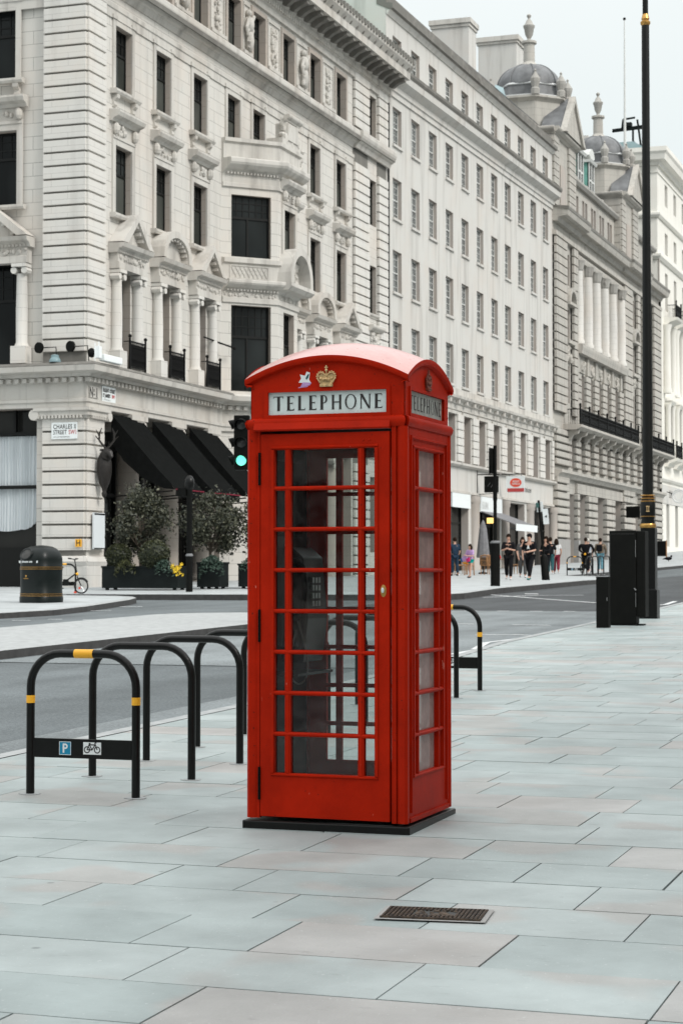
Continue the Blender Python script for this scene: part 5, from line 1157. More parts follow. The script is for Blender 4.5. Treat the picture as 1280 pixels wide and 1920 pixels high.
# signs
def letter(ch):
    """polygons in a 0..w by 0..1 box: (w, [outlines])"""
    S=.20;H_=.09
    def stem(x,w_=S): return [[(x,0),(x+w_,0),(x+w_,1),(x,1)],[(x-.05,0),(x+w_+.05,0),(x+w_,.035),(x,.035)],[(x,.965),(x+w_,.965),(x+w_+.05,1),(x-.05,1)]]
    if ch=='T': return .74,[[(.29,0),(.29+S,0),(.29+S,.95),(.29,.95)],[(0,1),(.74,1),(.74,.945),(0,.945)],[(0,1),(.03,1),(.035,.86),(0,.84)],[(.71,1),(.74,1),(.74,.84),(.705,.86)],[(.25,0),(.49,0),(.43,.035),(.31,.035)]]
    if ch=='E': return .58,stem(.05)+[[(.05,0),(.56,0),(.58,.13),(.54,.13),(.52,.07),(.05,.07)],[(.05,.48),(.44,.47),(.44,.54),(.05,.54)],[(.44,.42),(.46,.42),(.46,.59),(.44,.59)],[(.05,.95),(.50,.95),(.52,.87),(.56,.87),(.54,1),(.05,1)]]
    if ch=='L': return .58,stem(.05)+[[(.05,0),(.56,0),(.58,.15),(.54,.15),(.52,.07),(.05,.07)]]
    if ch=='H': return .76,stem(.05,.16)+stem(.57,.16)+[[(.05,.47),(.7,.47),(.7,.54),(.05,.54)]]
    if ch=='N': return .80,stem(.05,.085)+[[(.665,0),(.75,0),(.75,1),(.665,1)],[(.64,.965),(.80,.965),(.80,1),(.64,1)],[(.0,1),(.21,1),(.75,0),(.62,0)]]
    if ch=='P':
        o=[];n=10
        for i in range(n):
            t0,t1=-PI/2+PI*i/n,-PI/2+PI*(i+1)/n
            o.append([(.28+.27*math.cos(t0),.72+.28*math.sin(t0)),(.28+.27*math.cos(t1),.72+.28*math.sin(t1)),(.28+.15*math.cos(t1),.72+.235*math.sin(t1)),(.28+.15*math.cos(t0),.72+.235*math.sin(t0))])
        return .6,stem(.05)+o+[[(.1,.95),(.29,.95),(.29,1),(.1,1)],[(.1,.44),(.29,.44),(.29,.485),(.1,.485)]]
    if ch=='O':
        o=[];n=24
        for i in range(n):
            t0,t1=2*PI*i/n,2*PI*(i+1)/n
            o.append([(.42+.42*math.cos(t0),.5+.52*math.sin(t0)),(.42+.42*math.cos(t1),.5+.52*math.sin(t1)),(.42+.30*math.cos(t1),.5+.475*math.sin(t1)),(.42+.30*math.cos(t0),.5+.475*math.sin(t0))])
        return .84,o
def word(f,txt,x0,x1,z0,h,d):
    ws=[letter(c)[0] for c in txt]; tot=sum(ws)*h; gap=(x1-x0-tot)/(len(txt)-1); m=MB(); x=x0
    for c,w_ in zip(txt,ws):
        for k_,pg in enumerate(letter(c)[1]):
            dd=d+.00015*k_
            m.add([f.P(x+a*h,dd,z0+z*h) for a,z in pg],[tuple(range(len(pg)))])
        x+=w_*h+gap
    return m
for i,f in enumerate(FS):
    m=MB(); m.quad(f.P(-.35,-.028,2.274),f.P(.35,-.028,2.274),f.P(.35,-.028,2.408),f.P(-.35,-.028,2.408)); s=P(m,'sign','opal_glass' if i in (0,2) else 'opal_side',kb,recalc=False)
    P(word(f,'TELEPHONE',-.318,.318,2.302,.080,-.0265),'lettering','sign_black',s,recalc=False)
# crowns
def crown(f,mt):
    m=MB(); z=2.427; d=-.012
    m.box(f,-.036,.036,d-.008,d+.012,z,z+.016); m.box(f,-.034,.034,d-.008,d+.006,z+.016,z+.024)
    m.poly(f,[(-.034,z+.024),(-.045,z+.062),(-.03,z+.072),(0,z+.06),(.03,z+.072),(.045,z+.062),(.034,z+.024)],d-.008,d+.003)
    for s in (-1,1):
        m.tube([f.P(s*x,d+.004,z+zz) for x,zz in ((.036,.022),(.050,.046),(.050,.066),(.036,.078),(.018,.076),(.004,.062))],.005,6)
        for x,zz in ((.044,.034),(.053,.046),(.056,.058),(.052,.070),(.043,.080),(.032,.084),(.020,.082)): m.ball(f.P(s*x,d+.006,z+zz),.0045,6,4)
        m.ball(f.P(s*.016,d+.006,z+.04),.010,6,4); m.ball(f.P(s*.032,d+.004,z+.046),.009,6,4)
    m.ball(f.P(0,d+.006,z+.042),.010,6,4); m.tube([f.P(0,d+.004,z+.03),f.P(0,d+.004,z+.085)],.004,6); m.ball(f.P(0,d+.004,z+.09),.009,8,6)
    m.box(f,-.003,.003,d,d+.008,z+.096,z+.116); m.box(f,-.009,.009,d,d+.0075,z+.103,z+.109); m.ball(f.P(0,d+.004,z+.115),.004,6,4)
    for x in (-.03,-.015,0,.015,.03): m.ball(f.P(x,d+.012,z+.008),.0035,6,4)
    return P(m,'crown',mt,kb,smooth=True)
for i,f in enumerate(FS): crown(f,'gilt_crown' if i==0 else 'crown_painted')
# weathered sticker
f=FS[0]; m=MB(); rs=random.Random(5)
m.add([f.P(a,-.0165,z) for a,z in ((-.165,2.455),(-.150,2.478),(-.158,2.50),(-.128,2.492),(-.118,2.515),(-.098,2.508),(-.104,2.47),(-.09,2.448),(-.13,2.452))],[tuple(range(9))])
o=P(m,'sticker','sign_white',kb,recalc=False)
m=MB(); m.add([f.P(a,-.0157,z) for a,z in ((-.118,2.468),(-.108,2.48),(-.102,2.502),(-.112,2.498),(-.124,2.478))],[tuple(range(5))]); P(m,'sticker_print','cloth_teal',o,recalc=False)
m=MB(); m.add([f.P(a,-.0160,z) for a,z in ((-.155,2.43),(-.1,2.438),(-.088,2.452),(-.14,2.456))],[(0,1,2,3)]); m.add([f.P(a,-.0160,z) for a,z in ((-.168,2.424),(-.11,2.43),(-.11,2.434),(-.165,2.43))],[(0,1,2,3)]); P(m,'sticker_tear','cloth_purple',o,recalc=False)
# glazed leaves: door (front) and three walls
COLS=[(-.304,-.241),(-.2085,.1875),(.2215,.2845)]
PT=[2.084-.2258*i for i in range(8)]
def leaf(f,w0,w1,name,glass,solid=False,z0=.06,z1=2.172,off=0):
    m=MB(); ops=[] if solid else [(c0+off,c1+off,t-.203,t,.03) for c0,c1 in COLS for t in PT]
    m.wall(f,w0,w1,z0,z1,ops,.03,d=-.012); m.wall(f,w0,w1,z0,z1,[o[:4]+(.0001,) for o in ops],.0001,d=-.05)
    for p,q_ in (((w0,z0),(w1,z0)),((w1,z0),(w1,z1)),((w1,z1),(w0,z1)),((w0,z1),(w0,z0))): m.quad(f.P(p[0],-.012,p[1]),f.P(q_[0],-.012,q_[1]),f.P(q_[0],-.05,q_[1]),f.P(p[0],-.05,p[1]))
    g0,g1=-.324+off,.3045+off; zb,zt=.282,2.104
    def ring(x0,x1,y0,y1,w,dep):
        m.prof(f,x0,x1,[(-.013,y1-w),(-.013+dep,y1-w*.7),(-.013+dep,y1-w*.3),(-.013,y1)]); m.prof(f,x0,x1,[(-.013,y0),(-.013+dep,y0+w*.3),(-.013+dep,y0+w*.7),(-.013,y0+w)])
        m.box(f,x0,x0+w,-.013,-.0135+dep,y0+w,y1-w); m.box(f,x1-w,x1,-.013,-.0135+dep,y0+w,y1-w)
    ring(g0,g1,zb,zt,.018,.010)
    if not solid:
        for i in range(7): z=PT[i]-.203-.0114; m.prof(f,g0+.018,g1-.018,[(-.013,z-.0105),(-.006,z-.004),(-.006,z+.004),(-.013,z+.0105)])
        for x in (-.2248,.2045): m.box(f,x-.0075+off,x+.0075+off,-.013,-.0075,zb+.018,zt-.018)
    o=P(m,name,'red_paint',kb,recalc=False)
    if not solid:
        g=MB()
        for c0,c1 in COLS:
            for t in PT: g.quad(f.P(c0-.004+off,-.036,t-.207),f.P(c1+.004+off,-.036,t-.207),f.P(c1+.004+off,-.036,t+.004),f.P(c0-.004+off,-.036,t+.004))
        P(g,'glazing',glass,o,recalc=False)
    return o
door=leaf(FS[0],-.3875,.3685,'door','kiosk_glass')
# side and back walls fill between the posts
sw=leaf(FS[1],-.40,.40,'side_wall','kiosk_glass_sheen',off=.01); bwall=leaf(FS[2],-.40,.40,'back_wall','kiosk_glass',off=.01); lw=leaf(FS[3],-.40,.40,'side_wall','kiosk_glass',off=.01)
m=MB(); m.box(FS[1],-.40,.40,-.055,.0,.05,.075) ; 
for f in FS[1:]: m.prof(f,-.36,.36,[(-.012,2.135),(.0,2.14),(.0,2.15),(-.012,2.155)]); m.box(f,-.37,-.362,-.012,.0,.1,2.155); m.box(f,.362,.37,-.012,0,.1,2.155)
P(m,'wall_moulding','red_paint',kb)
def doorpart(mb,name,mt,**k):
    o=mb.build(name,mt,**k); o.parent=door; return o
m=MB(); f=FS[0]
m.box(f,-.39,.3715,-.02,-.0105,2.13,2.1335); m.box(f,-.3145,-.3135,-.013,-.0117,.07,.28)
m=MB()
n=14; m.add([f.P(.335+.017*math.cos(2*PI*i/n),-.0112,1.305+.034*math.sin(2*PI*i/n)) for i in range(n)]+[f.P(.335,-.004,1.305)],[(i,(i+1)%n,n) for i in range(n)]); o=doorpart(m,'handle_cup','gold',recalc=False)
m=MB(); m.ball(f.P(.333,-.004,1.308),.009,8,6,1,.6,1.7); doorpart(m,'handle','cloth_pink' if False else 'opal_glass',smooth=True)
m=MB()
for z in (1.98,1.11,.24):
    for j in range(4): m.tube([f.P(-.393,-.004,z-.085+j*.045),f.P(-.393,-.004,z-.05+j*.045)],.006,6)
    m.box(f,-.4,-.386,-.012,-.005,z-.09,z+.09)
P(m,'hinge','black_matte',kb)
m=MB()
for x in (.22,.255): m.ball(f.P(x,-.011,2.128),.006,6,4)
doorpart(m,'screw','red_paint')
# the door stands a little ajar, hinged on the left
hinge=Vector(f.P(-.3875,-.03,0)); door.matrix_local=Matrix.Translation(hinge)@Matrix.Rotation(R(-1.6),4,'Z')@Matrix.Translation(-hinge)
# ceiling + floor inside
m=MB(); m.box(I,-.43,.43,-.42,.42,2.20,2.215); P(m,'ceiling','cloth_grey',kb)
m=MB(); m.box(I,-.40,.40,-.41,.41,.052,.056); P(m,'floor','cabinet_paint',kb)
# payphone, mounted inside on the left wall
ph=root('payphone',(BX-.40,BY+.05,1.2),'dark wall payphone with handset and steel cord inside the red telephone box','payphone')
m=MB(); m.box(I,-.018,.0,-.37,.30,-1.12,.93); P(m,'backboard','phone_board',ph,bevel=.003)
m=MB(); m.add([(.001,-.12,-.30),(.13,-.12,-.30),(.16,-.12,-.05),(.13,-.12,.30),(.06,-.12,.36),(.001,-.12,.36)]+[(.001,.22,-.30),(.13,.22,-.30),(.16,.22,-.05),(.13,.22,.30),(.06,.22,.36),(.001,.22,.36)],[(0,1,2,3,4,5),(11,10,9,8,7,6)]+[(i,i+6,(i+1)%6+6,(i+1)%6) for i in range(6)]); P(m,'housing','phone_grey',ph,bevel=.01)
m=MB(); m.tube([(.10,-.17,.28),(.15,-.175,.24),(.165,-.18,.12),(.15,-.175,.0),(.10,-.17,-.05)],[.028,.018,.016,.018,.028],10); P(m,'handset','black_matte',ph,smooth=True)
m=MB(); m.tube([(.12,-.175,-.05)]+[(.12+.05*math.sin(t*.33),-.175+.04*math.sin(t*.2),-.06-.36*math.sin(t*PI/20)**1+.0) for t in range(1,20)]+[(.08,-.05,-.29)],.0055,6); P(m,'cord','cord',ph,smooth=True)
m=MB()
for i in range(4):
    for j in range(3): m.box(I,.145,.162,-.04+j*.05,-.01+j*.05,.02+i*.045,.05+i*.045)
P(m,'keypad','steel',ph)
m=MB(); m.box(I,.0,.17,-.3,.28,-.37,-.355); P(m,'shelf','phone_grey',ph)
m=MB(); m.quad((.001,-.30,.42),(.001,.22,.42),(.001,.22,.85),(.001,-.30,.85)); P(m,'notice','cabinet_paint',ph,recalc=False)

# ================================================================== CYCLE STANDS
def stand_mb(w,h,r):
    m=MB(); rr=.21; pts=[(-w/2,0,-.02),(-w/2,0,h-rr-r)]
    for i in range(1,9): t=PI/2*i/8; pts.append((-w/2+rr-rr*math.cos(t),0,h-r-rr+rr*math.sin(t)))
    for i in range(0,8): t=PI/2*i/8; pts.append((w/2-rr+rr*math.sin(t),0,h-r-rr+rr*math.cos(t)))
    pts+=[(w/2,0,h-rr-r),(w/2,0,-.02)]; m.tube(pts,r,14); return m
SW,SH,SR=.732,.915,.0265
def bike_icon(f,cx,cz,s,d):
    m=MB()
    def ln_(a,b,w=.012):
        v=Vector((b[0]-a[0],b[1]-a[1])); n=Vector((-v.y,v.x)).normalized()*w*s/2; p=[Vector(a)*s-Vector((0,0))]
        q=[Vector(a)*s-n,Vector(b)*s-n,Vector(b)*s+n,Vector(a)*s+n]
        m.add([f.P(cx+x.x,d,cz+x.y) for x in q],[(0,1,2,3)])
    for c0 in (-.27,.27):
        n=16
        for i in range(n):
            t0,t1=2*PI*i/n,2*PI*(i+1)/n
            m.add([f.P(cx+s*(c0+r_*math.cos(t)),d,cz+s*(-.08+r_*math.sin(t))) for r_,t in ((.17,t0),(.17,t1),(.115,t1),(.115,t0))],[(0,1,2,3)])
    for a,b in (((-.27,-.08),(-.14,.2)),((-.14,.16),(.16,.16)),((-.14,.16),(0,-.08)),((0,-.08),(.16,.16)),((.27,-.08),(.14,.26)),((.14,.26),(.24,.26)),((-.18,.22),(-.08,.22)),((-.27,-.08),(0,-.08))): ln_(a,b,.055)
    return m
def make_stand(board,label,x,y,rz=0,z=None,bands=True):
    o=root('cycle_stand',(x,y,hn(y) if z is None else z),label,'bicycle stand','black hoop cycle stands by the kerb',rz=rz)
    me=STM.get('hoop')
    if me is None: t=P(stand_mb(SW,SH,SR),'hoop','black_paint',o,smooth=True); STM['hoop']=t.data
    else: t=bpy.data.objects.new('hoop',me); C.objects.link(t); t.parent=o
    if 'ft' not in STM:
        m=MB()
        for s in (1,): m.polyz([(s*SW/2+.065*math.cos(k*PI/6)*(1+.2*math.sin(k*3)),.065*math.sin(k*PI/6)) for k in range(12)],-.02,.004)
        t=P(m,'mortar','kerb_granite',o); STM['ft']=t.data
    else: t=bpy.data.objects.new('mortar',STM['ft']); C.objects.link(t); t.parent=o
    t=bpy.data.objects.new('mortar',STM['ft']); C.objects.link(t); t.parent=o; t.location=(-SW,0,0)
    if board:
        m=MB(); m.box(I,-SW/2+.01,SW/2-.01,-.012,.012,.235,.355); P(m,'tapping_board','black_paint',o)
        m=MB()
        for s in (-1,1): m.lathe([(SR+.0015,.575),(SR+.0015,.623)],(s*SW/2,0,0),14)
        P(m,'yellow_band','yellow_tape',o,smooth=True)
        m=MB(); m.tube([(-.055,0,SH-SR),(.075,0,SH-SR)],SR+.002,14); P(m,'yellow_top_tape','yellow_tape',o,smooth=True)
        m=MB(); m.box(I,-.155,-.073,-.0165,-.0125,.255,.338); s=P(m,'parking_sign','sign_blue',o)
        m=MB(); 
        for u0,u1,v0,v1 in ((-.155,-.073,.335,.338),(-.155,-.073,.255,.258),(-.155,-.152,.258,.335),(-.076,-.073,.258,.335)): m.box(I,u0,u1,-.0175,-.0164,v0,v1)
        # letter P
        m.box(I,-.130,-.119,-.0180,-.0166,.268,.326); n=10
        for i in range(n):
            t0,t1=-PI/2+PI*i/n,-PI/2+PI*(i+1)/n; m.add([(-.112+.017*math.cos(t0),-.0178,.309+.017*math.sin(t0)),(-.112+.017*math.cos(t1),-.0178,.309+.017*math.sin(t1)),(-.112+.007*math.cos(t1),-.0178,.309+.007*math.sin(t1)),(-.112+.007*math.cos(t0),-.0178,.309+.007*math.sin(t0))],[(0,1,2,3)])
        m.box(I,-.119,-.111,-.0179,-.0166,.316,.326); m.box(I,-.119,-.111,-.0179,-.0166,.292,.302)
        P(m,'sign_letter','sign_white',s)
        m=MB(); m.box(I,.012,.135,-.0165,-.0125,.262,.338); s=P(m,'cycle_sign','sign_white',o); P(bike_icon(I,.0735,.302,.13,-.0172),'bicycle_symbol','sign_black',s,recalc=False)
    return o
STM={}
SY=[11.0,11.96,12.93,13.92,14.93,15.95,16.98,18.02,19.06,20.08]
OR=['second','third','fourth','fifth','sixth','seventh','eighth']
for i,y in enumerate(SY):
    x=[-5.555,-5.60,-5.65,-5.68,-5.70,-5.72,-5.74,-5.76,-5.79,-5.82][i]
    if i==0: l='nearest black hoop cycle stand, with parking board, bicycle symbol and yellow bands'
    elif i==9: l='farthest cycle stand of the row, with board and yellow band, right of the telephone box'
    elif i==8: l='plain black cycle stand right of the telephone box, next to last in the row'
    else: l=f'plain black hoop cycle stand, {OR[i-1]} in the row by the near kerb'
    make_stand(i in (0,9),l,x,y)
FSn=[(-20.02,90.85,True,0),(-19.3,90.9,False,R(78)),(-19.4,92.6,False,R(78)),(-19.5,94.4,False,R(78)),(-19.6,96.3,False,R(78))]
for i,(x,y,b,rz) in enumerate(FSn):
    make_stand(b,['distant cycle stand with a board at the far kerb, behind the cyclist','first distant plain cycle stand right of the boarded one','second distant plain cycle stand right of the boarded one','third distant plain cycle stand right of the boarded one','last distant cycle stand, next to the black cabinet'][i],x,y,rz,hp(y))
make_stand(True,'cycle stand on the corner footway with the folding bicycle leaning on it',-27.55,53.3,0,hp(53.3))

# ================================================================== GRATE, BIN, BICYCLE
g=root('drain_grate',(-2.348,7.915,hn(7.915)+.005),'rusty iron drain grate set in the paving in front of the box','drain cover',rz=R(7)); g.scale=(.90,.92,1)
def gz(y): return .0165*y
m=MB(); 
for x0,x1,y0,y1 in ((-.26,.26,-.165,-.14),(-.26,.26,.125,.15),(-.26,-.235,-.14,.125),(.235,.26,-.14,.125)):
    m.add([(x0,y0,gz(y0)+.002),(x1,y0,gz(y0)+.002),(x1,y1,gz(y1)+.002),(x0,y1,gz(y1)+.002)],[(0,1,2,3)])
P(m,'frame','stone_plinth',g,recalc=False)
m=MB(); m.add([(-.235,-.14,gz(-.14)+.0005),(.235,-.14,gz(-.14)+.0005),(.235,.125,gz(.125)+.0005),(-.235,.125,gz(.125)+.0005)],[(0,1,2,3)]); P(m,'well','joint_dark',g,recalc=False)
m=MB(); rs=random.Random(9)
for i in range(24):
    x=-.228+i*.0198
    for j in range(9):
        y=-.13+j*.029
        if abs(x)<.09 and -0.07<y<.07: continue
        m.box(I,x-.006,x+.006,y-.009,y+.009,gz(y)+.001,gz(y)+.008)
for i in range(26): m.ball((rs.uniform(-.09,.09),rs.uniform(-.06,.06),.003),rs.uniform(.008,.02),6,4,1.3,.8,.5)
m.box(I,-.235,.235,-.14,-.134,0,.008); m.box(I,-.235,.235,.118,.125,.0,.009)
P(m,'bars','grate_iron',g)

bn=root('litter_bin',(-24.25,45.6,hp(45.6)),'dark green domed litter bin with gold bands on the corner footway','litter bin',rz=R(-14))
m=MB(); sq=lambda r,z,n=28,e=3.2:[(r*(abs(math.cos(2*PI*k/n))**(2/e))*(1 if math.cos(2*PI*k/n)>0 else -1),r*(abs(math.sin(2*PI*k/n))**(2/e))*(1 if math.sin(2*PI*k/n)>0 else -1),z) for k in range(n)]
pr=[(.50,0),(.50,.14),(.49,.16),(.485,.2),(.49,.24),(.48,.26),(.48,.84),(.49,.86),(.485,.90),(.49,.94),(.48,.96),(.48,1.12),(.47,1.2),(.43,1.31),(.36,1.4),(.26,1.46),(.12,1.49),(.01,1.5)]
n=28; vs=[];fs=[]
for r,z in pr: vs+=sq(r,z)
for i in range(len(pr)-1):
    for k in range(n): fs.append((i*n+k,i*n+(k+1)%n,(i+1)*n+(k+1)%n,(i+1)*n+k))
m.add(vs,fs); P(m,'body','bin_green',bn,smooth=True)
m=MB(); a=R(32); cx,cy,cz=-.14,-.40,1.235
ring=[]
for k in range(20):
    t=2*PI*k/20; u=.21*math.cos(t); v=.155*math.sin(t); zz=1.262+v*.9; rr=interp([(z_,r_) for r_,z_ in pr],zz); xx=cx+u; ring.append((xx,-rr*max(.02,1-abs(xx/rr)**3.2)**(1/3.2)-.012,zz))
m.tube(ring,.028,6,close=True); P(m,'opening_rim','bin_green',bn,smooth=True)
m=MB(); m.add([(x,y-.010,z) for x,y,z in ring]+[(cx,-.46,1.262)],[(k,(k+1)%20,20) for k in range(20)]); P(m,'opening','joint_dark',bn,recalc=False)
m=MB()
for z in (.175,.225,.875,.925):
    n=28; a_=sq(.492,z-.006); b_=sq(.492,z+.006); m.add(a_+b_,[(k,(k+1)%n,n+(k+1)%n,n+k) for k in range(n)])
P(m,'gold_bands','gold',bn,smooth=True,recalc=False)
m=MB(); 
for z in (0.14,.24,.84,.94): m.box(I,.2,.44,-.51,-.485,z,z+.012)
P(m,'hinge_plate','bin_green',bn)
m=text_mb('please use',.075,I,-.24,-.494,1.045,xs=1.1); m.add([(-.33,-.494,1.03),(-.29,-.494,1.03),(-.28,-.494,1.09),(-.34,-.494,1.09)],[(0,1,2,3)]); m.add([(.26,-.494,1.03),(.31,-.494,1.03),(.32,-.494,1.09),(.27,-.494,1.09)],[(0,1,2,3)]); P(m,'lettering','sign_white',bn,recalc=False)
m=MB(); m.ball((.22,-.34,1.29),.06,10,6,.8,.35,1.1); P(m,'badge','sign_white',bn)
m=MB(); m.box(I,-.18,-.02,-.4865,-.482,.62,.635); m.ball((-.1,-.484,.69),.03,8,4,1,.1,1); P(m,'crest','gold',bn)

def wheel(m,c,r,axis='x',spokes=20,tr=.024):
    n=28; pts=[(c[0]+r*math.cos(2*PI*i/n),c[1],c[2]+r*math.sin(2*PI*i/n)) for i in range(n)]; m.tube(pts,tr,6,close=True)
def bicycle(x,y,z,rz,label,group=None):
    o=root('bicycle',(x,y,z),label,'bicycle',group,rz=rz)
    for cx in (-.52,.52):
        m=MB(); wheel(m,(cx,0,.235),.215); w=P(m,'wheel','rubber',o,smooth=True); w.name='wheel'
        m=MB()
        for i in range(12): t=2*PI*i/12; m.tube([(cx,0,.235),(cx+.2*math.cos(t),0,.235+.2*math.sin(t))],.0025,4)
        m.tube([(cx,-.04,.235),(cx,.04,.235)],.02,8); P(m,'spokes','steel',w)
    m=MB(); m.tube([(.36,0,.62),(.02,0,.38),(-.12,0,.33)],.024,8); m.tube([(-.12,0,.30),(-.17,0,.75)],.02,8); m.tube([(-.12,0,.31),(-.52,0,.235)],.015,6); m.tube([(-.17,0,.5),(-.52,0,.235)],.012,6); m.tube([(.36,0,.70),(.41,0,.46),(.52,0,.235)],.018,8); m.box(I,-.06,.10,-.03,.03,.24,.44); P(m,'frame','black_paint',o,smooth=True)
    m=MB(); m.tube([(.38,0,.62),(.30,0,1.05)],.018,8); m.tube([(.30,-.26,1.06),(.30,-.1,1.04),(.30,.1,1.04),(.30,.26,1.06)],.014,8); P(m,'handlebar','black_paint',o,smooth=True)
    m=MB()
    for s in (-1,1): m.tube([(.28,s*.2,1.06),(.22,s*.3,1.07)],.022,6)
    P(m,'grip','rubber',o)
    m=MB(); m.ball((-.18,0,.80),.12,10,6,1.1,.6,.35); m.tube([(-.17,0,.72),(-.17,0,.79)],.014,6); P(m,'saddle','black_matte',o,smooth=True)
    m=MB(); m.tube([(-.12,-.09,.30),(-.12,.09,.30)],.012,6); m.tube([(-.12,-.09,.30),(-.04,-.09,.16)],.01,6); m.tube([(-.12,.09,.30),(-.2,.09,.44)],.01,6); m.box(I,-.08,.0,-.17,-.09,.15,.17); m.box(I,-.24,-.16,.09,.17,.43,.45); n=16; m.tube([(-.12+.07*math.cos(2*PI*i/n),-.05,.3+.07*math.sin(2*PI*i/n)) for i in range(n)],.008,5,close=True); P(m,'crank','dark_frame',o)
    m=MB(); n=10
    for cx in (-.52,.52): m.tube([(cx+.25*math.cos(R(30+i*12)),0,.235+.25*math.sin(R(30+i*12))) for i in range(n)],.012,4)
    P(m,'mudguard','black_matte',o)
    m=MB(); m.ball((.40,-.03,.60),.045,8,6); P(m,'lamp','yellow_tape',o); m=MB(); m.box(I,.44,.5,-.02,-.01,.14,.2); m.box(I,.3,.36,-.05,.05,.02,.07); P(m,'reflector','orange_red',o)
    return o
bicycle(-27.35,52.95,hp(52.95),R(4),'small black folding bicycle locked to a stand behind the green litter bin')

# ================================================================== LAMP POST, CABINETS, SIGNALS
lp=root('lamp_post',(-7.31,40.2,.47),'very tall black lamp post with gold collars, behind the black cabinets','lamp post')
m=MB(); m.box(I,-.17,.21,-.17,.17,-.05,.62); m.box(I,-.13,.17,-.14,.14,.62,1.9); m.box(I,-.15,.19,-.16,.16,.60,.64); P(m,'base','black_paint',lp,bevel=.01)
m=MB(); m.lathe([(.16,1.9),(.155,1.98),(.13,2.08),(.15,2.14),(.155,2.42),(.14,2.46),(.115,2.58),(.112,2.6),(.088,8.0),(.080,12.45)],(0,0,0),20); m.lathe([(.05,12.5),(.06,12.55),(.058,14.3),(.05,16.2)],(0,0,0),14); P(m,'shaft','black_paint',lp,smooth=True)
m=MB()
for z0,z1,r in ((1.9,1.99,.17),(1.99,2.05,.135),(2.13,2.15,.158),(2.44,2.47,.156),(2.50,2.53,.152),(2.56,2.59,.158)): m.lathe([(r-.012,z0),(r,z0+(z1-z0)*.3),(r,z0+(z1-z0)*.7),(r-.012,z1)],(0,0,0),20)
m.lathe([(.08,12.42),(.105,12.46),(.105,12.5),(.07,12.53),(.085,12.56),(.06,12.66)],(0,0,0),16); P(m,'collar','gold',lp,smooth=True)
m=MB()   # II emblem
fE=Fr(0,0,R(10)); d=.157
for x in (-.018,.018): m.box(fE,x-.006,x+.006,d-.006,d+.004,2.25,2.34)
m.box(fE,-.038,.038,d-.008,d+.003,2.235,2.252); m.box(fE,-.038,.038,d-.008,d+.003,2.338,2.355); P(m,'emblem','gilt_crown',lp)
for sx in (-1,1): pass
m=MB(); m.tube([(0,0,16.1),(0,0,16.5),(-.5,-.1,16.9),(-1.0,-.2,16.8)],.04,8); m.ball((-1.1,-.22,16.7),.2,10,6,1.4,.9,.5); P(m,'lantern','black_paint',lp,smooth=True)
for (x,y,lab,dims,sub) in ((-7.05,36.62,'large matt black roadside cabinet in front of the tall lamp post',(-.345,.165,1.80,.30),1),(-7.31,35.5,'small low black cabinet at the left foot of the large one',(-.11,.12,.93,.2),0)):
    o=root('roadside_cabinet',(x,y,hn(y)),lab,'cabinet')
    x0,x1,h,dp=dims
    m=MB(); m.box(I,x0,x1,-.02,dp,.0 if not sub else .03,h); P(m,'body','cabinet_paint',o,bevel=.012)
    if sub:
        m=MB(); m.box(I,x1+.004,x1+.17,-.0,dp+.06,.17,h-.01); P(m,'side_pod','cabinet_paint',o,bevel=.01)
        m=MB(); m.box(I,x0+.02,x1+.12,-.01,dp,-.02,.03) ; P(m,'foot','black_matte',o)
        m=MB(); m.box(I,x1-.012,x1-.004,-.028,-.02,.35,.62); m.box(I,x1-.012,x1-.004,-.028,-.02,1.3,1.62); m.ball((x1-.01,-.035,.68),.016,6,4); m.ball((x1-.03,-.03,.70),.012,6,4); P(m,'lock','steel',o)
        m=MB(); m.box(I,x0+.012,x0+.018,-.0235,-.02,.08,1.74); m.box(I,x0+.018,x1-.03,-.0235,-.02,1.735,1.74); P(m,'door_seam','joint_dark',o)
    else:
        m=MB(); m.box(I,x0-.005,x1+.005,-.025,dp+.005,h,h+.015); P(m,'lid','cabinet_paint',o); m=MB(); m.box(I,x1-.03,x1-.02,-.026,-.02,.5,.56); P(m,'latch','steel',o)

def signal_head(o,f,lit,z0=3.0,vis=.22,h=1.06,w=.30):
    m=MB(); m.box(f,-w/2,w/2,-.12,.06,z0,z0+h); P(m,'head','black_matte',o,bevel=.02)
    for i in range(3):
        z=z0+.18+i*.35; v=MB(); n=16
        rp_=[(math.cos(R(-25)+R(230)*k/n)*.118,math.sin(R(-25)+R(230)*k/n)*.118) for k in range(n+1)]
        v.add([f.P(a,.06,z+b) for a,b in rp_]+[f.P(a*1.02,.06+vis*(.55+.45*max(0,b/.118)),z+b-.03) for a,b in rp_],[(k,k+1,n+2+k,n+1+k) for k in range(n)])
        q=P(v,'visor','black_matte',o,smooth=True,recalc=False)
        l=MB(); l.add([f.P(.1*math.cos(2*PI*k/18),.066,z+.1*math.sin(2*PI*k/18)) for k in range(18)]+[f.P(0,.085,z)],[(k,(k+1)%18,18) for k in range(18)])
        P(l,'lamp','green_lamp_core' if (lit and i==0) else 'dead_lamp',o,recalc=False)
ts=root('traffic_light',(-14.25,35.0,hn(35)+.07),'traffic light showing green, half hidden left of the telephone box','traffic light')
m=MB(); m.lathe([(.1,0),(.1,.9),(.057,.95),(.057,3.9)],(.32,0,0),14); P(m,'pole','black_paint',ts,smooth=True)
signal_head(ts,Fr(.02,-.1,R(12)),True,2.95,.16)
signal_head(ts,Fr(-.09,.05,R(-62)),True,2.95,.16)
m=MB(); m.box(I,-.16,.28,-.06,.06,3.2,3.24); m.box(I,-.16,.28,-.06,.06,3.8,3.84); P(m,'bracket','black_matte',ts)
ts=root('traffic_light',(-13.75,46.4,hroad(46.4)),'traffic light seen edge on, its visors showing right of the telephone box','traffic light')
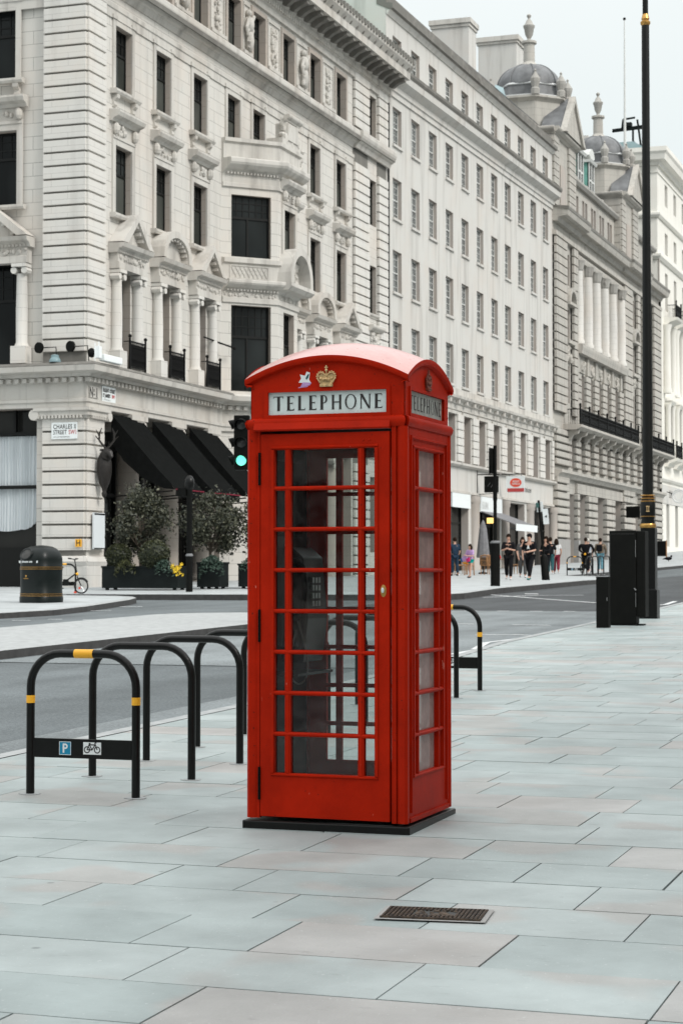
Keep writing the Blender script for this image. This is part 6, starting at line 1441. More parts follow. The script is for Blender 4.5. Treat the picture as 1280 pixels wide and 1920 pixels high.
m=MB(); m.lathe([(.1,0),(.1,.9),(.057,.95),(.057,4.5)],(-.2,0,0),14); P(m,'pole','black_paint',ts,smooth=True)
signal_head(ts,Fr(-.35,.2,R(72)),False,3.45,.24)
def postpole(x,y,z,hbase,rb,h,r,label,cat='signal post'):
    o=root('signal_post',(x,y,z),label,cat); m=MB(); m.lathe([(rb,-.02),(rb,hbase-.08),(rb*.98,hbase-.04),(rb*.7,hbase+.02),(r,hbase+.04)],(0,0,0),16); P(m,'sleeve','black_matte',o,smooth=True)
    m=MB(); m.lathe([(r,hbase),(r,h)],(0,0,0),12); P(m,'pole','black_matte',o,smooth=True)
    m=MB(); m.lathe([(rb+.012,hbase-.08),(rb+.014,hbase-.05),(rb*.8,hbase+.005),(rb*.6,hbase+.02)],(0,0,0),16); P(m,'cap','lead',o,smooth=True); return o
o=postpole(-16.52,62.8,hp(62.8),1.5,.16,4.68,.06,'black signal post with a thick sleeve, in front of the cafe')
m=MB(); m.box(Fr(-.1,0,R(75)),-.16,.16,-.05,.06,3.75,4.6); P(m,'head','black_matte',o,bevel=.03)
m=MB(); f=Fr(-.14,-.05,R(-72)); m.poly(f,[(.26*math.cos(t*PI/8),4.17+.45*math.sin(t*PI/8)) for t in range(16)],.02,.05); P(m,'backing_board','black_matte',o)
m=MB(); m.lathe([(.075,2.85),(.075,3.3)],(0,0,0),12); P(m,'push_button_box','black_matte',o)
o=postpole(-24.19,55.07,hp(55.07),1.18,.105,3.2,.09,'slim black post with a rounded head, in front of the long planter')
m=MB(); m.lathe([(.09,3.15),(.13,3.2),(.15,3.35),(.14,3.47),(.08,3.57),(.01,3.6)],(0,0,0),14); P(m,'head','black_paint',o,smooth=True)
m=MB(); m.box(I,-.36,-.08,-.1,.1,2.95,3.2); P(m,'side_box','black_matte',o)
sg=root('sign_post',(-17.35,73.6,hp(73.6)),'leaning black post with a small green and white sign, right of the walkers','sign post'); sg.rotation_euler=(0,R(-5.2),0)
m=MB(); m.lathe([(.16,-.03),(.14,.9),(.12,.95),(.04,1.0)],(0,0,0),12); P(m,'sleeve','black_matte',sg,smooth=True)
m=MB(); m.lathe([(.045,.9),(.045,3.1)],(0,0,0),10); P(m,'pole','black_matte',sg,smooth=True)
m=MB(); m.box(Fr(0,0,0),-.12,.14,-.08,-.06,2.65,3.05); P(m,'sign_plate','sign_white',sg); m=MB(); m.box(I,-.1,.02,-.09,-.082,2.82,3.0); P(m,'green_panel','pane_green',sg)
m=MB(); m.box(I,.12,.34,-.03,-.01,2.15,2.75); P(m,'second_plate','sign_white',sg); m=MB(); m.poly(I,[(.18,2.45),(.28,2.5),(.28,2.4)],-.04,-.031); P(m,'arrow','sign_black',sg)

# ================================================================== STREET NAME PLATES, DEER, CCTV
o=root('street_sign',(-30.73,59.4,6.32),'white enamel street name plate reading CHARLES II STREET SW1 on the corner pier','street sign',local=True)
m=MB(); m.box(I,-.49,.49,-.03,.0,-.29,.28); P(m,'plate','sign_white',o,bevel=.005)
P(text_mb('CHARLES II',.215,I,-.42,-.034,.06,xs=.78,bold=.003),'lettering','sign_black',o,recalc=False); P(text_mb('STREET',.215,I,-.42,-.034,-.13,xs=.70,bold=.003),'lettering','sign_black',o,recalc=False); P(text_mb('SW1',.215,I,.17,-.034,-.13,xs=.70,bold=.003),'lettering','sign_red',o,recalc=False); P(text_mb('CITY OF WESTMINSTER',.07,I,-.42,-.034,-.245,xs=.8,bold=.0),'lettering','sign_black',o,recalc=False)
o=root('street_sign',(-29.9,61.05,7.66),'white street name plate on the frieze beside the numeral plaque','street sign',rz=PI/2)
m=MB(); m.box(I,-.52,.52,-.03,.0,-.27,.27); P(m,'plate','sign_white',o)
P(text_mb('REGENT STREET',.17,I,-.48,-.034,.07,xs=.74,bold=.010),'lettering','sign_black',o,recalc=False); P(text_mb("ST JAMES'S",.17,I,-.48,-.034,-.11,xs=.68,bold=.010),'lettering','sign_black',o,recalc=False); P(text_mb('SW1',.17,I,.22,-.034,-.11,xs=.68,bold=.010),'lettering','sign_red',o,recalc=False); P(text_mb('CITY OF WESTMINSTER',.06,I,-.45,-.034,-.22,xs=.8,bold=.0),'lettering','sign_black',o,recalc=False)
o=root('number_plaque',(-29.9,59.93,7.66),'dark numeral plaque reading No.1 on the corner frieze','plaque',rz=PI/2)
m=text_mb('N',.46,I,-.36,-.02,-.17,xs=.8,bold=.014); m=merge(m,text_mb('o',.22,I,-.06,-.02,.0,xs=.8)); m=merge(m,text_mb('1',.46,I,.10,-.02,-.17,xs=.9,bold=.014)); m.box(I,-.05,.07,-.021,-.019,-.1,-.07); P(m,'numerals','cloth_maroon' if False else 'bronze',o,recalc=False)
m=MB(); m.box(I,-.36,.34,-.015,.0,-.2,.2); P(m,'stone_tablet','stone_trim',o)
o=root('hydrant_sign',(-30.16,59.36,2.48),'small yellow hydrant sign with a black H on the corner pier','hydrant sign')
m=MB(); m.box(I,-.115,.115,-.03,.0,-.13,.13); P(m,'plate','yellow_tape',o); m=MB(); m.box(I,-.075,-.045,-.034,-.031,-.1,.1); m.box(I,.045,.075,-.034,-.031,-.1,.1); m.box(I,-.045,.045,-.034,-.031,-.015,.015); P(m,'letter','sign_black',o)
o=root('service_panel',(-29.82,60.15,2.9),'pale metal service panel low on the corner pier','panel',rz=PI/2)
m=MB(); m.box(I,-.42,.42,-.05,.02,-.62,.62); P(m,'cover','curtain',o,bevel=.008); m=MB(); m.box(I,-.4,.4,-.06,-.05,.55,.6); m.box(I,-.4,.4,-.06,-.05,-.62,-.58); m.ball((.50,-.03,.2),.05,6,4); m.ball((.50,-.03,-.2),.05,6,4); P(m,'fixings','black_matte',o)
o=root('deer_sculpture',(-29.6,60.2,4.75),'dark stag sculpture with antlers hung head up on the corner pier','sculpture',rz=R(38))
m=MB(); m.lathe([(.02,-.72),(.10,-.66),(.13,-.56),(.09,-.5),(.12,-.4),(.25,-.2),(.34,.1),(.36,.35),(.34,.55),(.27,.72),(.16,.82),(.05,.86)],(-.02,0,0),14,0,.74,.5); m.tube([(0,-.05,.7),(.06,-.14,.86),(.12,-.26,.80),(.16,-.34,.66)],[.22,.18,.11,.06],10); m.ball((.08,-.1,.98),.06,6,4,.6,.6,1.4); m.ball((-.12,-.1,.92),.06,6,4,1.5,.6,.8); P(m,'body','bronze',o,smooth=True)
m=MB()
for s in (-1,1):
    b=Vector((.03,-.13,.95)); m.tube([b,b+Vector((s*.12,.0,.12)),b+Vector((s*.26,.0,.30)),b+Vector((s*.25,-.02,.55)),b+Vector((s*.18,-.03,.72))],[.04,.04,.036,.03,.012],6)
    m.tube([b+Vector((s*.24,0,.28)),b+Vector((s*.40,-.04,.45))],[.032,.012],5); m.tube([b+Vector((s*.10,0,.1)),b+Vector((s*.04,-.1,.26))],[.032,.012],5); m.tube([b+Vector((s*.26,0,.45)),b+Vector((s*.38,-.05,.66))],[.03,.01],5)
P(m,'antlers','bronze',o,smooth=True)
o=root('security_camera',(-29.35,59.2,8.63),'white camera and lamp housing lying on the corner ledge','camera')
m=MB(); m.box(Fr(0,0,PI/2),.2,1.6,-.1,.12,.02,.26); P(m,'housing','sign_white',o,bevel=.03); m=MB(); m.box(I,-.12,.06,-.1,.1,.1,.5); m.tube([(0,0,.5),(0,0,.66)],.02,6); m.tube([(-.1,-.1,0),(-.1,-.1,.6)],.02,6); P(m,'bracket','sign_white',o); m=MB(); m.ball((-.25,-.05,.28),.14,8,6,1,1,1.2); P(m,'lens','black_matte',o)
for i,(x,la) in enumerate(((-31.55,'left round black floodlight on an arm above the corner ledge'),(-30.35,'right round black floodlight beside the camera on the corner ledge'))):
    o=root('floodlight',(x,59.15,9.15),la,'floodlight','round floodlights on the corner ledge'); m=MB(); f=Fr(0,0,R(-20)); m.poly(f,[(.19*math.cos(t*PI/8),.19*math.sin(t*PI/8)) for t in range(16)],.0,.1); P(m,'lamp','black_matte',o); m=MB(); m.tube([(0.15,0,0),(.55,.1,.02),(.6,.1,-.5)],.02,6); P(m,'arm','iron',o)
for i,(x,y,z) in enumerate(((-30.9,59.0,8.62),)):
    o=root('vent_dome',(x,y,z),'small pale blue dome on the corner ledge','dome'); m=MB(); m.lathe([(.2,0),(.2,.06),(.16,.14),(.14,.16),(.14,.24),(.05,.27)],(0,0,0),12); P(m,'dome','pane_blue',o,smooth=True)

# ================================================================== PLANTERS, TREES, SHRUBS
def planter(x,y,w,d,h,label,z=None):
    z=hp(y) if z is None else z; o=root('planter',(x,y,z),label,'planter')
    m=MB(); m.box(I,-w/2,w/2,-d/2,d/2,.06,h); P(m,'box','planter',o,bevel=.01); m=MB(); m.box(I,-w/2-.02,w/2+.02,-d/2-.02,d/2+.02,h-.05,h+.01)
    for sx in (-1,1):
        for sy in (-1,1): m.box(I,sx*(w/2-.15)-.05,sx*(w/2-.15)+.05,sy*(d/2-.1)-.04,sy*(d/2-.1)+.04,-.03,.06)
    P(m,'rim','planter',o); return o
planter(-26.55,56.9,2.66,.8,.76,'long low dark green planter nearest the corner pier')
planter(-24.78,58.3,.80,.75,.86,'square dark planter behind the slim black post')
planter(-23.55,58.9,.85,.8,.80,'square dark planter hidden beside the traffic light')
def leaves(name,mt,parent,fn,n,size,rg,flat=.45):
    m=MB(); m.t=[]
    for i in range(n):
        p,tint=fn(rg); s=size*rg.uniform(.6,1.3); a=Vector((rg.gauss(0,1),rg.gauss(0,1),rg.gauss(0,1))).normalized(); b=a.orthogonal().normalized(); b=(Matrix.Rotation(rg.uniform(0,6.3),3,a)@b); c=a.cross(b)
        p=Vector(p); k=len(m.v); m.v+=[tuple(p-b*s),tuple(p+c*s*flat),tuple(p+b*s),tuple(p-c*s*flat)]; m.f.append((k,k+1,k+2,k+3)); m.m.append(0); m.t.append(tint)
    return P(m,name,mt,parent,recalc=False)
def tree(x,y,z,h0,rad,hh,label,seed,n=7500):
    o=root('tree',(x,y,z),label,'tree','bushy trees in the planters'); rg=random.Random(seed)
    m=MB(); m.tube([(0,0,0),(.02,.0,h0*.5),(-.02,0,h0),(0,0,h0+hh*.5)],[.07,.055,.05,.02],8); cl=[]
    for i in range(20):
        t=rg.uniform(0,2*PI); u=rg.uniform(.1,1)**.6; zz=rg.uniform(0.02,1); rr=rad*(.35+.75*math.sin(PI*min(1,zz*.92+.12))**.8)*u
        c=Vector((rr*math.cos(t),rr*math.sin(t),h0+hh*zz*.85)); cl.append((c,rg.uniform(.22,.40)*rad*1.1)); m.tube([(0,0,h0*rg.uniform(.7,1.1)),tuple(c*.5+Vector((0,0,h0*.45))),tuple(c)],[.025,.015,.004],5)
    P(m,'trunk','bark',o)
    def fn(rg):
        c,r=rg.choice(cl); d=Vector((rg.gauss(0,1),rg.gauss(0,1),rg.gauss(0,1))); p=c+d*r*.55
        if rg.random()<.12: p=c+d*r*.85
        out=max(0,min(1,(d.length*.5-.2)))
        return p,min(1,max(0,rg.gauss(.16,.2)+(.4 if rg.random()<.15 else 0)))
    leaves('foliage','olive_leaf',o,fn,n,.058,rg,.55); return o
tree(-26.95,57.4,1.2,1.05,.80,2.05,'bushy grey green tree in the long planter, nearest the corner pier',1)
tree(-24.95,58.5,1.3,1.0,.86,2.0,'bushy grey green tree behind the slim black post',2)
tree(-23.4,59.2,1.3,1.0,.72,1.75,'bushy grey green tree partly hidden behind the telephone box',3,5500)
def shrub(x,y,z,r,sz,label,seed,mt='box_leaf',n=2200,cat='shrub',size=.035,group=None):
    o=root('shrub',(x,y,z),label,cat,group); rg=random.Random(seed); m=MB(); m.ball((0,0,r*sz),r*.9,14,9,1,1,sz); P(m,'core',mt,o)
    def fn(rg):
        d=Vector((rg.gauss(0,1),rg.gauss(0,1),rg.gauss(0,1))).normalized(); q=r*rg.uniform(.9,1.04); return (d.x*q,d.y*q,r*sz+d.z*q*sz),min(1,max(0,rg.gauss(.2,.2)+.45*max(0,d.z)**2*rg.random()))
    leaves('foliage',mt,o,fn,n,size,rg,.6); return o
shrub(-27.4,56.75,1.6,.42,.95,'clipped dark ball shrub left of the tree in the long planter',4)
shrub(-26.15,56.75,1.55,.50,.95,'clipped yellow tipped ball shrub right of the tree in the long planter',5)
def trail(x,y,z,r,label,seed,mt,n,cat,sx=1,drop=.35,size=.06):
    o=root('trailing_plant',(x,y,z),label,cat); rg=random.Random(seed)
    def fn(rg):
        t=rg.uniform(0,2*PI); q=rg.uniform(0,1)**.7; return (q*r*sx*math.cos(t),q*r*.7*math.sin(t)-.1,.16*(1-q*q)-q*q*drop*rg.uniform(0,1)+rg.uniform(-.03,.06)),rg.uniform(0,1)
    leaves('foliage',mt,o,fn,n,size,rg,.35); return o
trail(-27.0,56.5,1.66,.38,'low greenish plant at the foot of the first planter tree',6,'box_leaf',420,'plant')
trail(-25.65,56.5,1.66,.32,'bluish green trailing plant at the right end of the long planter',7,'fern_leaf',500,'plant')
trail(-24.65,58.0,1.80,.42,'bluish green trailing plant over the square planter',8,'fern_leaf',700,'plant',drop=.5)
trail(-23.5,58.6,1.76,.40,'bluish green trailing plant beside the traffic light',9,'fern_leaf',400,'plant')
o=root('flower_clump',(-25.2,56.45,1.55),'bright yellow flower clump at the end of the long planter','flowers'); rg=random.Random(3); m=MB()
for i in range(22):
    c=(rg.uniform(-.16,.16),rg.uniform(-.1,.1),rg.uniform(-.18,.22)); 
    for k in range(4): 
        a=k*PI/2+rg.random(); m.add([c,(c[0]+.05*math.cos(a),c[1]-.02,c[2]+.05*math.sin(a)),(c[0]+.06*math.cos(a+.5),c[1]-.03,c[2]+.06*math.sin(a+.5)),(c[0]+.05*math.cos(a+1),c[1]-.02,c[2]+.05*math.sin(a+1))],[(0,1,2,3)])
P(m,'petals','yellow_flower',o,recalc=False)

# ================================================================== SHOP THINGS ON THE LONG BUILDING
o=root('hanging_sign',(-28.95,115,6.9),'white hanging sign with a red oval and red strip above the stationer','hanging sign',rz=0)
m=MB(); m.box(I,-.6,.55,-.03,.03,-.5,.5); P(m,'board','sign_white',o); m=MB(); m.poly(I,[(.36*math.cos(t*PI/12)+.0,.1+.27*math.sin(t*PI/12)) for t in range(24)],-.04,-.031); m2=MB(); P(m,'oval','orange_red',o); m=MB(); m.box(I,-.52,.52,-.045,-.031,-.46,-.24); P(m,'strip','sign_red',o)
m=merge(text_mb('POST',.17,I,-.2,-.05,.11),text_mb('OFFICE',.15,I,-.25,-.05,-.03)); P(m,'lettering','sign_white',o,recalc=False)
m=MB(); m.tube([(-1.05,0,.62),(.6,0,.62)],.03,6); m.tube([(-.4,0,.62),(-.4,0,.5)],.015,5); m.tube([(.35,0,.62),(.35,0,.5)],.015,5); P(m,'bracket','iron',o)
o=root('hanging_sign',(-29.3,109.9,6.65),'square black hanging sign over the cafe awning','hanging sign'); m=MB(); m.box(I,-.25,.6,-.04,.04,-.45,.5); P(m,'board','black_matte',o); m=MB(); m.tube([(-.7,0,.6),(.65,0,.6)],.03,6); m.tube([(-.7,0,-.9),(-.7,0,1.4)],.04,6); m.tube([(-.7,0,-.55),(.6,0,-.5)],.02,6); P(m,'bracket','iron',o); m=MB(); m.tube([(-.05,-.05,-.1),(.05,-.05,.05),(.12,-.05,.12)],.01,4); m.tube([(.15,-.05,-.15),(.25,-.05,0)],.01,4); P(m,'motif','umbrella_cloth',o)
o=root('awning',(-29.9,113,5.1),'grey fabric shop awning with a pale edge over the cafe terrace','awning'); m=MB(); m.add([(0,-2.6,.05),(0,2.6,.05),(2.1,2.6,-.75),(2.1,-2.6,-.75),(0,-2.6,0.0),(0,2.6,0.0),(2.1,2.6,-.8),(2.1,-2.6,-.8)],[(0,1,2,3),(4,7,6,5),(0,3,7,4),(1,5,6,2)]); P(m,'canopy','umbrella_cloth',o); m=MB(); m.box(I,2.1,2.14,-2.6,2.6,-1.12,-.72); P(m,'valance','sign_white',o)
o=root('wall_lamp',(-29.2,109.6,4.55),'small lit orange lamp under the cafe awning','lamp'); m=MB(); m.box(I,-.1,.35,-.1,.1,-.16,.16); P(m,'shade','lit_lamp',o)
um=root('parasol',(-26.0,96.4,hp(96.4)),'closed grey parasol standing among the cafe chairs','parasol'); m=MB(); m.lathe([(.03,2.75),(.10,2.6),(.20,2.3),(.30,1.4),(.36,.85),(.30,.82)],(0,0,0),10,0); P(m,'cloth','umbrella_cloth',um); m=MB(); m.lathe([(.25,0),(.25,.06),(.03,.1),(.03,2.85)],(0,0,0),10); P(m,'pole','black_matte',um)
def chair(x,y,rz,label):
    if 'chair' in PROTO:
        c=copytree(PROTO['chair']); c.location=(x,y,hp(y)); c.rotation_euler=(0,0,rz); c['label']=label; LOCAL[c.name]=True; return c
    o=root('cafe_chair',(x,y,hp(y)),label,'chair','wooden chairs on the cafe terrace',rz=rz)
    m=MB(); m.box(I,-.24,.24,-.24,.24,.44,.48); P(m,'seat','wood_chair',o,bevel=.01)
    for sx in (-1,1):
        for sy in (-1,1): m=MB(); m.tube([(sx*.23,sy*.22,0),(sx*.21,sy*.21,.45)],.022,6); P(m,'leg','wood_chair',o)
    m=MB(); 
    for s in (-1,1): m.tube([(s*.22,.22,.45),(s*.23,.27,.92)],.022,6)
    m.tube([(-.23,.27,.92),(0,.29,.97),(.23,.27,.92)],.03,6)
    for i in range(5): m.tube([(-.16+i*.08,.23,.47),(-.16+i*.08,.275,.93)],.012,5)
    m.tube([(-.22,.25,.7),(.22,.25,.7)],.016,5); P(m,'backrest','wood_chair',o); PROTO['chair']=o; return o
PROTO={}
CH=[(-26.9,92.6,2.6),(-26.2,93.2,-1.2),(-25.4,91.6,.3),(-25.0,93.4,3.0),(-25.2,95.4,1.4),(-24.7,97.2,2.2),(-24.0,96.2,-.6),(-27.4,96.4,.8)]
for i,(x,y,r_) in enumerate(CH): chair(x,y,r_,'wooden cafe chair '+['nearest the telephone box edge','behind the first chair by the box','left of the shorts wearing woman','behind the woman in turquoise shorts','in front of the closed parasol','right of the closed parasol','just left of the black signal post','farthest back by the shop door'][i])
for i,(x,y,la) in enumerate(((-26.2,92.3,'round cafe table left of the woman in shorts'),(-24.6,95.6,'round cafe table beside the closed parasol'))):
    o=root('cafe_table',(x,y,hp(y)),la,'table','tables on the cafe terrace'); m=MB(); m.lathe([(.36,.72),(.36,.75)],(0,0,0),18); P(m,'top','wood_chair',o); m=MB(); m.lathe([(.22,0),(.2,.03),(.03,.06),(.03,.72)],(0,0,0),10); P(m,'leg','steel',o)
o=root('sign_board',(-26.6,152,hp(152)),'small wooden framed board standing by the last rusticated pier','board'); m=MB(); m.box(I,-.45,.35,-.03,.03,.15,1.35); P(m,'panel','black_matte',o); m=MB(); m.tube([(.4,0,0),(.4,0,1.4)],.05,6); m.tube([(-.5,0,0),(-.5,0,1.4)],.05,6); P(m,'frame','wood_chair',o)
o=root('hanging_sign',(-28.9,152.5,6.35),'small dark hanging sign on the domed building','hanging sign'); m=MB(); m.box(I,-.55,.55,-.04,.04,-.45,.45); P(m,'board','black_matte',o); m=MB(); m.tube([(-1,0,.6),(.6,0,.6)],.03,5); P(m,'bracket','iron',o)
m=text_mb('OPEN',.2,I,-.3,-.05,-.1) if False else None
o=root('hanging_sign',(-29.5,178,8.6),'round pale emblem hanging sign on the cream building','hanging sign'); m=MB(); m.tube([(.6*math.cos(t*PI/8),0,.6*math.sin(t*PI/8)) for t in range(16)],.07,6,close=True); m.tube([(-.45,0,.2),(0,0,.45),(.45,0,.2),(.2,0,-.35),(-.2,0,-.35),(-.45,0,.2)],.05,5); P(m,'emblem','lead_edge',o); m=MB(); m.tube([(-1.1,0,.4),(-.6,0,.2)],.04,5); P(m,'bracket','iron',o)
o=root('pigeon',(-23.85,139.2,hp(139.2)),'dark pigeon on the far footway','bird'); m=MB(); m.ball((0,0,.22),.16,8,6,1.6,.8,.8); m.ball((.2,0,.38),.08,6,5); m.tube([(-.2,0,.22),(-.42,0,.16)],[.08,.02],5); m.tube([(0,-.04,.1),(0,-.04,0)],.015,4); m.tube([(0,.04,.1),(0,.04,0)],.015,4); P(m,'body','cloth_black',o,smooth=True)
# mast and roof gantry
o=root('flagpole',(-33.2,172,40.3),'tall thin white flagpole on the roof behind the second dome','flagpole'); o.location=(-33.4,173.2,36); m=MB(); m.lathe([(.14,3.5),(.11,6),(.05,15.6)],(0,0,0),8); P(m,'pole','white_paint',o,smooth=True); m=MB(); m.ball((0,0,15.7),.14,8,6); P(m,'finial','black_matte',o)
o=root('roof_gantry',(-33.6,176,40.9),'dark steel maintenance gantry on the roof behind the second dome','gantry'); m=MB()
for p in (((-1.5,0,1.4),(1.6,0,1.6)),((-1.5,0,1.25),(1.6,0,1.4)),((-.6,0,1.5),(-.5,0,2.3)),((-.5,0,2.3),(.6,0,2.4)),((.4,0,1.5),(.4,0,-.9)),((.9,0,1.5),(1.2,0,-.9)),((.4,0,.2),(1.2,0,-.6)),((1.6,0,1.5),(1.5,0,-.9)),((-.5,0,2.3),(.1,0,1.5)),((.9,0,1.5),(.8,0,2.2))): m.tube([p[0],p[1]],.1,5)
m.box(I,-.5,.3,-.3,.3,1.6,1.95); P(m,'frame','planter',o)
# pigeons-eye clutter: light bracket by the third first-floor window
o=root('flag_bracket',(-29.75,71.0,10.35),'thin black rod bracket beside the canted bay','bracket'); m=MB(); m.tube([(0,-1.9,.25),(0,-.4,.2),(.35,.3,.05)],.035,6); m.ball((.35,.3,.05),.08,6,5); P(m,'rod','iron',o)

# ================================================================== PEOPLE
def skinned(name,joints,edges,mt,parent,sub=1):
    me=bpy.data.meshes.new(name); names=list(joints); idx={n:i for i,n in enumerate(names)}
    me.from_pydata([joints[n][0] for n in names],[(idx[a],idx[b]) for a,b in edges],[])
    o=bpy.data.objects.new(name,me); C.objects.link(o); mod=o.modifiers.new('s','SKIN'); 
    sk=me.skin_vertices[0].data if me.skin_vertices else None
    if sk is None:
        bm=bmesh.new(); bm.from_mesh(me); bm.verts.layers.skin.verify(); bm.to_mesh(me); bm.free(); sk=me.skin_vertices[0].data
    for i,n in enumerate(names):
        r=joints[n][1]; sk[i].radius=r if isinstance(r,tuple) else (r,r); sk[i].use_root=(i==0)
    s=o.modifiers.new('d','SUBSURF'); s.levels=sub; s.render_levels=sub
    dg=bpy.context.evaluated_depsgraph_get(); dg.update(); nm=bpy.data.meshes.new_from_object(o.evaluated_get(dg)); nm.materials.clear(); nm.materials.append(M[mt]); nm.name=name
    nm.polygons.foreach_set('use_smooth',[True]*len(nm.polygons)); o.modifiers.clear(); o.data=nm; o.parent=parent; return o
def person(x,y,z,face,h,label,shirt='cloth_black',legs='cloth_black',shoes='cloth_white',hair='cloth_hair',skin='skin',stride=.25,arms=((.0,.0),(.0,.0)),sleeve=.5,shorts=False,longhair=False,group=None,lean=0,extra=None,wide=1.0):
    """face: direction the person faces (radians, 0 = -y towards the camera); arms: per side (forward swing, elbow bend)"""
    o=root('person',(x,y,z),label,'person',group,rz=face); k=h/1.75
    def S(v): return (v[0]*k*(wide if abs(v[0])>.05 else 1),v[1]*k,v[2]*k)
    J={}; 
    J['pelvis']=(S((0,0,.96)),(.125*k,.10*k)); J['waist']=(S((0,-.01-lean*.1,1.10)),(.138*k,.10*k)); J['chest']=(S((0,-.01-lean*.3,1.30)),(.162*k*wide,.115*k)); J['neckb']=(S((0,-lean*.45,1.45)),(.07*k,.06*k)); J['neck']=(S((0,-.015-lean*.5,1.52)),(.05*k,.05*k)); J['jaw']=(S((0,-.035-lean*.55,1.585)),(.058*k,.066*k)); J['head']=(S((0,-.02-lean*.55,1.66)),(.074*k,.088*k)); J['crown']=(S((0,-.01-lean*.55,1.72)),(.055*k,.06*k)); J['nose']=(S((0,-.118-lean*.55,1.625)),.010*k)
    E=[('pelvis','waist'),('waist','chest'),('chest','neckb'),('neckb','neck'),('neck','jaw'),('jaw','head'),('head','crown'),('jaw','nose')]
    for s,n in ((-1,'l'),(1,'r')):
        st=stride*s; lift=.06 if (s<0 and stride>.12) else 0
        J['hip'+n]=(S((s*.09,0,.90)),.088*k); J['knee'+n]=(S((s*.10,-st*.45-.03-lift*.5,.50+lift*.3)),.058*k); J['ankle'+n]=(S((s*.10,-st*.9,.10+lift*(1 if st<0 else 0)*1.0)),.040*k); J['toe'+n]=(S((s*.12,-st*.9-.15,.045+lift*.4*(1 if st<0 else 0))),(.040*k,.026*k))
        E+=[('pelvis','hip'+n),('hip'+n,'knee'+n),('knee'+n,'ankle'+n),('ankle'+n,'toe'+n)]
        sw,bd=arms[0 if s<0 else 1]
        sh=Vector((s*.185*wide,-lean*.4,1.41)); el=sh+Vector((s*.06,-math.sin(sw)*.29,-math.cos(sw)*.29)); a2=sw+bd; inn=-s*.18*min(1,bd)
        wr=el+Vector((inn,-math.sin(a2)*.25,-math.cos(a2)*.25)); dr=(wr-el).normalized(); pm=wr+dr*.08
        J['sh'+n]=(S(sh),.062*k); J['el'+n]=(S(el),.042*k); J['wr'+n]=(S(wr),.028*k); J['palm'+n]=(S(pm),(.034*k,.020*k))
        E+=[('chest','sh'+n),('sh'+n,'el'+n),('el'+n,'wr'+n),('wr'+n,'palm'+n)]
        sd=dr.cross(Vector((s,0,.2))).normalized()
        for fi,(off,ln_) in enumerate(((-.027,.062),(-.009,.075),(.009,.072),(.026,.055))):
            J[f'f{fi}{n}']=(S(pm+sd*off+dr*ln_+Vector((inn*.12,-.012,0))),.0085*k); E.append(('palm'+n,f'f{fi}{n}'))
        J['th'+n]=(S(wr+dr*.055-sd*.05),.0095*k); E.append(('wr'+n,'th'+n))
    skinned('body',J,E,skin,o,1)
    g=.016*k
    def inf(names,q=.026*k): return {n:(J[n][0],(tuple(v+q for v in J[n][1]) if isinstance(J[n][1],tuple) else J[n][1]+q)) for n in names}
    T=inf(['waist','pelvis','chest','neckb']); T['neckb']=(J['neckb'][0],(.075*k,.065*k)); TE=[('waist','pelvis'),('waist','chest'),('chest','neckb')]
    for s,n in ((-1,'l'),(1,'r')):
        T['sh'+n]=(J['sh'+n][0],.086*k); e=Vector(J['sh'+n][0]).lerp(Vector(J['el'+n][0]),min(1,sleeve*1.8)); T['c'+n]=(tuple(e),.066*k); TE+=[('chest','sh'+n),('sh'+n,'c'+n)]
        if sleeve>.8: T['w'+n]=(tuple(Vector(J['el'+n][0]).lerp(Vector(J['wr'+n][0]),.95)),.042*k); TE.append(('c'+n,'w'+n))
    skinned('top',T,TE,shirt,o,1)
    L={'pelvis':(J['pelvis'][0],(.145*k,.118*k))}; LE=[]
    for n in 'lr':
        L['hip'+n]=(J['hip'+n][0],.118*k); LE.append(('pelvis','hip'+n))
        if shorts: L['k'+n]=(tuple(Vector(J['hip'+n][0]).lerp(Vector(J['knee'+n][0]),.45)),.10*k); LE.append(('hip'+n,'k'+n))
        else: L['knee'+n]=(J['knee'+n][0],.092*k); L['an'+n]=(tuple(Vector(J['knee'+n][0]).lerp(Vector(J['ankle'+n][0]),.95)),.074*k); LE+=[('hip'+n,'knee'+n),('knee'+n,'an'+n)]
    skinned('shorts' if shorts else 'trousers',L,LE,legs,o,1)
    for n in 'lr':
        m=MB(); a=Vector(J['ankle'+n][0]); t=Vector(J['toe'+n][0]); c=(a+t)/2; m.ball((c.x,c.y-.01*k,max(.045*k,t.z)),.07*k,10,6,.72,2.0,.62); P(m,'shoe',shoes,o,smooth=True)
    hd=Vector(J['head'][0]); m=MB(); m.ball(tuple(hd+Vector((0,.022*k,.022*k))),.098*k,12,8,.95,1.05,1.12)
    if longhair: m.ball(tuple(hd+Vector((0,.05*k,-.08*k))),.12*k,12,8,1.05,.8,1.35)
    P(m,'hair',hair,o,smooth=True)
    m=MB()
    for s in (-1,1): m.ball(tuple(hd+Vector((s*.03*k,-.092*k,-.005*k))),.008*k,6,4)
    P(m,'eyes','cloth_black',o); m=MB(); m.ball(tuple(hd+Vector((0,-.09*k,-.07*k))),.018*k,6,4,1.1,.35,.3); P(m,'mouth','cloth_maroon',o)
    if extra: extra(o,k,J)
    return o
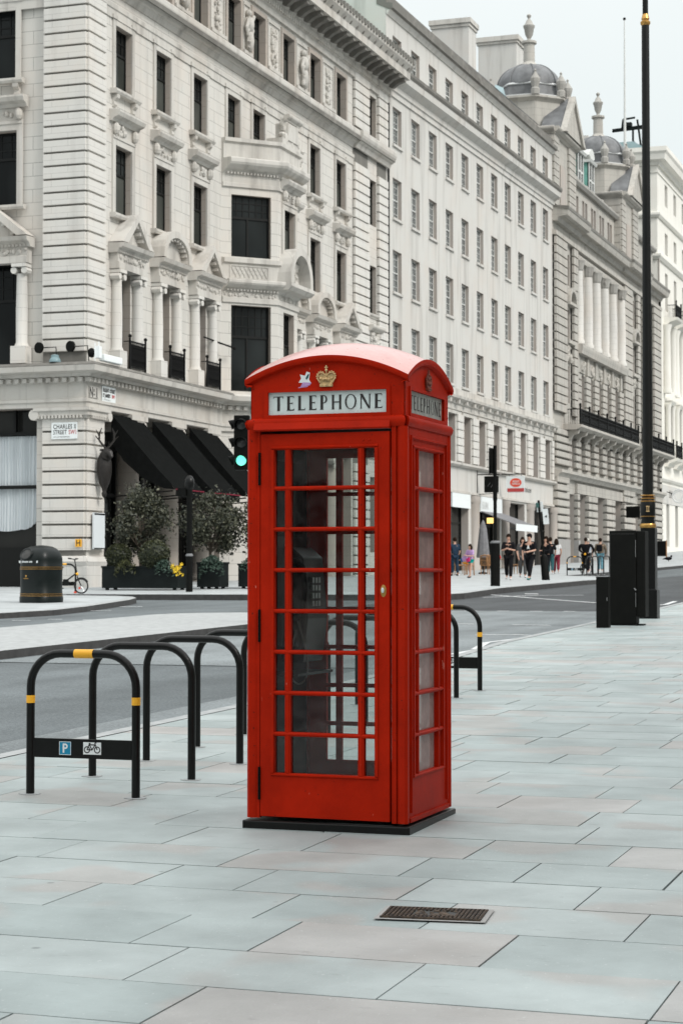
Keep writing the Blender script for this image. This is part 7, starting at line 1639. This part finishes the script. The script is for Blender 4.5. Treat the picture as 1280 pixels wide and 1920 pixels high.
def bag_fan(o,k,J):
    for c,pts in (('cloth_purple',[(-.3,1.02),(-.12,1.22),(.1,1.16),(.04,.9),(-.22,.84)]),('cloth_pink',[(.0,.98),(.22,1.05),(.26,.86),(.06,.78)]),('cloth_blue',[(-.42,1.0),(-.28,1.0),(-.16,.84),(-.34,.82)]),('cloth_orange',[(-.3,.82),(.1,.80),(.14,.70),(-.2,.72)])):
        m=MB(); q=.24+.01*len(pts); m.poly(I0,[(a*k,z*k*1.02) for a,z in pts],q*k,(q+.05+.02*(c=='cloth_pink'))*k); P(m,'inflatable_toy' if False else 'bag_panel',c,o,bevel=.01)
def emblem(o,k,J):
    m=MB(); m.poly(I0,[(-.03*k,1.28*k),(0,1.36*k),(.03*k,1.28*k),(.06*k,1.18*k),(.02*k,1.2*k),(-.02*k,1.2*k),(-.06*k,1.18*k)],.125*k,.135*k); P(m,'shirt_emblem','sign_white',o)
def cap(o,k,J):
    hd=Vector(J['head'][0]); m=MB(); m.ball(tuple(hd+Vector((0,0,.05*k))),.10*k,12,6,1,1.1,.7); m.box(I0,-.06*k,.06*k,.08*k-hd.y,.17*k-hd.y,hd.z+.035*k,hd.z+.05*k); P(m,'cap','cloth_black',o,smooth=True)
def capemblem(o,k,J): cap(o,k,J); emblem(o,k,J)
def pack(o,k,J):
    m=MB(); m.box(I0,-.15*k,.15*k,-.26*k,-.12*k,1.08*k,1.42*k); P(m,'backpack','cloth_black',o,bevel=.04)
def carrier(o,k,J):
    w=J['wrr'][0]; m=MB(); m.ball((w[0]+.03,w[1],w[2]-.32*k),.13*k,10,6,1,.6,1.3); m.tube([w,(w[0]+.03,w[1],w[2]-.2*k)],.02,5); P(m,'carrier_bag','cloth_white',o,smooth=True)
def back(f): return PI
person(-25.3,88.7,hp(88.7),R(215),1.80,'person in a navy shirt and jeans at the right edge of the telephone box','cloth_navy','cloth_navy','cloth_black',stride=.1,arms=((.1,.2),(.1,.2)))
person(-22.2,80.2,hp(80.2),R(-25),1.43,'young person with curly hair in turquoise shorts holding a bright multicoloured bag','cloth_purple','cloth_turq','cloth_black',skin='skin',shorts=True,longhair=True,stride=.16,arms=((.3,1.5),(.3,1.4)),extra=bag_fan)
person(-18.72,73.2,hp(73.2),R(8),1.76,'person in black top and dark trousers with white shoes looking down at both hands','cloth_black','cloth_black','cloth_white',stride=.30,arms=((.35,1.45),(.35,1.45)),sleeve=.6,lean=.05)
person(-20.0,80.6,hp(80.6),R(15),1.72,'person in dark clothes with a shoulder bag, half hidden between the two front walkers','cloth_grey','cloth_grey','cloth_white',stride=.2,arms=((.1,.3),(.2,.3)),longhair=True)
person(-17.9,73.25,hp(73.25),R(-12),1.77,'person in a black cap and black shirt with a white emblem walking to the camera','cloth_black','cloth_black','cloth_tealshoe',stride=.32,arms=((.1,.3),(.35,1.0)),sleeve=.6,extra=capemblem,wide=1.1)
person(-19.9,84.5,hp(84.5),R(-20),1.78,'person in long dark clothes behind the leaning sign post','cloth_black','cloth_black','cloth_black',stride=.15,arms=((.1,.4),(.3,1.3)),sleeve=1,longhair=True)
person(-21.6,92.6,hp(92.6),R(190),1.80,'person in a black shirt, teal jeans and white shoes walking away','cloth_black','cloth_teal','cloth_white',stride=.28,arms=((.2,.3),(.2,.5)),sleeve=.5)
person(-22.2,96.5,hp(96.5),R(190),1.74,'person with an orange sleeve and maroon trousers carrying a white bag','cloth_white','cloth_maroon','cloth_white',stride=.2,arms=((.2,.3),(.1,.1)),sleeve=.3,longhair=True,extra=carrier)
bk=bicycle(-20.9,97.5,hp(97.5),R(80),'black bicycle ridden away along the far footway')
person(-20.9,97.45,hp(97.45),R(178),1.80,'cyclist seen from behind in a large black jacket with a yellow light','cloth_black','cloth_black','cloth_white',stride=.05,arms=((.6,.4),(.6,.4)),sleeve=1,wide=1.25,extra=lambda o,k,J:P(MB().ball((0,.16,.98),.06,8,6),'yellow_light','yellow_tape',o))
person(-22.6,106,hp(106),R(180),1.78,'white haired person in a pale shirt beyond the cyclist','cloth_pale','cloth_grey','cloth_white',hair='cloth_whitehair',stride=.15,arms=((.1,.2),(.1,.2)))
person(-21.4,103.5,hp(103.5),R(176),1.80,'person in a patterned jacket and light blue jeans with a black backpack','cloth_camo','cloth_jeans','cloth_white',stride=.12,arms=((.2,.3),(.1,.2)),sleeve=1,extra=pack,wide=1.1)
person(-26.1,99.2,hp(99.2)-.35,R(30),1.70,'person in red seated on the cafe terrace behind the signal post','cloth_red','cloth_grey','cloth_black',stride=.05,arms=((.5,1.2),(.5,1.2)),sleeve=1)
